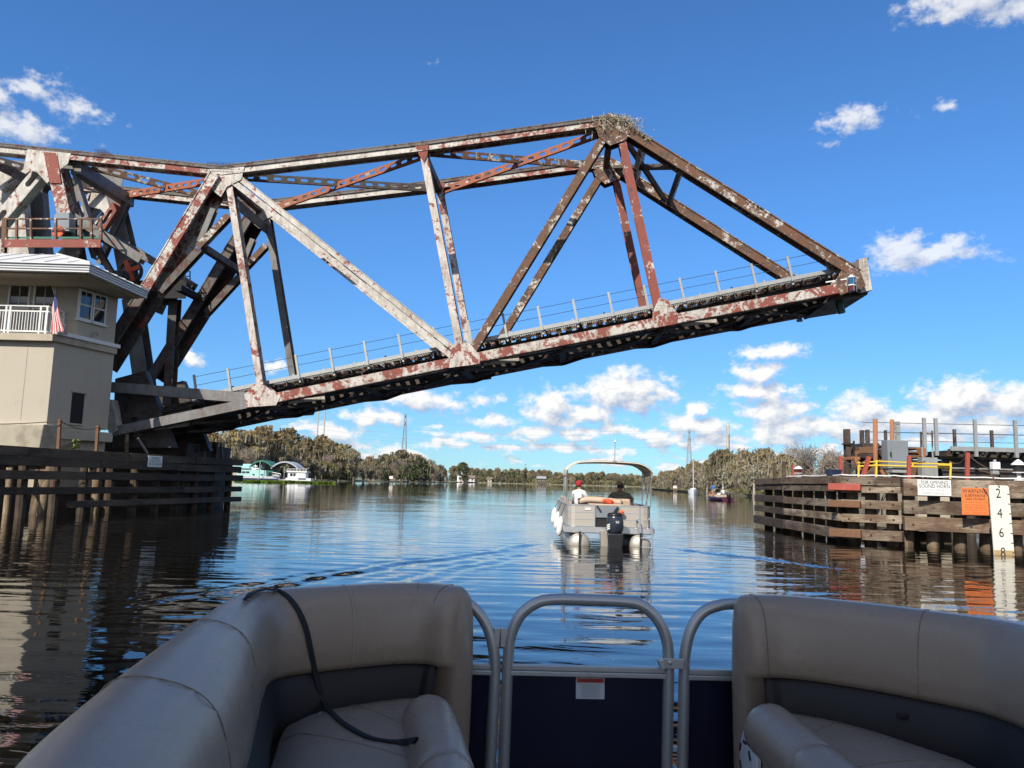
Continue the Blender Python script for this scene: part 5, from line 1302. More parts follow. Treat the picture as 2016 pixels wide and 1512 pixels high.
lantern(1573, 940, 917, 31.6, 'small white roofed lantern on the nose of the right fender', 1.0)
lantern(2008, 945, 904, 25.4, 'white roofed navigation lantern beside the top of the clearance gauge', 1.05, 'dark')
M['bluebox'] = simple('dark_blue_housing', (.02, .03, .07), .4)
t_ = thing('floodlight', 'dark blue boxy floodlight on the right fender corner', 'light', onf(1641, 27.6)); c = at(1641, 931, 27.6)
part('housing', M['bluebox'], t_, lambda b: b.hexa([c+V((-.2, -.1, -.12)), c+V((.2, -.1, -.12)), c+V((.2, .12, -.12)), c+V((-.2, .12, -.12)), c+V((-.25, -.16, .12)), c+V((.25, -.16, .12)), c+V((.25, .16, .12)), c+V((-.25, .16, .12))]), bevel=.02); part('bracket', M['galv'], t_, lambda b: b.box(c-V((0, 0, .2)), (.25, .06, .14)))
t_ = thing('security_light', 'white boxed light with a black cable on a bracket above the gauge board', 'light', onf(1961, 25.2)); c = at(1959, 917, 25.2)
part('housing', M['signwhite'], t_, lambda b: b.box(c, (.24, .2, .24)), bevel=.02); part('reflector', M['galv'], t_, lambda b: b.box(c+V((-.03, -.02, -.22)), (.2, .18, .12)), bevel=.02); part('arm', M['dark'], t_, lambda b: b.tube([c+V((.1, 0, -.1)), c+V((.16, .02, -.45)), c+V((.24, 0, -.62))], .035, 6))
part('cap', M['galv'], t_, lambda b: b.lathe(c+V((0, 0, .13)), [(.05, 0), (.05, .05), (.02, .07)], (0, 0, 1), 8))

# ================================================================ RIGHT APPROACH TRESTLE
ap = thing('approach_trestle', 'low railway approach span with grey deck edge and posts behind the right fender', 'trestle', XYZ(1930, 34, 0))
YT = 33.6; zd = at(1940, 886, YT).z; xa = XYZ(1852, YT, 0).x; xe = 46
part('deck_edge', M['galv'], ap, lambda b: b.box(((xa+xe)/2, YT-.9, zd-.02), (xe-xa, .06, .18)))
part('girder', M['steel_black'], ap, lambda b: (b.box(((xa+xe)/2, YT-.2, zd-1.15), (xe-xa, .08, 1.5)), b.box(((xa+xe)/2, YT-.3, zd-.42), (xe-xa, .4, .06)), b.box(((xa+xe)/2, YT-.3, zd-1.9), (xe-xa, .4, .06))))
part('girder', M['steel_black'], ap, lambda b: b.box(((xa+xe)/2, YT+2.6, zd-1.15), (xe-xa, .1, 1.5)))
part('flange_pipe', M['galv'], ap, lambda b: b.tube([(xa-1, YT-.42, zd-.82), (xe, YT-.42, zd-.82)], .035, 6))
b = MB(); x = xa
while x < xe: b.box((x, YT+1.2, zd-.22), (.24, 4.0, .24)); x += .46
b.build('cross_ties', M['wooddark'], ap)
b = MB()
for k in range(30): b.box((xa+.3+k*1.05, YT-.55, zd-.12), (.1, .66, .22))
b.build('tie_bracket', M['steel_dark'], ap)
for px in (1824, 1847, 1925, 2005, 2085):
    p = XYZ(px, YT-.95, zd-.35); part('handrail_post', M['galv'], ap, lambda b: b.box((p.x, YT-.97, zd+.44), (.13, .1, 1.55)))
for px in (1884, 1958, 2040):
    p = XYZ(px, 37.6, 0); part('far_post', M['steel_dark'], ap, lambda b: b.box((p.x, 37.6, zd+.42), (.12, .12, 1.5)))
for dz, y_ in ((1.12, YT-.95), (.72, YT-.95), (1.1, 37.6), (.7, 37.6)):
    part('handrail_wire', M['wire'], ap, lambda b: b.tube([(XYZ(1700, y_, 0).x, y_, zd+dz-.15), (xe, y_, zd+dz)], .012, 4))
for k in range(7):
    for d_ in (0, 2.6): part('piling', M['wooddark'], ap, lambda b: b.tube([(xa+1.2+k*3.4, YT+d_, -1), (xa+1.2+k*3.4, YT+d_, zd-1.9)], .2, 8))
part('back_wall', M['steel_black'], ap, lambda b: b.box(((xa+xe)/2, YT+3.4, zd-1.7), (xe-xa, .2, 2.6)))
# rusted timber and steel crib at the landing
cr = thing('landing_crib', 'jumbled crib of rusty steel beams and timber blocks where the bridge leaf lands', 'landing crib', XYZ(1760, 32, 0))
def px_box(b, x0, y0, x1, y1, Y, d, tilt=0):
    a, c = at(x0, y0, Y), at(x1, y1, Y); b.box(((a.x+c.x)/2, Y+d/2, (a.z+c.z)/2), (abs(c.x-a.x), d, abs(a.z-c.z)), Matrix.Rotation(tilt, 3, 'Y'))
for x0, y0, x1, y1, Y, d, m_ in ((1692, 880, 1722, 893, 31.0, 1.5, 'rustbeam'), (1700, 872, 1732, 882, 32, 1.6, 'steel_black'), (1694, 893, 1730, 903, 30.6, 1.6, 'steel_black'), (1732, 876, 1752, 882, 30.8, 1.4, 'rustbeam'), (1734, 884, 1752, 889, 30.9, 1.4, 'rustbeam'), (1736, 890, 1752, 897, 30.8, 1.2, 'rustbeam'), (1728, 897, 1756, 904, 31.2, 1.4, 'rustbeam'),
        (1676, 899, 1694, 906, 30.4, 1.0, 'rustpipe'), (1684, 887, 1694, 900, 30.9, 1.0, 'rustbeam'), (1792, 880, 1820, 885, 31.2, 1.6, 'rustbeam'), (1790, 888, 1818, 893, 31.0, 1.6, 'rustbeam'), (1792, 896, 1820, 902, 31.0, 1.6, 'rustbeam'), (1814, 882, 1824, 900, 30.8, .4, 'rustpipe'), (1740, 905, 1820, 941, 33.0, .6, 'steel_black'), (1694, 905, 1712, 941, 31.8, .5, 'rustbeam'), (1716, 905, 1738, 941, 31.6, .4, 'rustbeam'), (1734, 905, 1742, 941, 30.6, .3, 'rustpipe'), (1758, 928, 1790, 941, 30.0, .4, 'steel_dark')):
    b = MB(); px_box(b, x0, y0, x1, y1, Y, d, random.uniform(-.03, .03)); b.build('beam', M[m_], cr, bevel=.02)
for x0, y0, x1, y1, Y, m_ in ((1682, 900, 1692, 926, 30.2, 'rustpipe'), (1730, 912, 1702, 941, 30.2, 'rustbeam'), (1722, 924, 1706, 941, 30, 'pile'), (1738, 930, 1728, 905, 30.1, 'rustbeam'), (1734, 926, 1742, 941, 29.9, 'rustpipe'), (1758, 928, 1766, 941, 30.1, 'rustpipe'), (1766, 929, 1778, 941, 30.2, 'rustbeam'), (1802, 910, 1796, 941, 30.3, 'rustbeam')):
    b = MB(); b.beam(at(x0, y0, Y), at(x1, y1, Y), .13, .13, V((0, 1, 0))); b.build('strut', M[m_], cr)
b = MB()
for k in range(4): b.tube(catmull([at(1730+3*k, 880+2*k, 30.3), at(1734+3*k, 896, 30.1), at(1746+3*k, 903+k, 30.0), at(1756, 900+2*k, 30.1)], 5), .014, 5)
b.build('loose_cable', M['rope'], cr)
for px, top, base, Y, r, m_, lab in ((1724, 825, 941, 29.8, .085, 'rustpipe', 'taller orange rusty pipe pile standing left of the grey cabinet'), (1757, 826, 941, 30.6, .08, 'rustpipe', 'orange rusty pipe pile rising behind the grey cabinet')):
    p = XYZ(px, Y, 1.5); q = at(px-1, top, Y); o = thing('pipe_pile', lab, 'pile', p, 0, 'orange rusty pipe piles'); part('pipe', M[m_], o, lambda b: b.tube([p, q], r, 10), smooth=True)
for px, top, base, Y, r, lab, m_ in ((1670, 845, 941, 31, .10, 'black steel pile with a lamp bracket at the left of the landing', 'steel_black'), (1700, 847, 882, 33, .07, 'dark purple post left of a similar one above the crib', 'steel_dark'), (1711, 846, 880, 33.5, .07, 'dark purple post with a wire above the crib', 'steel_dark'), (1747, 847, 878, 33.8, .05, 'thin dark post between the two orange pipes', 'steel_dark'), (1771, 830, 868, 32.8, .08, 'pale grey post just right of the second orange pipe', 'galv')):
    p = XYZ(px, Y, 1.5); q = at(px, top, Y); o = thing('steel_post', lab, 'post', p, 0, 'posts around the landing'); part('shaft', M[m_], o, lambda b: b.ibeam(p, V((p.x, Y, q.z)), r*2, r*2.2, V((0, 1, 0)), .02))
    if px == 1670:
        part('lamp_arm', M['dark'], o, lambda b: b.tube([at(1663, 873, Y), at(1680, 874, Y)], .03, 6)); part('lamp_shade', M['dark'], o, lambda b: b.lathe(at(1667, 873, Y), [(.22, -.05), (.12, .03), (.02, .06)], (0, 0, 1), 10)); part('stanchion', M['dark'], o, lambda b: b.tube([at(1681, 868, Y), at(1682, 903, Y)], .04, 6))
t_ = thing('lamp_frame', 'dark goal shaped lamp frame standing on the trestle left end', 'frame', at(1815, 890, 33))
part('leg', M['steel_dark'], t_, lambda b: b.tube([at(1813, 850, 33), at(1814, 882, 33)], .05, 6)); part('leg', M['steel_dark'], t_, lambda b: b.tube([at(1835, 848, 32.6), at(1836, 900, 32.6)], .035, 6)); part('crossbar', M['steel_rust'], t_, lambda b: b.hexa([at(1812, 853, 33), at(1836, 857, 32.4), at(1836, 857, 33.2), at(1812, 853, 33.6), at(1812, 850, 33), at(1836, 853, 32.4), at(1836, 853, 33.2), at(1812, 850, 33.6)]))
t_ = thing('electric_cabinet', 'tall grey electrical cabinet behind the yellow railing', 'cabinet', at(1770, 921, 29.4)); a, c = at(1750, 922, 29.4), at(1789, 867, 29.4)
part('case', M['cabinet'], t_, lambda b: b.box(((a.x+c.x)/2, 29.7, (a.z+c.z)/2), (c.x-a.x, .5, c.z-a.z)), bevel=.015); part('door', M['cabinet'], t_, lambda b: b.box(((a.x+c.x)/2+.06, 29.43, (a.z+c.z)/2), ((c.x-a.x)*.76, .03, (c.z-a.z)*.94)), bevel=.008)
part('handle', M['dark'], t_, lambda b: b.box((a.x+.1, 29.42, (a.z+c.z)/2), (.03, .05, .16))); part('shelf', M['galv'], t_, lambda b: b.box(((a.x+c.x)/2, 29.5, a.z-.1), (c.x-a.x-.1, .5, .1))); part('leg', M['galv'], t_, lambda b: b.box((a.x+.1, 29.6, (a.z+1.9)/2), (.08, .08, a.z-1.9))); part('leg', M['galv'], t_, lambda b: b.box((c.x-.1, 29.6, (a.z+1.9)/2), (.08, .08, a.z-1.9)))
t_ = thing('control_box', 'lower dull grey cabinet at the right end of the yellow railing', 'cabinet', at(1832, 938, 29.6)); a, c = at(1818, 938, 29.6), at(1846, 901, 29.6)
part('case', M['galv'], t_, lambda b: b.box(((a.x+c.x)/2, 29.8, (a.z+c.z)/2), (c.x-a.x, .4, c.z-a.z)), bevel=.015); part('seam', M['dark'], t_, lambda b: b.box(((a.x+c.x)/2+.1, 29.595, (a.z+c.z)/2), (.015, .01, c.z-a.z-.04)))
for x in (1817, 1837): part('conduit_pipe', M['galv'], t_, lambda b: b.tube([at(x, 941, 29.5), at(x, 903, 29.5), at(x-2, 880, 29.5)], .03, 6))
t_ = thing('yellow_railing', 'bright yellow pipe safety railing in front of the grey cabinet', 'railing', at(1780, 941, 28.6)); Y = 28.6
for x in (1690, 1725, 1871): part('post', M['yellow'], t_, lambda b: b.tube([at(x, 943, Y), at(x+1, 909 if x != 1725 else 906, Y)], .038, 8))
part('rail', M['yellow'], t_, lambda b: b.tube([at(1691, 912, Y), at(1730, 908, Y), at(1789, 911, Y), at(1796, 912, Y), at(1840, 913, Y), at(1866, 914, Y), at(1871, 914, Y)], .024, 8)); part('rail', M['yellow'], t_, lambda b: b.tube([at(1691, 918, Y), at(1727, 916, Y), at(1789, 918, Y), at(1871, 921, Y)], .030, 8))
part('stub', M['yellow'], t_, lambda b: b.tube([at(1797, 912, Y), at(1797, 918, Y)], .03, 6)); part('bracket', M['yellow'], t_, lambda b: b.box(at(1858, 915, Y-.1), (.42, .04, .06)))
# ================================================================ PEOPLE
M['skin'] = simple('skin', (.46, .25, .17), .55, 0, .06, 8); M['hairdark'] = simple('dark_hair', (.03, .02, .015), .6); M['eye'] = simple('eye', (.02, .015, .012), .2)
def cloth(name, c): M[name] = simple(name, c, .85, 0, .15, 14, 0, bump=.002); return M[name]
cloth('olive_jacket', (.19, .175, .115)); cloth('white_shirt', (.68, .68, .70)); cloth('red_cap', (.33, .015, .02)); cloth('tan_cap', (.42, .34, .22)); cloth('navy_trousers', (.03, .035, .05)); cloth('blue_shirt', (.04, .16, .52)); cloth('khaki_shorts', (.34, .28, .19)); cloth('red_shirt', (.42, .05, .05)); cloth('white_cap', (.72, .72, .70)); cloth('grey_trousers', (.12, .12, .13))
def skinned(name, J, edges, root, mat, parent, T):
    bm = bmesh.new(); ly = bm.verts.layers.skin.verify(); vs = {}
    for k, (p, r) in J.items():
        v = bm.verts.new(T @ V(p)); v[ly].radius = (r, r) if not isinstance(r, tuple) else r; v[ly].use_root = (k == root); vs[k] = v
    for a, b in edges: bm.edges.new((vs[a], vs[b]))
    me = bpy.data.meshes.new(name); bm.to_mesh(me); bm.free(); me.materials.append(mat)
    o = bpy.data.objects.new(name, me); COL.objects.link(o); o.parent = parent
    o.matrix_world = parent.matrix_world.copy()
    inv = parent.matrix_world.inverted()
    for v in me.vertices: v.co = inv @ v.co
    s = o.modifiers.new('skin', 'SKIN'); s.use_smooth_shade = True; s.branch_smoothing = .6
    u = o.modifiers.new('subdivision', 'SUBSURF'); u.levels = u.render_levels = 2
    return o
def person(label, loc, rz, pose, top, bottom, hat=None, hair='hairdark', bulk=1.0, hood=False, sleeve='long', arms=None, turn=0.0):
    """local axes: y is the way the person faces; z = 0 at the seat (sit) or the ground (stand)"""
    t = thing('person', label, 'person', loc, rz); T = t.matrix_world.copy()
    z = .10 if pose == 'sit' else .93
    g = {}
    g['pel'] = ((0, 0, z), .135*bulk); g['waist'] = ((0, .0, z+.16), .135*bulk); g['chest'] = ((0, .01, z+.36), (.185*bulk, .14*bulk)); g['ster'] = ((0, 0, z+.48), .105*bulk)
    g['neck'] = ((0, .0, z+.56), .058); g['jaw'] = ((0, .03, z+.635), .078); g['brow'] = ((0, .015, z+.72), .098); g['crown'] = ((0, 0, z+.79), .07)
    arms = arms or {-1: ((-.27, .10, z+.24), (-.17, .34, z+.22)), 1: ((.27, .10, z+.24), (.17, .34, z+.22))}
    E = [('pel', 'waist'), ('waist', 'chest'), ('chest', 'ster'), ('ster', 'neck'), ('neck', 'jaw'), ('jaw', 'brow'), ('brow', 'crown')]
    for s in (-1, 1):
        el, wr = V(arms[s][0]), V(arms[s][1]); g[f'sh{s}'] = ((s*.185*bulk, 0, z+.45), .075); g[f'el{s}'] = (tuple(el), .05); g[f'wr{s}'] = (tuple(wr), .032)
        d = (wr-el).normalized(); pm = wr+d*.06; g[f'pm{s}'] = (tuple(pm), (.042, .022)); E += [('ster', f'sh{s}'), (f'sh{s}', f'el{s}'), (f'el{s}', f'wr{s}'), (f'wr{s}', f'pm{s}')]
        side = d.cross(V((0, 0, 1))); side = side.normalized() if side.length > .1 else V((1, 0, 0)); dn_ = d.cross(side)
        for f in range(4):
            a = pm+d*.03+side*(f-1.5)*.02; L = (.062, .075, .07, .055)[f]; bend = V((0, 0, -1))
            g[f'f{s}{f}a'] = (tuple(a), .0095); g[f'f{s}{f}b'] = (tuple(a+d*L*.55), .009); g[f'f{s}{f}c'] = (tuple(a+d*L*.85+bend*L*.35), .008); E += [(f'pm{s}', f'f{s}{f}a'), (f'f{s}{f}a', f'f{s}{f}b'), (f'f{s}{f}b', f'f{s}{f}c')]
        th = wr+d*.03-side*s*.035; g[f't{s}a'] = (tuple(th), .011); g[f't{s}b'] = (tuple(th+d*.045-side*s*.02), .009); E += [(f'wr{s}', f't{s}a'), (f't{s}a', f't{s}b')]
        if pose == 'sit': kn, an, to = (s*.13, .43, z+.02), (s*.13, .45, z-.40), (s*.14, .60, z-.45)
        else: kn, an, to = (s*.11, .03, z-.43), (s*.12, -.01, z-.84), (s*.14, .14, z-.89)
        g[f'hip{s}'] = ((s*.09, .02, z-.04 if pose != 'sit' else z), .095*bulk); g[f'kn{s}'] = (kn, .062); g[f'an{s}'] = (an, .042); g[f'to{s}'] = (to, .035)
        E += [('pel', f'hip{s}'), (f'hip{s}', f'kn{s}'), (f'kn{s}', f'an{s}'), (f'an{s}', f'to{s}')]
    body = skinned('body', g, E, 'pel', M['skin'], t, T)
    def sub(keys, grow, nm, mat, root):
        J = {k: (g[k][0], tuple(x*grow+.014 for x in (g[k][1] if isinstance(g[k][1], tuple) else (g[k][1],)*2))) for k in keys}
        return skinned(nm, J, [e for e in E if e[0] in J and e[1] in J], root, mat, t, T)
    tk = ['pel', 'waist', 'chest', 'ster', 'neck', 'sh-1', 'sh1', 'el-1', 'el1'] + (['wr-1', 'wr1'] if sleeve == 'long' else [])
    sub(tk, 1.15, 'jacket' if sleeve == 'long' else 'shirt', M[top], 'pel')
    lk = ['pel'] + [f'{k}{s}' for s in (-1, 1) for k in (('hip', 'kn', 'an') if bottom != 'khaki_shorts' else ('hip', 'kn'))]
    sub(lk, 1.14, 'trousers' if bottom != 'khaki_shorts' else 'shorts', M[bottom], 'pel')
    if hood:
        b = MB(); b.lathe(T @ V((0, -.06, z+.50)), [(.03, -.10), (.13, -.07), (.155, -.01), (.12, .05), (.06, .07)], (0, .25, 1), 14); b.build('hood', M[top], t, smooth=True)
    hc = T @ V((0, .01, z+.725))
    def ell(c, r, seg=14, rings=8, zmin=-1.0):
        pr = [(r[0]*math.cos(a), r[2]*math.sin(a)) for a in np.linspace(max(-1.55, math.asin(zmin)), 1.55, rings)]; b = MB(); b.lathe(c, pr, (0, 0, 1), seg); return b
    hb = ell(T @ V((0, -.012, z+.725)), (.105, .115, .118), zmin=-.55); hb.build('hair', M[hair], t, smooth=True)
    rot = T.to_3x3()
    for s in (-1, 1):
        ell(T @ V((s*.036, .102, z+.705)), (.013, .013, .010), 8, 5).build('eye', M['eye'], body, smooth=True); ell(T @ V((s*.100, .01, z+.69)), (.014, .02, .032), 8, 5).build('ear', M['skin'], body, smooth=True)
    b = MB(); b.add([T @ V(p) for p in ((-.016, .10, z+.665), (.016, .10, z+.665), (0, .135, z+.668), (0, .105, z+.715))], [(0, 1, 2), (0, 2, 3), (1, 3, 2), (0, 3, 1)]); b.build('nose', M['skin'], body, smooth=True)
    b = MB(); b.beam(T @ V((-.025, .106, z+.632)), T @ V((.025, .106, z+.632)), .008, .01, rot @ V((0, 1, 0))); b.build('mouth', M['red_cap'], body)
    if hat:
        b = ell(hc+V((0, 0, .03)), (.118, .118, .105), zmin=-.2)
        b.add([T @ V(p) for p in ((-.08, .09, z+.765), (.08, .09, z+.765), (.06, .19, z+.75), (-.06, .19, z+.75), (-.08, .09, z+.752), (.08, .09, z+.752), (.06, .19, z+.738), (-.06, .19, z+.738))], [(0, 1, 2, 3), (7, 6, 5, 4), (0, 4, 5, 1), (1, 5, 6, 2), (2, 6, 7, 3), (3, 7, 4, 0)]); b.build('cap', M[hat], t, smooth=True)
    return t

# ================================================================ PONTOON BOAT AHEAD
M['champagne'] = simple('champagne_panel', (.52, .475, .41), .38, .35, .06, 1.5); M['canvas'] = simple('cream_canvas', (.66, .59, .46), .85, 0, .06, 4, .1, (.45, .38, .28)); M['toon'] = simple('pontoon_aluminium', (.42, .395, .34), .45, .45, .12, 3, .2, (.32, .26, .14)); M['tanvinyl'] = simple('tan_boat_vinyl', (.50, .38, .28), .55, 0, .08, 4); M['motor'] = simple('dark_blue_grey_cowling', (.028, .036, .052), .25, .2, .1, 3); M['motorblack'] = simple('black_motor_leg', (.012, .012, .014), .4); M['buoywhite'] = simple('white_fender_vinyl', (.78, .77, .75), .4, 0, .04, 3); M['lifevest'] = simple('bright_orange_cloth', (.85, .13, .05), .8); M['bimpole'] = simple('bimini_pole', (.60, .60, .60), .3, .7); M['black'] = simple('black_rubber', (.014, .014, .015), .6)
BO = V((at(1200, 1000, 22.9).x, 22.9, 0)); BR = rad(-1.0)
BT = Matrix.Translation(BO) @ Matrix.Rotation(BR, 4, 'Z')
pb = thing('pontoon_boat', 'tan panelled pontoon boat with cream bimini top motoring away through the channel', 'pontoon boat', BO, BR)
def bl(x, y, z): return BT @ V((x, y, z))
def bpart(name, mat, fn, parent=None, smooth=False, bevel=0.0):
    b = MB(); fn(b); b.v = [BT @ p for p in b.v]; return b.build(name, M[mat], parent or pb, smooth=smooth, bevel=bevel)
for s in (-1, 1):
    pn = bpart('pontoon', 'toon', lambda b: b.lathe((s*.86, -.25, .03), [(.05, -.02), (.24, .02), (.31, .10), (.32, .3), (.32, 5.6), (.27, 6.2), (.15, 6.7), (.02, 6.95)], (0, 1, 0), 20), smooth=True)
    bpart('keel_strap', 'black', lambda b: b.beam((s*.86, -.28, -.1), (s*.86, -.28, .40), .06, .03, V((0, 1, 0))), pn)
bpart('deck', 'alum', lambda b: b.box((0, 3.2, .43), (2.5, 6.5, .18)), bevel=.015)
bpart('rub_rail', 'bimpole', lambda b: (b.box((0, -.07, .44), (2.56, .05, .15)), b.box((1.27, 3.2, .44), (.04, 6.5, .15)), b.box((-1.27, 3.2, .44), (.04, 6.5, .15))))
zf0, zf1 = .54, 1.13
def arcpts(x0, y0, x1, y1, r, z): return None
def panel(pts, name='fence_panel'):
    f = bpart(name, 'champagne', lambda b: [b.beam(V((*p, (zf0+zf1)/2)), V((*q, (zf0+zf1)/2)), zf1-zf0, .02, V((-(q[1]-p[1]), q[0]-p[0], 0))) for p, q in zip(pts[:-1], pts[1:])])
    def rails(b):
        for z, r in ((zf1, .024), (zf1-.20, .017), (zf1-.40, .017), (zf0, .020)): b.tube([V((p[0], p[1], z)) for p in pts], r, 6)
        for p in (pts[0], pts[-1]): b.tube([V((*p, zf0)), V((*p, zf1))], .02, 6)
    bpart('fence_rail', 'bimpole', rails, f)
# stern: corner panels curve round; opening with the motor in the middle
def corner(s): return [(s*1.2, .55), (s*1.2, .28), (s*1.165, .15), (s*1.09, .06), (s*.98, .03)]
panel(corner(-1) + [(-.42, .03)]); panel([(.30, .03), (.86, .03)]); panel([(.90, .03), (.98, .03)] + corner(1)[::-1][1:])
panel([(-1.2, .6), (-1.2, 3.0)]); panel([(-1.2, 3.7), (-1.2, 6.3)]); panel([(1.2, .6), (1.2, 6.3)]); panel([(-1.2, 6.3), (-.4, 6.35)]); panel([(.4, 6.35), (1.2, 6.3)])
bpart('transom_panel', 'cabinet', lambda b: b.box((-.06, .05, .96), (.70, .03, .34))); bpart('motor_well', 'dark', lambda b: b.box((-.06, .12, .66), (.70, .1, .27)))
bpart('stern_post', 'bimpole', lambda b: [b.tube([(x, .02, .5), (x, .02, 1.14)], .025, 6) for x in (-.42, .30)])
bpart('sundeck', 'tanvinyl', lambda b: b.box((-.06, .45, 1.145), (1.0, .7, .05)), bevel=.02)
bpart('hinge_strut', 'black', lambda b: (b.beam((-.36, .0, 1.12), (-.26, -.01, .98), .05, .03, V((0, 1, 0))), b.beam((.24, .0, 1.10), (.13, -.01, .95), .05, .03, V((0, 1, 0)))))
bpart('registration_label', 'signwhite', lambda b: b.box((-.62, .005, 1.03), (.16, .01, .06)))
bpart('rolled_cover', 'tanvinyl', lambda b: b.tube(catmull([(-.85, .95, 1.20), (-.5, .95, 1.27), (.1, .95, 1.24), (.45, .95, 1.20)], 5), [.10]*16, 10), smooth=True)
bpart('bench_seat', 'tanvinyl', lambda b: (b.box((-.75, 4.2, .85), (.6, 2.6, .3)), b.box((-1.08, 4.2, 1.05), (.14, 2.6, .5)), b.box((0.2, 5.9, 1.0), (1.7, .3, .4))), bevel=.04)
bpart('helm_console', 'champagne', lambda b: b.box((.72, 2.9, .95), (.7, .5, .85)), bevel=.04)
hsit = bpart('helm_seat', 'tanvinyl', lambda b: (b.box((.50, 1.35, .80), (.52, .5, .16)), b.hexa([V(p) for p in ((.25, 1.02, .86), (.78, 1.02, .86), (.78, 1.15, .86), (.25, 1.15, .86), (.30, .96, 1.32), (.73, .96, 1.32), (.73, 1.08, 1.32), (.30, 1.08, 1.32))])), bevel=.05)
bpart('seat_pedestal', 'alum', lambda b: b.tube([(.5, 1.35, .52), (.5, 1.35, .74)], .06, 8), hsit)
# bimini top: arched canvas on a folding frame
def bim(x): u = abs(x)/1.25; return 2.43 - .07*u*u - .21*max(0, (u-.60)/.40)**2.4
def canv(b):
    n = 26; ys = (.05, .7, 1.3, 1.95); xs = [math.sin(math.pi*(i/n-.5))*1.25 for i in range(n+1)]
    top = [[V((x, y, bim(x)-(.05 if y in (.05, 1.95) else 0)+.02)) for x in xs] for y in ys]
    th = V((0, 0, -.022)); k = n+1; o = len(b.v)
    for row in top: b.v += row
    for row in top: b.v += [p+th for p in row]
    N = len(ys)*k
    for j in range(len(ys)-1):
        for i in range(n): a = o+j*k+i; b.f += [(a, a+1, a+1+k, a+k), (a+N, a+k+N, a+1+k+N, a+1+N)]
    for i in range(n):
        for j, d in ((0, 0), (len(ys)-1, 0)): a = o+j*k+i; b.f.append((a, a+N, a+1+N, a+1))
    for sgn, i in ((-1, 0), (1, n)):    # skirts at the sides
        for j in range(len(ys)-1):
            p, q = top[j][i], top[j+1][i]; b.quad(p, q, q-V((0, 0, .17)), p-V((0, 0, .17)))
    b.quad
bn = bpart('bimini_top', 'canvas', canv, smooth=True)
for y in (.08, .9, 1.9):
    xs = [math.sin(math.pi*(i/20-.5))*1.22 for i in range(21)]
    bpart('bimini_bow', 'bimpole', lambda b: b.tube([V((-1.22, y if y > .5 else .3, 1.15))] + [V((x, y, bim(x)-.025)) for x in xs] + [V((1.22, y if y > .5 else .3, 1.15))], .016, 6), bn)
for s in (-1, 1):
    bpart('bimini_strut', 'bimpole', lambda b: (b.tube([(s*1.22, .15, 2.15), (s*1.21, 1.1, 1.15)], .014, 6), b.tube([(s*1.22, 1.6, 2.2), (s*1.21, .75, 1.15)], .014, 6)), bn)
bpart('stern_light_pole', 'bimpole', lambda b: (b.tube([(.14, .06, 2.42), (.15, .06, 2.95)], .012, 6), b.lathe((.15, .06, 2.95), [(.02, 0), (.025, .03), (.01, .07)], (0, 0, 1), 8), b.box((.14, .06, 2.42), (.10, .05, .03))))
def ladder(b):
    for x in (.80, 1.13):
        b.tube(catmull([(x-.03, .0, .52), (x-.03, -.02, .72), (x, -.12, .79), (x+.03, -.22, .70), (x+.05, -.26, .45), (x+.06, -.28, -.25)], 4), .022, 8)
    for z in (-.0, .26): b.tube([(.86, -.28, z), (1.18, -.28, z)], .02, 6)
bpart('boarding_ladder', 'bimpole', ladder)
mo = bpart('outboard_motor', 'motor', lambda b: b.hexa([]) if False else b.lathe((.10, -.50, .38), [(.14, -.02), (.215, .02), (.243, .12), (.243, .31), (.232, .44), (.205, .51), (.14, .55), (.03, .565)], (0, -.04, 1), 18), smooth=True)
for v in mo.data.vertices: pass
bpart('cowl_cap', 'motorblack', lambda b: b.lathe((.10, -.52, .88), [(.215, 0), (.22, .03), (.185, .065), (.05, .085)], (0, -.04, 1), 18), mo, smooth=True)
bpart('drive_leg', 'motorblack', lambda b: (b.hexa([V(p) for p in ((-.06, -.72, -.35), (.26, -.72, -.35), (.22, -.3, -.35), (-.02, -.3, -.35), (-.12, -.72, .39), (.32, -.72, .39), (.30, -.28, .39), (-.1, -.28, .39))])), mo, bevel=.03)
bpart('bracket', 'toon', lambda b: b.hexa([V(p) for p in ((-.26, -.3, -.1), (-.08, -.3, -.1), (-.08, .0, -.1), (-.26, .0, -.1), (-.28, -.3, .42), (-.08, -.3, .42), (-.08, .0, .42), (-.28, .0, .42))]), mo)
bpart('stripe', 'signwhite', lambda b: [b.beam((.10+.247*math.cos(a), -.505+.247*math.sin(a), .50+k*.055+.015*j), (.10+.247*math.cos(a+.16), -.505+.247*math.sin(a+.16), .49+k*.055+.015*j), .03, .012, V((math.cos(a), math.sin(a), 0))) for k in (0, 1, 2) for j, a in enumerate((-2.75, -2.59, -2.43))], mo)
text('lettering', '90', .10, BT.to_3x3() @ V((1, 0, 0)), V((0, 0, 1)), bl(.14, -.762, .70), M['signwhite'], mo, .002)
bpart('safety_line', 'lifevest', lambda b: b.lathe((.34, -.12, .92), [(.05, 0), (.07, .05), (.03, .1)], (0, 0, 1), 8), mo)
o = MB()
for i in range(60):
    d = V(rdir(1)[0]); c = bl(0, .5, 1.21) + V((d.x*.15, d.y*.12, abs(d.z)*.09)); e = V(rdir(1)[0])*.06; w = V(rdir(1)[0])*.05; o.add([c-e, c+w, c+e, c-w], [(0, 1, 2, 3)])
o.lathe(bl(0, .5, 1.175), [(.10, 0), (.15, .03), (.11, .09), (.03, .13)], (.2, .1, 1), 12); o = o.build('orange_cloth', M['lifevest']); tag(o, 'crumpled bright orange cloth lying on the stern of the pontoon boat', 'cloth')
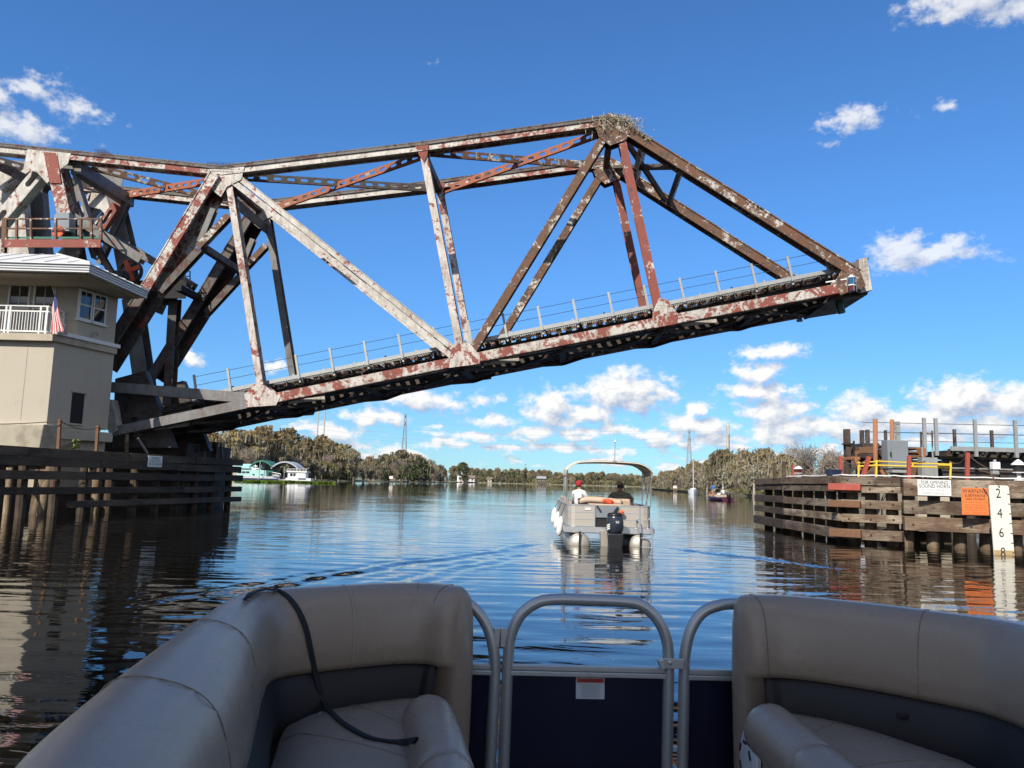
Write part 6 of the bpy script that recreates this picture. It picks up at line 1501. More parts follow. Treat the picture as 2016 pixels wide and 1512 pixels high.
for k, (y, z, lab) in enumerate(((5.6, .55, 'white boat fender hanging farthest forward of the three on the pontoon boat'), (3.1, .50, 'middle of the three white boat fenders along the pontoon boat'), (.95, .44, 'white boat fender hanging nearest the stern of the pontoon boat'))):
    t = thing('boat_fender', lab, 'boat fender', bl(-1.38, y, z-.2), 0, 'white fenders on the pontoon boat')
    part('body', M['buoywhite'], t, lambda b: b.lathe(bl(-1.40, y, z-.22), [(.03, -.04), (.05, 0), (.082, .05), (.092, .12), (.092, .36), (.08, .44), (.05, .49), (.03, .54)], (.12, 0, 1), 14), smooth=True); part('line', M['rope'], t, lambda b: b.tube([bl(-1.35, y, z+.3), bl(-1.22, y, zf1)], .012, 5))
# people aboard
person('person in a white shirt and dark red cap seated to port on the pontoon boat', bl(-.62, 3.75, 1.0-.10), BR+rad(-35), 'sit', 'white_shirt', 'navy_trousers', 'red_cap', 'red_cap')
person('person in olive hooded jacket and tan cap at the pontoon boat helm', bl(.48, 1.40, .88), BR, 'sit', 'olive_jacket', 'navy_trousers', 'tan_cap', bulk=1.35, hood=True, arms={-1: ((-.36, .06, .36), (-.22, .36, .40)), 1: ((.36, .06, .36), (.22, .36, .40))})

# ================================================================ SMALL BASS BOAT WITH THREE PEOPLE
M['redhull'] = simple('dark_red_blue_hull', (.10, .02, .035), .3, 0, .1, 2); M['bluehull'] = simple('navy_hull', (.02, .03, .10), .3)
Q = at(1414, 985, 105); HX = rad(14); QT = Matrix.Translation(V((Q.x, 105, 0))) @ Matrix.Rotation(HX, 4, 'Z')
bb = thing('bass_boat', 'small low red and navy motor boat carrying three people near the right bank', 'motor boat', (Q.x, 105, 0), HX)
def hullmesh(T, L, W, H, sheer, parent, name, mat, n=12, z0=-.2):
    b = MB(); rows = []
    for i in range(n+1):
        u = i/n; w = W/2*(1-max(0, (u-.45)/.55)**2.2); yy = L*(u-.5); zt_ = H+sheer*u*u
        rows.append([V((-w, yy, zt_)), V((-w*.86, yy, z0+.25)), V((0, yy, z0)), V((w*.86, yy, z0+.25)), V((w, yy, zt_))])
    for r in rows: b.v += [T @ p for p in r]
    for i in range(n):
        for k in range(4): a = i*5+k; b.f.append((a, a+1, a+6, a+5))
    b.f.append((0, 1, 2, 3, 4))
    h = b.build(name, mat, parent); d = MB()
    for i in range(n): a = rows[i]; c = rows[i+1]; dz = V((0, 0, .06)); d.quad(T @ (a[0]-dz), T @ (a[4]-dz), T @ (c[4]-dz), T @ (c[0]-dz))
    return h, d
h, d = hullmesh(QT, 5.2, 1.9, .42, .12, bb, 'hull', M['redhull']); d.build('deck', M['cabinet'], h)
def qpart(nm, m_, fn, par=None, **k): b = MB(); fn(b); b.v = [QT @ p for p in b.v]; return b.build(nm, M[m_], par or bb, **k)
qpart('stripe', 'bluehull', lambda b: [b.beam((s*.96, -2.4, .30), (s*.9, 1.2, .36), .14, .03, V((1, 0, 0))) for s in (-1, 1)])
qpart('outboard_motor', 'motorblack', lambda b: b.lathe((0, -2.75, .0), [(.1, -.2), (.12, .3), (.24, .45), (.26, .8), (.2, 1.0), (.05, 1.05)], (0, 0, 1), 12), smooth=True)
qpart('console', 'white_shirt', lambda b: b.hexa([V(p) for p in ((.1, .2, .4), (.8, .2, .4), (.8, .7, .4), (.1, .7, .4), (.2, .35, .95), (.7, .35, .95), (.7, .55, .95), (.2, .55, .95))])); qpart('seat', 'tanvinyl', lambda b: b.box((0, -.6, .58), (1.5, .5, .3)), bevel=.05)
person('person in a bright blue shirt standing in the small red boat', QT @ V((-.3, .75, .42)), HX, 'stand', 'blue_shirt', 'khaki_shorts', None, sleeve='short')
person('person in white with a pale cap at the stern of the small red boat', QT @ V((.35, -.7, .72)), HX, 'sit', 'white_shirt', 'grey_trousers', 'white_cap')
person('person in a red shirt crouched at the bow of the small red boat', QT @ V((0, 1.7, .52)), HX+.5, 'sit', 'red_shirt', 'khaki_shorts', None, sleeve='short')

# ================================================================ SAILBOAT AT ANCHOR
Q = at(1365, 973, 172); HX = rad(168); QT = Matrix.Translation(V((Q.x, 172, 0))) @ Matrix.Rotation(HX, 4, 'Z')
sbt = thing('sailboat', 'white sailboat with a bare mast anchored before the right bank trees', 'sailboat', (Q.x, 172, 0), HX); bb = sbt
h, d = hullmesh(QT, 7.0, 2.3, .85, .35, sbt, 'hull', M['signwhite'], z0=-.3); d.build('deck', M['paint_white'], h)
qpart('cabin', 'paint_white', lambda b: b.hexa([V(p) for p in ((-.7, -.8, .8), (.7, -.8, .8), (.5, 1.8, 1.0), (-.5, 1.8, 1.0), (-.6, -.7, 1.35), (.6, -.7, 1.35), (.35, 1.5, 1.3), (-.35, 1.5, 1.3))]), sbt)
qpart('mast', 'paint_white', lambda b: b.tube([(0, .9, 1.2), (0, .9, at(1362, 899, 172).z)], .09, 8), sbt); qpart('boom', 'bluehull', lambda b: b.tube([(0, .85, 2.0), (0, -2.4, 1.9)], .16, 8), sbt)
qpart('spreader', 'alum', lambda b: b.tube([(-.6, .9, 5.0), (.6, .9, 5.0)], .04, 6), sbt); qpart('stay', 'wire', lambda b: (b.tube([(0, .9, 8.2), (0, 3.4, 1.2)], .02, 4), b.tube([(0, .9, 8.2), (0, -3.4, .9)], .02, 4)), sbt); qpart('waterline_stripe', 'bluehull', lambda b: [b.beam((s*1.06, -3.4, .12), (s*1.0, .6, .12), .14, .06, V((1, 0, 0))) for s in (-1, 1)], sbt)

# ================================================================ LEFT BANK MARINA
M['teal'] = simple('pale_teal_paint', (.36, .62, .58), .4, 0, .06, 1); M['teald'] = simple('dark_green_canvas', (.03, .16, .12), .7); M['greycanvas'] = simple('silver_grey_canvas', (.38, .40, .43), .6)
YM = 232
def mb_(px): return XYZ(px, YM, 0)
k_ = YM/FPX
def canopy(px0, px1, ytop, mat, lab):
    a, c = mb_(px0), mb_(px1); zt_ = at((px0+px1)/2, ytop, YM).z; w = c.x-a.x; t = thing('boat_canopy', lab, 'boat canopy', ((a.x+c.x)/2, YM+3, 0)); b = MB(); n = 12
    for y in (0, 8):
        for i in range(n+1): u = i/n; b.v.append(V((a.x+w*u, YM+5+y, zt_-2.0*(abs(2*u-1)**2.0))))
    for i in range(n): b.f.append((i, i+1, i+2+n, i+1+n))
    o = len(b.v)
    for i in range(n+1): b.v.append(b.v[i]-V((0, 0, .45)))
    for i in range(n): b.f.append((i, o+i, o+i+1, i+1))
    b.build('canvas', mat, t, smooth=False)
    for x in (a.x+.3, (a.x+c.x)/2, c.x-.3):
        for y in (5.2, 12.8): part('post', M['galv'], t, lambda q: q.tube([(x, YM+y, -.3), (x, YM+y, zt_-1.6)], .10, 6))
canopy(478, 526, 905, M['teald'], 'arched green canvas boat canopy on the left bank'); canopy(522, 577, 907, M['greycanvas'], 'arched silver grey boat canopy beside the green one')
# teal cabin cruiser
a, c = mb_(464), mb_(551); L = c.x-a.x; t = thing('cabin_cruiser', 'long pale teal cabin cruiser moored below the green canopy', 'motor yacht', ((a.x+c.x)/2, YM, 0))
TT = Matrix.Translation(V(((a.x+c.x)/2, YM, 0))) @ Matrix.Rotation(rad(-90), 4, 'Z'); h, d = hullmesh(TT, L, 4.0, 1.1, .5, t, 'hull', M['paint_white'], z0=-.4); d.build('deck', M['paint_white'], h)
def bxp(nm, m_, px0, y0, px1, y1, Y, dpt, par, bev=.03):
    p, q = at(px0, y0, Y), at(px1, y1, Y); return part(nm, M[m_], par, lambda b: b.box(((p.x+q.x)/2, Y+dpt/2, (p.z+q.z)/2), (abs(q.x-p.x), dpt, abs(p.z-q.z))), bevel=bev)
cb = bxp('cabin', 'teal', 466, 937, 524, 926, YM-1.4, 2.8, t)
for x in (468, 476, 484): bxp('window', 'glass', x, 931.5, x+7, 928, YM-1.46, .05, cb, 0)
bxp('window', 'glass', 497, 936, 501, 933, YM-1.46, .05, cb, 0); bxp('window', 'glass', 513, 936, 518, 933.5, YM-1.46, .05, cb, 0)
wh_ = part('wheelhouse', M['paint_white'], t, lambda b: b.hexa([at(493, 927, YM-1), at(516, 927, YM-1), at(516, 927, YM+1), at(493, 927, YM+1), at(498, 921, YM-1), at(508, 921, YM-1), at(508, 921, YM+1), at(498, 921, YM+1)])); bxp('windscreen', 'teald', 503, 923.5, 512, 926.5, YM-1.06, .05, wh_, 0)
bxp('hull_stripe', 'bluehull', 472, 944.5, 548, 942.6, YM-2.03, .06, t, 0); bxp('aft_awning', 'teald', 525, 930, 538, 927, YM-1, 2, t); bxp('foredeck_cover', 'greycanvas', 536, 938, 550, 934, YM-1, 2, t)
part('radar_mast', M['paint_white'], t, lambda b: (b.tube([at(503, 921, YM), at(503, 914, YM)], .10, 6), b.box(at(503, 917.5, YM), (1.2, .3, .25))))
part('rail', M['alum'], t, lambda b: b.tube([at(536, 938, YM-1.4), at(537, 930, YM-1.4), at(553, 933, YM-1.4)], .05, 5))
a = at(509, 944, YM-3); t = thing('mooring_pole', 'tall thin mooring pole in front of the teal cruiser', 'pole', (a.x, YM-3, 0)); part('shaft', M['galv'], t, lambda b: b.tube([(a.x, YM-3, -.5), (a.x+.2, YM-3, at(510, 907, YM-3).z)], .12, 6))
# white houseboat
a, c = mb_(564), mb_(603); t = thing('houseboat', 'boxy white houseboat with an upper deck railing moored right of the canopies', 'houseboat', ((a.x+c.x)/2, YM, 0))
bxp('hull', 'paint_white', 562, 946, 612, 942, YM-1.8, 3.6, t); cb = bxp('cabin', 'signwhite', 566, 943, 602, 929, YM-1.5, 3.2, t); bxp('roof_deck', 'paint_white', 564, 929.5, 604, 928, YM-1.8, 3.8, t)
bxp('door', 'dark', 571, 937.5, 576, 932, YM-1.56, .06, cb, 0); bxp('window', 'glass', 577, 937.5, 582, 932, YM-1.56, .06, cb, 0); bxp('side_panel', 'paint_white', 585, 941.5, 600.5, 930.5, YM-1.56, .08, cb, 0); bxp('waterline', 'bluehull', 587, 944, 602, 941.6, YM-1.86, .06, t, 0)
part('deck_railing', M['paint_white'], t, lambda b: [b.tube([at(565, y, YM-1.7), at(603, y, YM-1.7)], .05, 5) for y in (923, 925.5)] + [b.tube([at(x, 928, YM-1.7), at(x, 923, YM-1.7)], .05, 5) for x in np.linspace(565, 603, 7)])
part('mast', M['barkdark'], t, lambda b: b.tube([at(591, 928, YM), at(592, 921, YM)], .12, 6)); part('tender_arm', M['galv'], t, lambda b: b.tube([at(600, 927, YM), at(609, 921, YM)], .08, 5))
a = mb_(556); t = thing('skiff', 'small white open skiff between the teal cruiser and the houseboat', 'skiff', (a.x, YM-1, 0)); TT = Matrix.Translation(V((a.x, YM-1, 0))) @ Matrix.Rotation(rad(-100), 4, 'Z'); h, d = hullmesh(TT, 3.4, 1.5, .5, .2, t, 'hull', M['paint_white']); d.build('floor', M['cabinet'], h); part('seat', M['wood'], t, lambda b: b.box((a.x, YM-1, .5), (.4, 1.2, .08)))
a, c = mb_(440), mb_(640); t = thing('dock', 'low timber dock along the left bank behind the moored boats', 'dock', ((a.x+c.x)/2, YM+3.2, 0)); part('deck', M['wood'], t, lambda b: b.box(((a.x+c.x)/2, YM+3.6, .75), (c.x-a.x, 1.6, .15)))
for k in range(9): x = a.x+(c.x-a.x)*(k+.5)/9; part('post', M['pile'], t, lambda b: b.tube([(x, YM+2.7, -.5), (x, YM+2.7, 2.2+.8*(k % 2))], .14, 6))
a = mb_(455); t = thing('boat_shed', 'low shed with a pale teal roof half hidden by the left fender', 'shed', (a.x, YM+8, .5)); part('wall', M['stucco'], t, lambda b: b.box((a.x+.5, YM+11, 2.0), (9, 5, 3.2))); part('roof', M['teal'], t, lambda b: b.prism([(a.x-4.4, YM+8, 3.62), (a.x-4.4, YM+14, 3.62), (a.x-4.4, YM+11, 5.0)], (9.8, 0, 0)))
# floating plants
M['lily'] = leafmat('floating_plant_leaves', ((.10, .17, .025), (.16, .22, .035), (.05, .10, .02)), .8, 1.0)
n = 5200; u = rng.uniform(0, 1, n); px = 466+u*190+rng.normal(0, 3, n); Yl = 206 - 26*rng.uniform(0, 1, n)*np.clip(1.15-u, .05, 1)*np.clip(u*6+.25, 0, 1) + 8*u
pts = np.array([XYZ(float(a_), float(b_), .10) for a_, b_ in zip(px, Yl)]); s = rng.uniform(.18, .55, (n, 1)); pts[:, 2] += rng.uniform(-.08, .22, n)
A_ = rdir(n)*np.array([1, 1, .35]); B_2 = np.cross(A_, rdir(n))*np.array([1, 1, .6]); me = quads_mesh('floating_plants', pts, A_*s, B_2*s, [M['lily']]); o = bpy.data.objects.new('floating_plants', me); COL.objects.link(o); tag(o, 'mat of bright green floating water plants before the moored boats', 'water plants', None, 'stuff')
# ================================================================ OUR OWN BOAT (bow, seen from the helm)
def vinyl(name, c, rough):
    m, t = newmat(name); tc = t.n('ShaderNodeTexCoord').outputs['Object']
    a = t.noise(tc, 5, 4, .5); f = t.noise(tc, 420, 2, .5); w = t.noise(tc, 2.2, 3, .5)
    col = t.mix(a, tuple(x*.93 for x in c), tuple(x*1.07 for x in c))
    finish(t, col, t.m('MULTIPLY_ADD', a, .10, rough-.05), 0, t.m('ADD', t.m('MULTIPLY', f, .0006), t.m('MULTIPLY', w, .012)), 1.0)
    return m
M['seat'] = vinyl('taupe_seat_vinyl', (.310, .233, .170), .27); M['seatband'] = vinyl('charcoal_seat_band', (.013, .010, .009), .62); M['seam'] = simple('seam_thread', (.22, .165, .12), .7); M['seamlight'] = simple('pale_seam_thread', (.42, .37, .30), .7)
M['rail'] = simple('satin_rail_aluminium', (.46, .46, .45), .36, .55, .05, 20); M['navy'] = simple('navy_gate_panel', (.0045, .0055, .024), .22, 0, .3, 5, .25, (.012, .014, .035)); M['carpet'] = simple('dark_deck_carpet', (.36, .30, .23), .95, 0, .2, 60); M['strap'] = simple('black_webbing', (.010, .010, .011), .75, 0, .2, 90)
M['speakerwhite'] = simple('white_speaker_grille', (.60, .60, .59), .4); M['labelred'] = simple('label_red', (.50, .035, .02), .4); M['labelwhite'] = simple('label_silver', (.52, .54, .56), .4)
own = thing('pontoon_boat', 'bow of the boat in the foreground with taupe seats and a navy gate', 'pontoon boat', (.4, 1.8, .4))
DZ = .42
part('deck', M['carpet'], own, lambda b: b.prism([(-1.25, -3, DZ-.08), (2.15, -3, DZ-.08), (2.15, 3.2, DZ-.08), (1.9, 3.86, DZ-.08), (-1.0, 3.86, DZ-.08), (-1.25, 3.2, DZ-.08)], (0, 0, .08)))
for x in (-.75, 1.6): part('pontoon', M['toon'], own, lambda b: b.lathe((x, -3, .06), [(.02, -.1), (.3, 0), (.3, 5.4), (.25, 6.0), (.02, 6.6)], (0, 1, 0), 18), smooth=True)
ZC = 1.28
CR_L = [onz(x, y, ZC) for x, y in ((898, 1153), (850, 1147), (760, 1147), (665, 1152), (585, 1156), (528, 1161), (478, 1172), (395, 1230), (309, 1295), (228, 1364), (160, 1428), (90, 1505))]
CR_L += [CR_L[-1]+V((.05, -.35, 0)), CR_L[-1]+V((.08, -.9, 0))]
CR_R = [onz(x, y, ZC) for x, y in ((1474, 1170), (1530, 1170), (1610, 1176), (1690, 1184), (1770, 1193), (1850, 1203), (1935, 1214), (2016, 1227))]
CR_R += [V((1.99, 2.5, ZC)), V((2.03, 2.0, ZC)), V((2.04, 1.4, ZC)), V((2.04, .6, ZC))]
PROF = [(-.10, -.80), (-.115, -.35), (-.105, -.12), (-.075, -.035), (-.03, -.004), (.02, -.006), (.062, -.035), (.088, -.085), (.102, -.16), (.110, -.24), (.112, -.31), (.100, -.335), (.068, -.345), (.066, -.78)]
BAND = [(.072, -.33), (.092, -.338), (.108, -.37), (.122, -.42), (.134, -.48), (.130, -.56)]
def densify(pts, n): return catmull(pts, n)
def inward(path, sg):
    out = []
    for i in range(len(path)):
        t = (path[min(i+1, len(path)-1)]-path[max(i-1, 0)]); t.z = 0; t.normalize(); out.append(V((-t.y, t.x, 0))*sg)
    return out
def widen(f): return 1+1.1*min(1, max(0, (f-.30)/.25))
def sweep(path, nrm, prof, ends=(True, False), wf=None, rl=.07):
    b = MB(); n = len(path); acc = [0]
    for i in range(1, n): acc.append(acc[-1]+(path[i]-path[i-1]).length)
    for i in range(n):
        d0 = acc[i] if ends[0] else 9; d1 = acc[-1]-acc[i] if ends[1] else 9; d = min(d0, d1); k = 1.0
        if d < rl: k = math.sqrt(max(0, 1-(1-d/rl)**2))*.55+.45
        w = wf(acc[i]/acc[-1]) if wf else 1
        for a, z in prof:
            aa = a*w if a > 0 else a
            b.v.append(path[i]+nrm[i]*(aa*k+.0*(1-k))+V((0, 0, z-(1-k)*.05*(1 if z > -.3 else 0))))
    m = len(prof)
    for j, (a, z) in enumerate(prof):          # ease the inner curves so they do not bunch up in the corner
        if a > .05:
            row = [b.v[i*m+j].copy() for i in range(n)]
            for _ in range(int(220*a)):
                row = [row[0], row[1], row[2], row[3]] + [row[i]*.5 + (row[i-1]+row[i+1])*.25 for i in range(4, n-1)] + [row[-1]]
            for i in range(n): b.v[i*m+j] = row[i]
    for i in range(n-1):
        for j in range(m-1): a = i*m+j; b.f.append((a, a+1, a+1+m, a+m))
    b.f.append(tuple(range(m))); b.f.append(tuple((n-1)*m+j for j in range(m)))
    return b, acc
BVH = {}
def bench(side, CR, lab_sg, aisle, seams):
    path = densify(CR, 6)
    # extra stations near the end for a soft rounded end
    t0 = (path[1]-path[0]).normalized(); path = [path[0]-t0*.05, path[0]-t0*.04, path[0]-t0*.02] + path
    nr = inward(path, lab_sg)
    L = sum((path[i+1]-path[i]).length for i in range(len(path)-1))
    bs = MB()
    # base (plinth) below the cushion
    base_b = None
    ZS = .80
    back = [p+n*(.105*widen(i/(len(path)-1)))+V((0, 0, ZS-ZC)) for i, (p, n) in enumerate(zip(path, nr))]
    for _ in range(30): back = back[:4] + [back[i]*.5 + (back[i-1]+back[i+1])*.25 for i in range(4, len(back)-1)] + back[-1:]
    ai = catmull(aisle, 8)
    def ax(u): x = u*(len(ai)-1); i = min(int(x), len(ai)-2); return ai[i].lerp(ai[i+1], x-i)
    n = len(path); rows = []
    accs = [0]
    for i in range(1, n): accs.append(accs[-1]+(path[i]-path[i-1]).length)
    M_ = 9
    cu = MB(); edge = []
    for i in range(n):
        u = max(0, accs[i]/accs[-1]); e = ax(u**1.0); e = V((e.x, e.y, ZS)); bk = back[i]; edge.append(e)
        for k in range(M_):
            f = k/(M_-1); p = bk.lerp(e, f); cu.v.append(p + V((0, 0, .030*math.sin(math.pi*f)**.6 + .010*math.sin(accs[i]*9)*0 - (.03 if k in (0,) else 0))))
    for i in range(n-1):
        for k in range(M_-1): a = i*M_+k; cu.f.append((a, a+1, a+1+M_, a+M_))
    # plinth wall along the aisle
    for i in range(0, n, 1): bs.v += [edge[i]+V((0, 0, -.06)), V((edge[i].x, edge[i].y, DZ)), V((path[i].x, path[i].y, DZ)), V((path[i].x, path[i].y, ZS-.1))]
    for i in range(n-1):
        for k in range(3): a = i*4+k; bs.f.append((a, a+1, a+5, a+4))
    bs.f.append((0, 1, 2, 3))
    base = bs.build('bench_seat', M['seat'], own)
    base['label'] = 'left bench' if side < 0 else 'right bench with a white speaker'
    del base['label']
    bk_, acc = sweep(path, nr, PROF, (True, False), widen)
    br = bk_.build('backrest', M['seat'], base, smooth=True)
    BVH[side] = [BVHTree.FromPolygons([tuple(v) for v in bk_.v], bk_.f)]
    i0 = 4
    bd, _ = sweep(path[i0:], nr[i0:], BAND, (False, False), lambda f: widen(.05+f*.95)); bd.build('backrest_band', M['seatband'], base, smooth=True)
    BVH[side].append(BVHTree.FromPolygons([tuple(v) for v in bd.v], bd.f))
    cu.build('seat_cushion', M['seat'], base, smooth=True); BVH[side].append(BVHTree.FromPolygons([tuple(v) for v in cu.v], cu.f))
    # bolsters rolled along the aisle edge
    def bol(u0, u1):
        pts = []; k = 14
        for i in range(k+1):
            e = ax(u0+(u1-u0)*i/k); pts.append(V((e.x, e.y, ZS+.012)))
        t0 = (pts[1]-pts[0]).normalized(); t1 = (pts[-1]-pts[-2]).normalized(); R = .105
        P_ = [pts[0]-t0*.05, pts[0]-t0*.042, pts[0]-t0*.02] + pts + [pts[-1]+t1*.015, pts[-1]+t1*.03, pts[-1]+t1*.036]; rs = [R*.30, R*.62, R*.9] + [R]*len(pts) + [R*.92, R*.7, R*.45]
        b = MB(); b.tube(P_, rs, 18); o = b.build('bolster', M['seat'], base, smooth=True); BVH[side].append(BVHTree.FromPolygons([tuple(v) for v in b.v], b.f))
    bol(.02, .36 if side < 0 else .30); bol(.375 if side < 0 else .315, .66); bol(.675, .97)
    for f, m_ in seams:
        i = min(range(n), key=lambda k: abs(acc[k]/acc[-1]-f)); w = widen(acc[i]/acc[-1])
        pts = [path[i]+nr[i]*((a*w if a > 0 else a)+.0005)+V((0, 0, z)) for a, z in PROF[2:12]]; pts = catmull(pts, 4)
        b = MB(); b.tube(pts, .0017, 5); b.build('seam', M[m_], br)
    for f in ((.16, .3) if side < 0 else (.14, .3, .45)):
        i = min(range(n), key=lambda k: abs(acc[k]/acc[-1]-f)); pts = [cu.v[i*M_+k]+V((0, 0, .0005)) for k in range(M_)]
        b = MB(); b.tube(catmull(pts, 3), .002, 5); b.build('seam', M['seam'], base)
    return base, path, nr, ax
bL, pL, nL, axL = bench(-1, CR_L, 1, [V((-.30, 3.24, .8)), V((-.235, 2.9, .8)), V((-.165, 2.5, .8)), V((-.10, 2.15, .8)), V((-.03, 1.6, .8)), V((0, .9, .8))], [(.07, 'seam'), (.025, 'seam'), (.44, 'seam'), (.155, 'seamlight'), (.62, 'seam')])
bR, pR, nR, axR = bench(1, CR_R, -1, [V((1.04, 3.24, .8)), V((1.045, 2.9, .8)), V((1.05, 2.6, .8)), V((1.07, 2.3, .8)), V((1.10, 1.7, .8)), V((1.12, .9, .8))], [(.02, 'seam'), (.225, 'seam'), (.42, 'seam'), (.6, 'seam')])
# speaker on the right bench plinth
e0, e1 = axR(.10), axR(.24); sdir = (e1-e0).normalized(); sn = V((sdir.y, -sdir.x, 0)); sn = -sn if sn.x > 0 else sn
spc = onplane(1478, 1497, V((e0.x, e0.y, .8))+sn*.012, sn)
sp = part('speaker', M['speakerwhite'], bR, lambda b: b.lathe(spc, [(.105, 0), (.105, .012), (.085, .020), (.05, .024), (.01, .026)], sn, 28), smooth=False)
zz = V((0, 0, 1)); yy = zz.cross(sn)
part('speaker_slots', M['black'], sp, lambda b: [b.beam(spc+sn*.0235+(yy*math.cos(a)+zz*math.sin(a))*.072, spc+sn*.0235+(yy*math.cos(a+.5)+zz*math.sin(a+.5))*.072, .010, .006, sn) for a in (.3, 1.35, 2.4, 3.45, 4.5, 5.55)])
part('speaker_ring', M['paint_white'], sp, lambda b: b.lathe(spc, [(.118, -.004), (.118, .008), (.106, .012)], sn, 28))

# strap draped over the left backrest and seat
def hit(px, py, side):
    d = ray(px, py).normalized(); best = None
    for bv in BVH[side]:
        h = bv.ray_cast(CAM, d)
        if h[0] is not None and (best is None or h[3] < best[1]): best = (h[0], h[3], h[1])
    return best
sp_ = []
for px, py in ((545, 1163), (562, 1174), (578, 1190), (592, 1213), (603, 1243), (611, 1280), (619, 1318), (627, 1350), (636, 1380), (650, 1403), (672, 1424), (700, 1442), (730, 1456), (765, 1462), (800, 1462), (822, 1459)):
    h = hit(px, py, -1)
    if h: n_ = h[2] if h[2].dot(CAM-h[0]) > 0 else -h[2]; sp_.append((h[0]+n_*.006, n_))
st = thing('strap', 'black webbing strap draped over the left seat back and cushion', 'strap', sp_[0][0])
first = sp_[0][0]; i0 = min(range(len(pL)), key=lambda k: (V((pL[k].x, pL[k].y, 0))-V((first.x, first.y, 0))).length)
topn = V((0, 0, 1)); pre = []
for px, py in ((488, 1172), (500, 1163), (520, 1157), (538, 1158)):   # over the crest
    q = onz(px, py+3, ZC+.004); pre.append((q, V((0, 0, 1))))
back_ = pre[0][0]-nL[i0]*.10-V((0, 0, .30)); pre = [(back_, -nL[i0]), (pre[0][0]-nL[i0]*.07-V((0, 0, .08)), -nL[i0])] + pre
allp = pre + sp_
C_ = catmull([p for p, _ in allp], 4); N_ = catmull([n for _, n in allp], 4); b = MB()
for i, (c, n_) in enumerate(zip(C_, N_)):
    t = (C_[min(i+1, len(C_)-1)]-C_[max(i-1, 0)]).normalized(); n_ = (n_-t*n_.dot(t)).normalized(); s = t.cross(n_)*.0105
    b.v += [c-s-n_*.003, c+s-n_*.003, c+s+n_*.003, c-s+n_*.003]
for i in range(len(C_)-1):
    for k in range(4): b.f.append((i*4+k, i*4+(k+1) % 4, i*4+4+(k+1) % 4, i*4+4+k))
b.build('webbing', M['strap'], st)
h = hit(641, 1406, -1); part('end_tab', M['alum'], st, lambda q: q.box(h[0]+V((-.02, -.01, .005)), (.012, .03, .006)))
# buckle tab tucked at the right cushion back
h = hit(1778, 1413, 1)
if h: part('buckle_tab', M['seatband'], bR, lambda q: q.box(h[0]+V((0, -.005, .008)), (.05, .02, .02)), bevel=.004)

# gate and front rails
YG = 3.78
def g(px, py, y=YG): return at(px, py, y)
def arcpath(p): return catmull([g(*q) for q in p], 6)
def railtube(name, pts, parent):
    b = MB(); b.tube(arcpath(pts), .0265, 12); return b.build(name, M['rail'], parent, smooth=True)
gate = railtube('gate', [(990, 1560), (996, 1400), (1001, 1290), (1006, 1250), (1024, 1212), (1054, 1188), (1090, 1180), (1160, 1181), (1226, 1184), (1262, 1191), (1292, 1216), (1311, 1254), (1316, 1300), (1315, 1400), (1312, 1560)], own)
def bar(parent, x0, y0, x1, y1, y=YG):
    a, c = g(x0, y0, y), g(x1, y1, y)
    part('bar', M['rail'], parent, lambda b: (b.beam(a, c, .024, .03, V((0, 1, 0)), .0125), b.beam(a, c, .022, .040, V((0, 1, 0)), -.0125)), bevel=.004)
bar(gate, 1004, 1318, 1314, 1325)
for kx in range(7):
    sc_ = g(1026+kx*44, 1322.5+kx*1.0, YG-.018); part('screw', M['alum'], gate, lambda b: b.lathe(sc_, [(.0055, 0), (.005, .003), (.002, .0045)], (0, -1, 0), 10))
part('panel', M['navy'], gate, lambda b: b.hexa([g(996, 1585, YG+.006), g(1310, 1585, YG+.006), g(1310, 1585, YG+.014), g(996, 1585, YG+.014), g(1003, 1326, YG+.006), g(1313, 1332, YG+.006), g(1313, 1332, YG+.014), g(1003, 1326, YG+.014)]))
for (x, y) in ((1012, 1262),): pass
a = g(1004, 1262); c = g(976, 1262)
part('hinge', M['rail'], gate, lambda b: (b.beam(g(993, 1237), g(990, 1272), .035, .035, V((0, 1, 0))), b.beam(g(980, 1237), g(979, 1272), .030, .035, V((0, 1, 0)))))
lt = part('latch', M['alum'], gate, lambda b: (b.beam(g(1302, 1306, YG-.035), g(1348, 1307, YG-.035), .048, .012, V((0, 1, 0))), b.beam(g(1300, 1296, YG-.03), g(1306, 1316, YG-.03), .03, .05, V((0, 1, 0)))), bevel=.004)
part('latch_bolt', M['bimpole'], lt, lambda b: b.lathe(g(1319, 1305, YG-.042), [(.011, 0), (.010, .006), (.004, .010)], (0, -1, 0), 12))
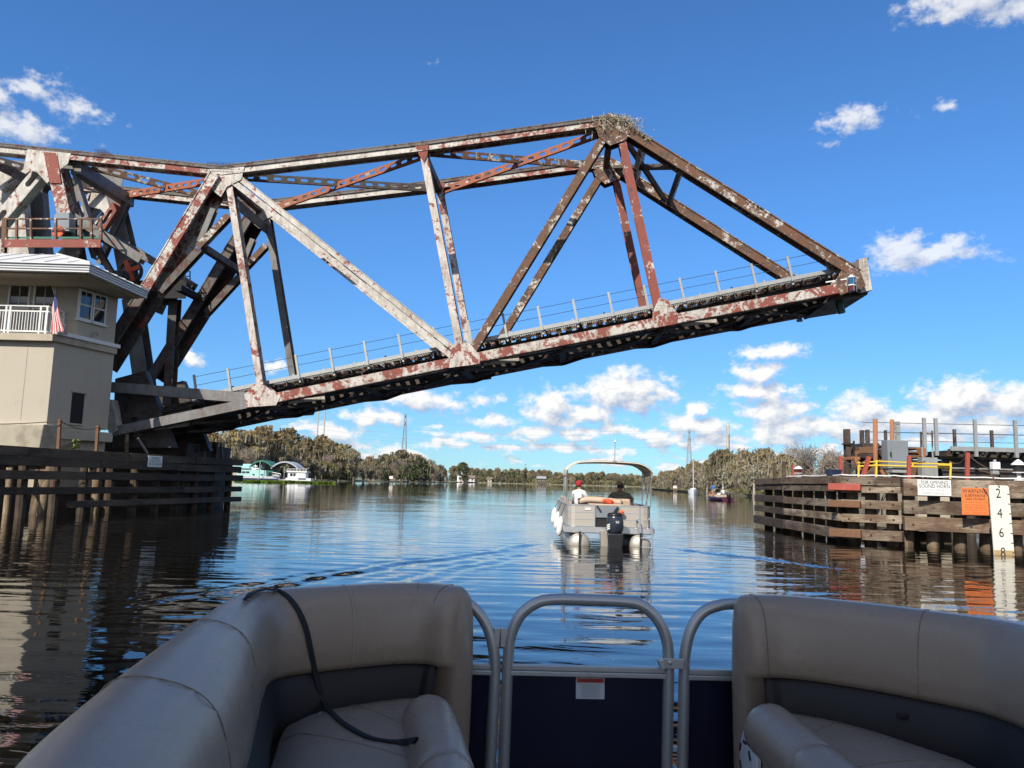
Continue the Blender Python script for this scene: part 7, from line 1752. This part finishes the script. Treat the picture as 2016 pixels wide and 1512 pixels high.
# warning label on the gate panel
a, c = g(1134, 1333, YG+.003), g(1190, 1377, YG+.003); lc = (a+c)/2; lw, lh = c.x-a.x, a.z-c.z; ux = (g(1190, 1354)-g(1134, 1353)).normalized(); uz = V((0, 0, 1))
lb = part('warning_label', M['labelwhite'], gate, lambda b: b.beam(lc-ux*lw/2, lc+ux*lw/2, lh, .003, V((0, 1, 0))), bevel=.0012)
part('red_header', M['labelred'], lb, lambda b: b.beam(lc-ux*lw*.46+uz*lh*.36+V((0, -.0025, 0)), lc+ux*lw*.46+uz*lh*.36+V((0, -.0025, 0)), lh*.19, .002, V((0, 1, 0))))
text('lettering', 'WARNING', lh*.16, ux, uz, lc+uz*lh*.36+V((0, -.0042, 0)), M['ink'], lb, .0006, stretch=1.2)
for k in range(7):
    text('lettering', ('IMPORTANT SAFETY NOTICE', 'KEEP GATE CLOSED AND', 'LATCHED WHILE UNDER WAY', 'STAY SEATED INSIDE RAILS', 'DO NOT RIDE OUTSIDE OF', 'RAILS OR ON THE DECK', 'SERIOUS INJURY OR DEATH')[k], lh*.075, ux, uz, lc+uz*lh*(.18-.09*k)+V((0, -.0028, 0)), M['cabinet'], lb, .0006, stretch=.95)
lr = railtube('front_rail', [(760, 1172), (860, 1172), (905, 1180), (938, 1202), (960, 1235), (972, 1280), (974, 1330), (968, 1450), (962, 1560)], own); bar(lr, 780, 1311, 972, 1318)
part('panel', M['navy'], lr, lambda b: b.hexa([g(760, 1580, YG+.006), g(966, 1585, YG+.006), g(966, 1585, YG+.014), g(760, 1580, YG+.014), g(768, 1322, YG+.006), g(972, 1326, YG+.006), g(972, 1326, YG+.014), g(768, 1322, YG+.014)]))
rr = railtube('front_rail', [(1342, 1560), (1345, 1450), (1347, 1330), (1349, 1285), (1360, 1240), (1382, 1207), (1415, 1192), (1460, 1189), (1600, 1194)], own); bar(rr, 1348, 1327, 1600, 1333)
part('panel', M['navy'], rr, lambda b: b.hexa([g(1346, 1585, YG+.006), g(1600, 1585, YG+.006), g(1600, 1585, YG+.014), g(1346, 1585, YG+.014), g(1348, 1334, YG+.006), g(1600, 1340, YG+.006), g(1600, 1340, YG+.014), g(1348, 1334, YG+.014)]))
# outer side panels
for nm, path, nr in (('side_panel', pL, nL), ('side_panel', pR, nR)):
    b = MB()
    pts = [p-n*.15 for p, n in zip(path, nr)][8:]
    for p in pts: b.v += [V((p.x, p.y, DZ-.02)), V((p.x, p.y, 1.06))]
    for i in range(len(pts)-1): b.f.append((2*i, 2*i+2, 2*i+3, 2*i+1))
    o = b.build(nm, M['navy'], own); sd_ = o.modifiers.new('thickness', 'SOLIDIFY'); sd_.thickness = .012
    b = MB(); b.tube([V((p.x, p.y, 1.08)) for p in pts], .024, 8); b.build('side_rail', M['rail'], o, smooth=True)
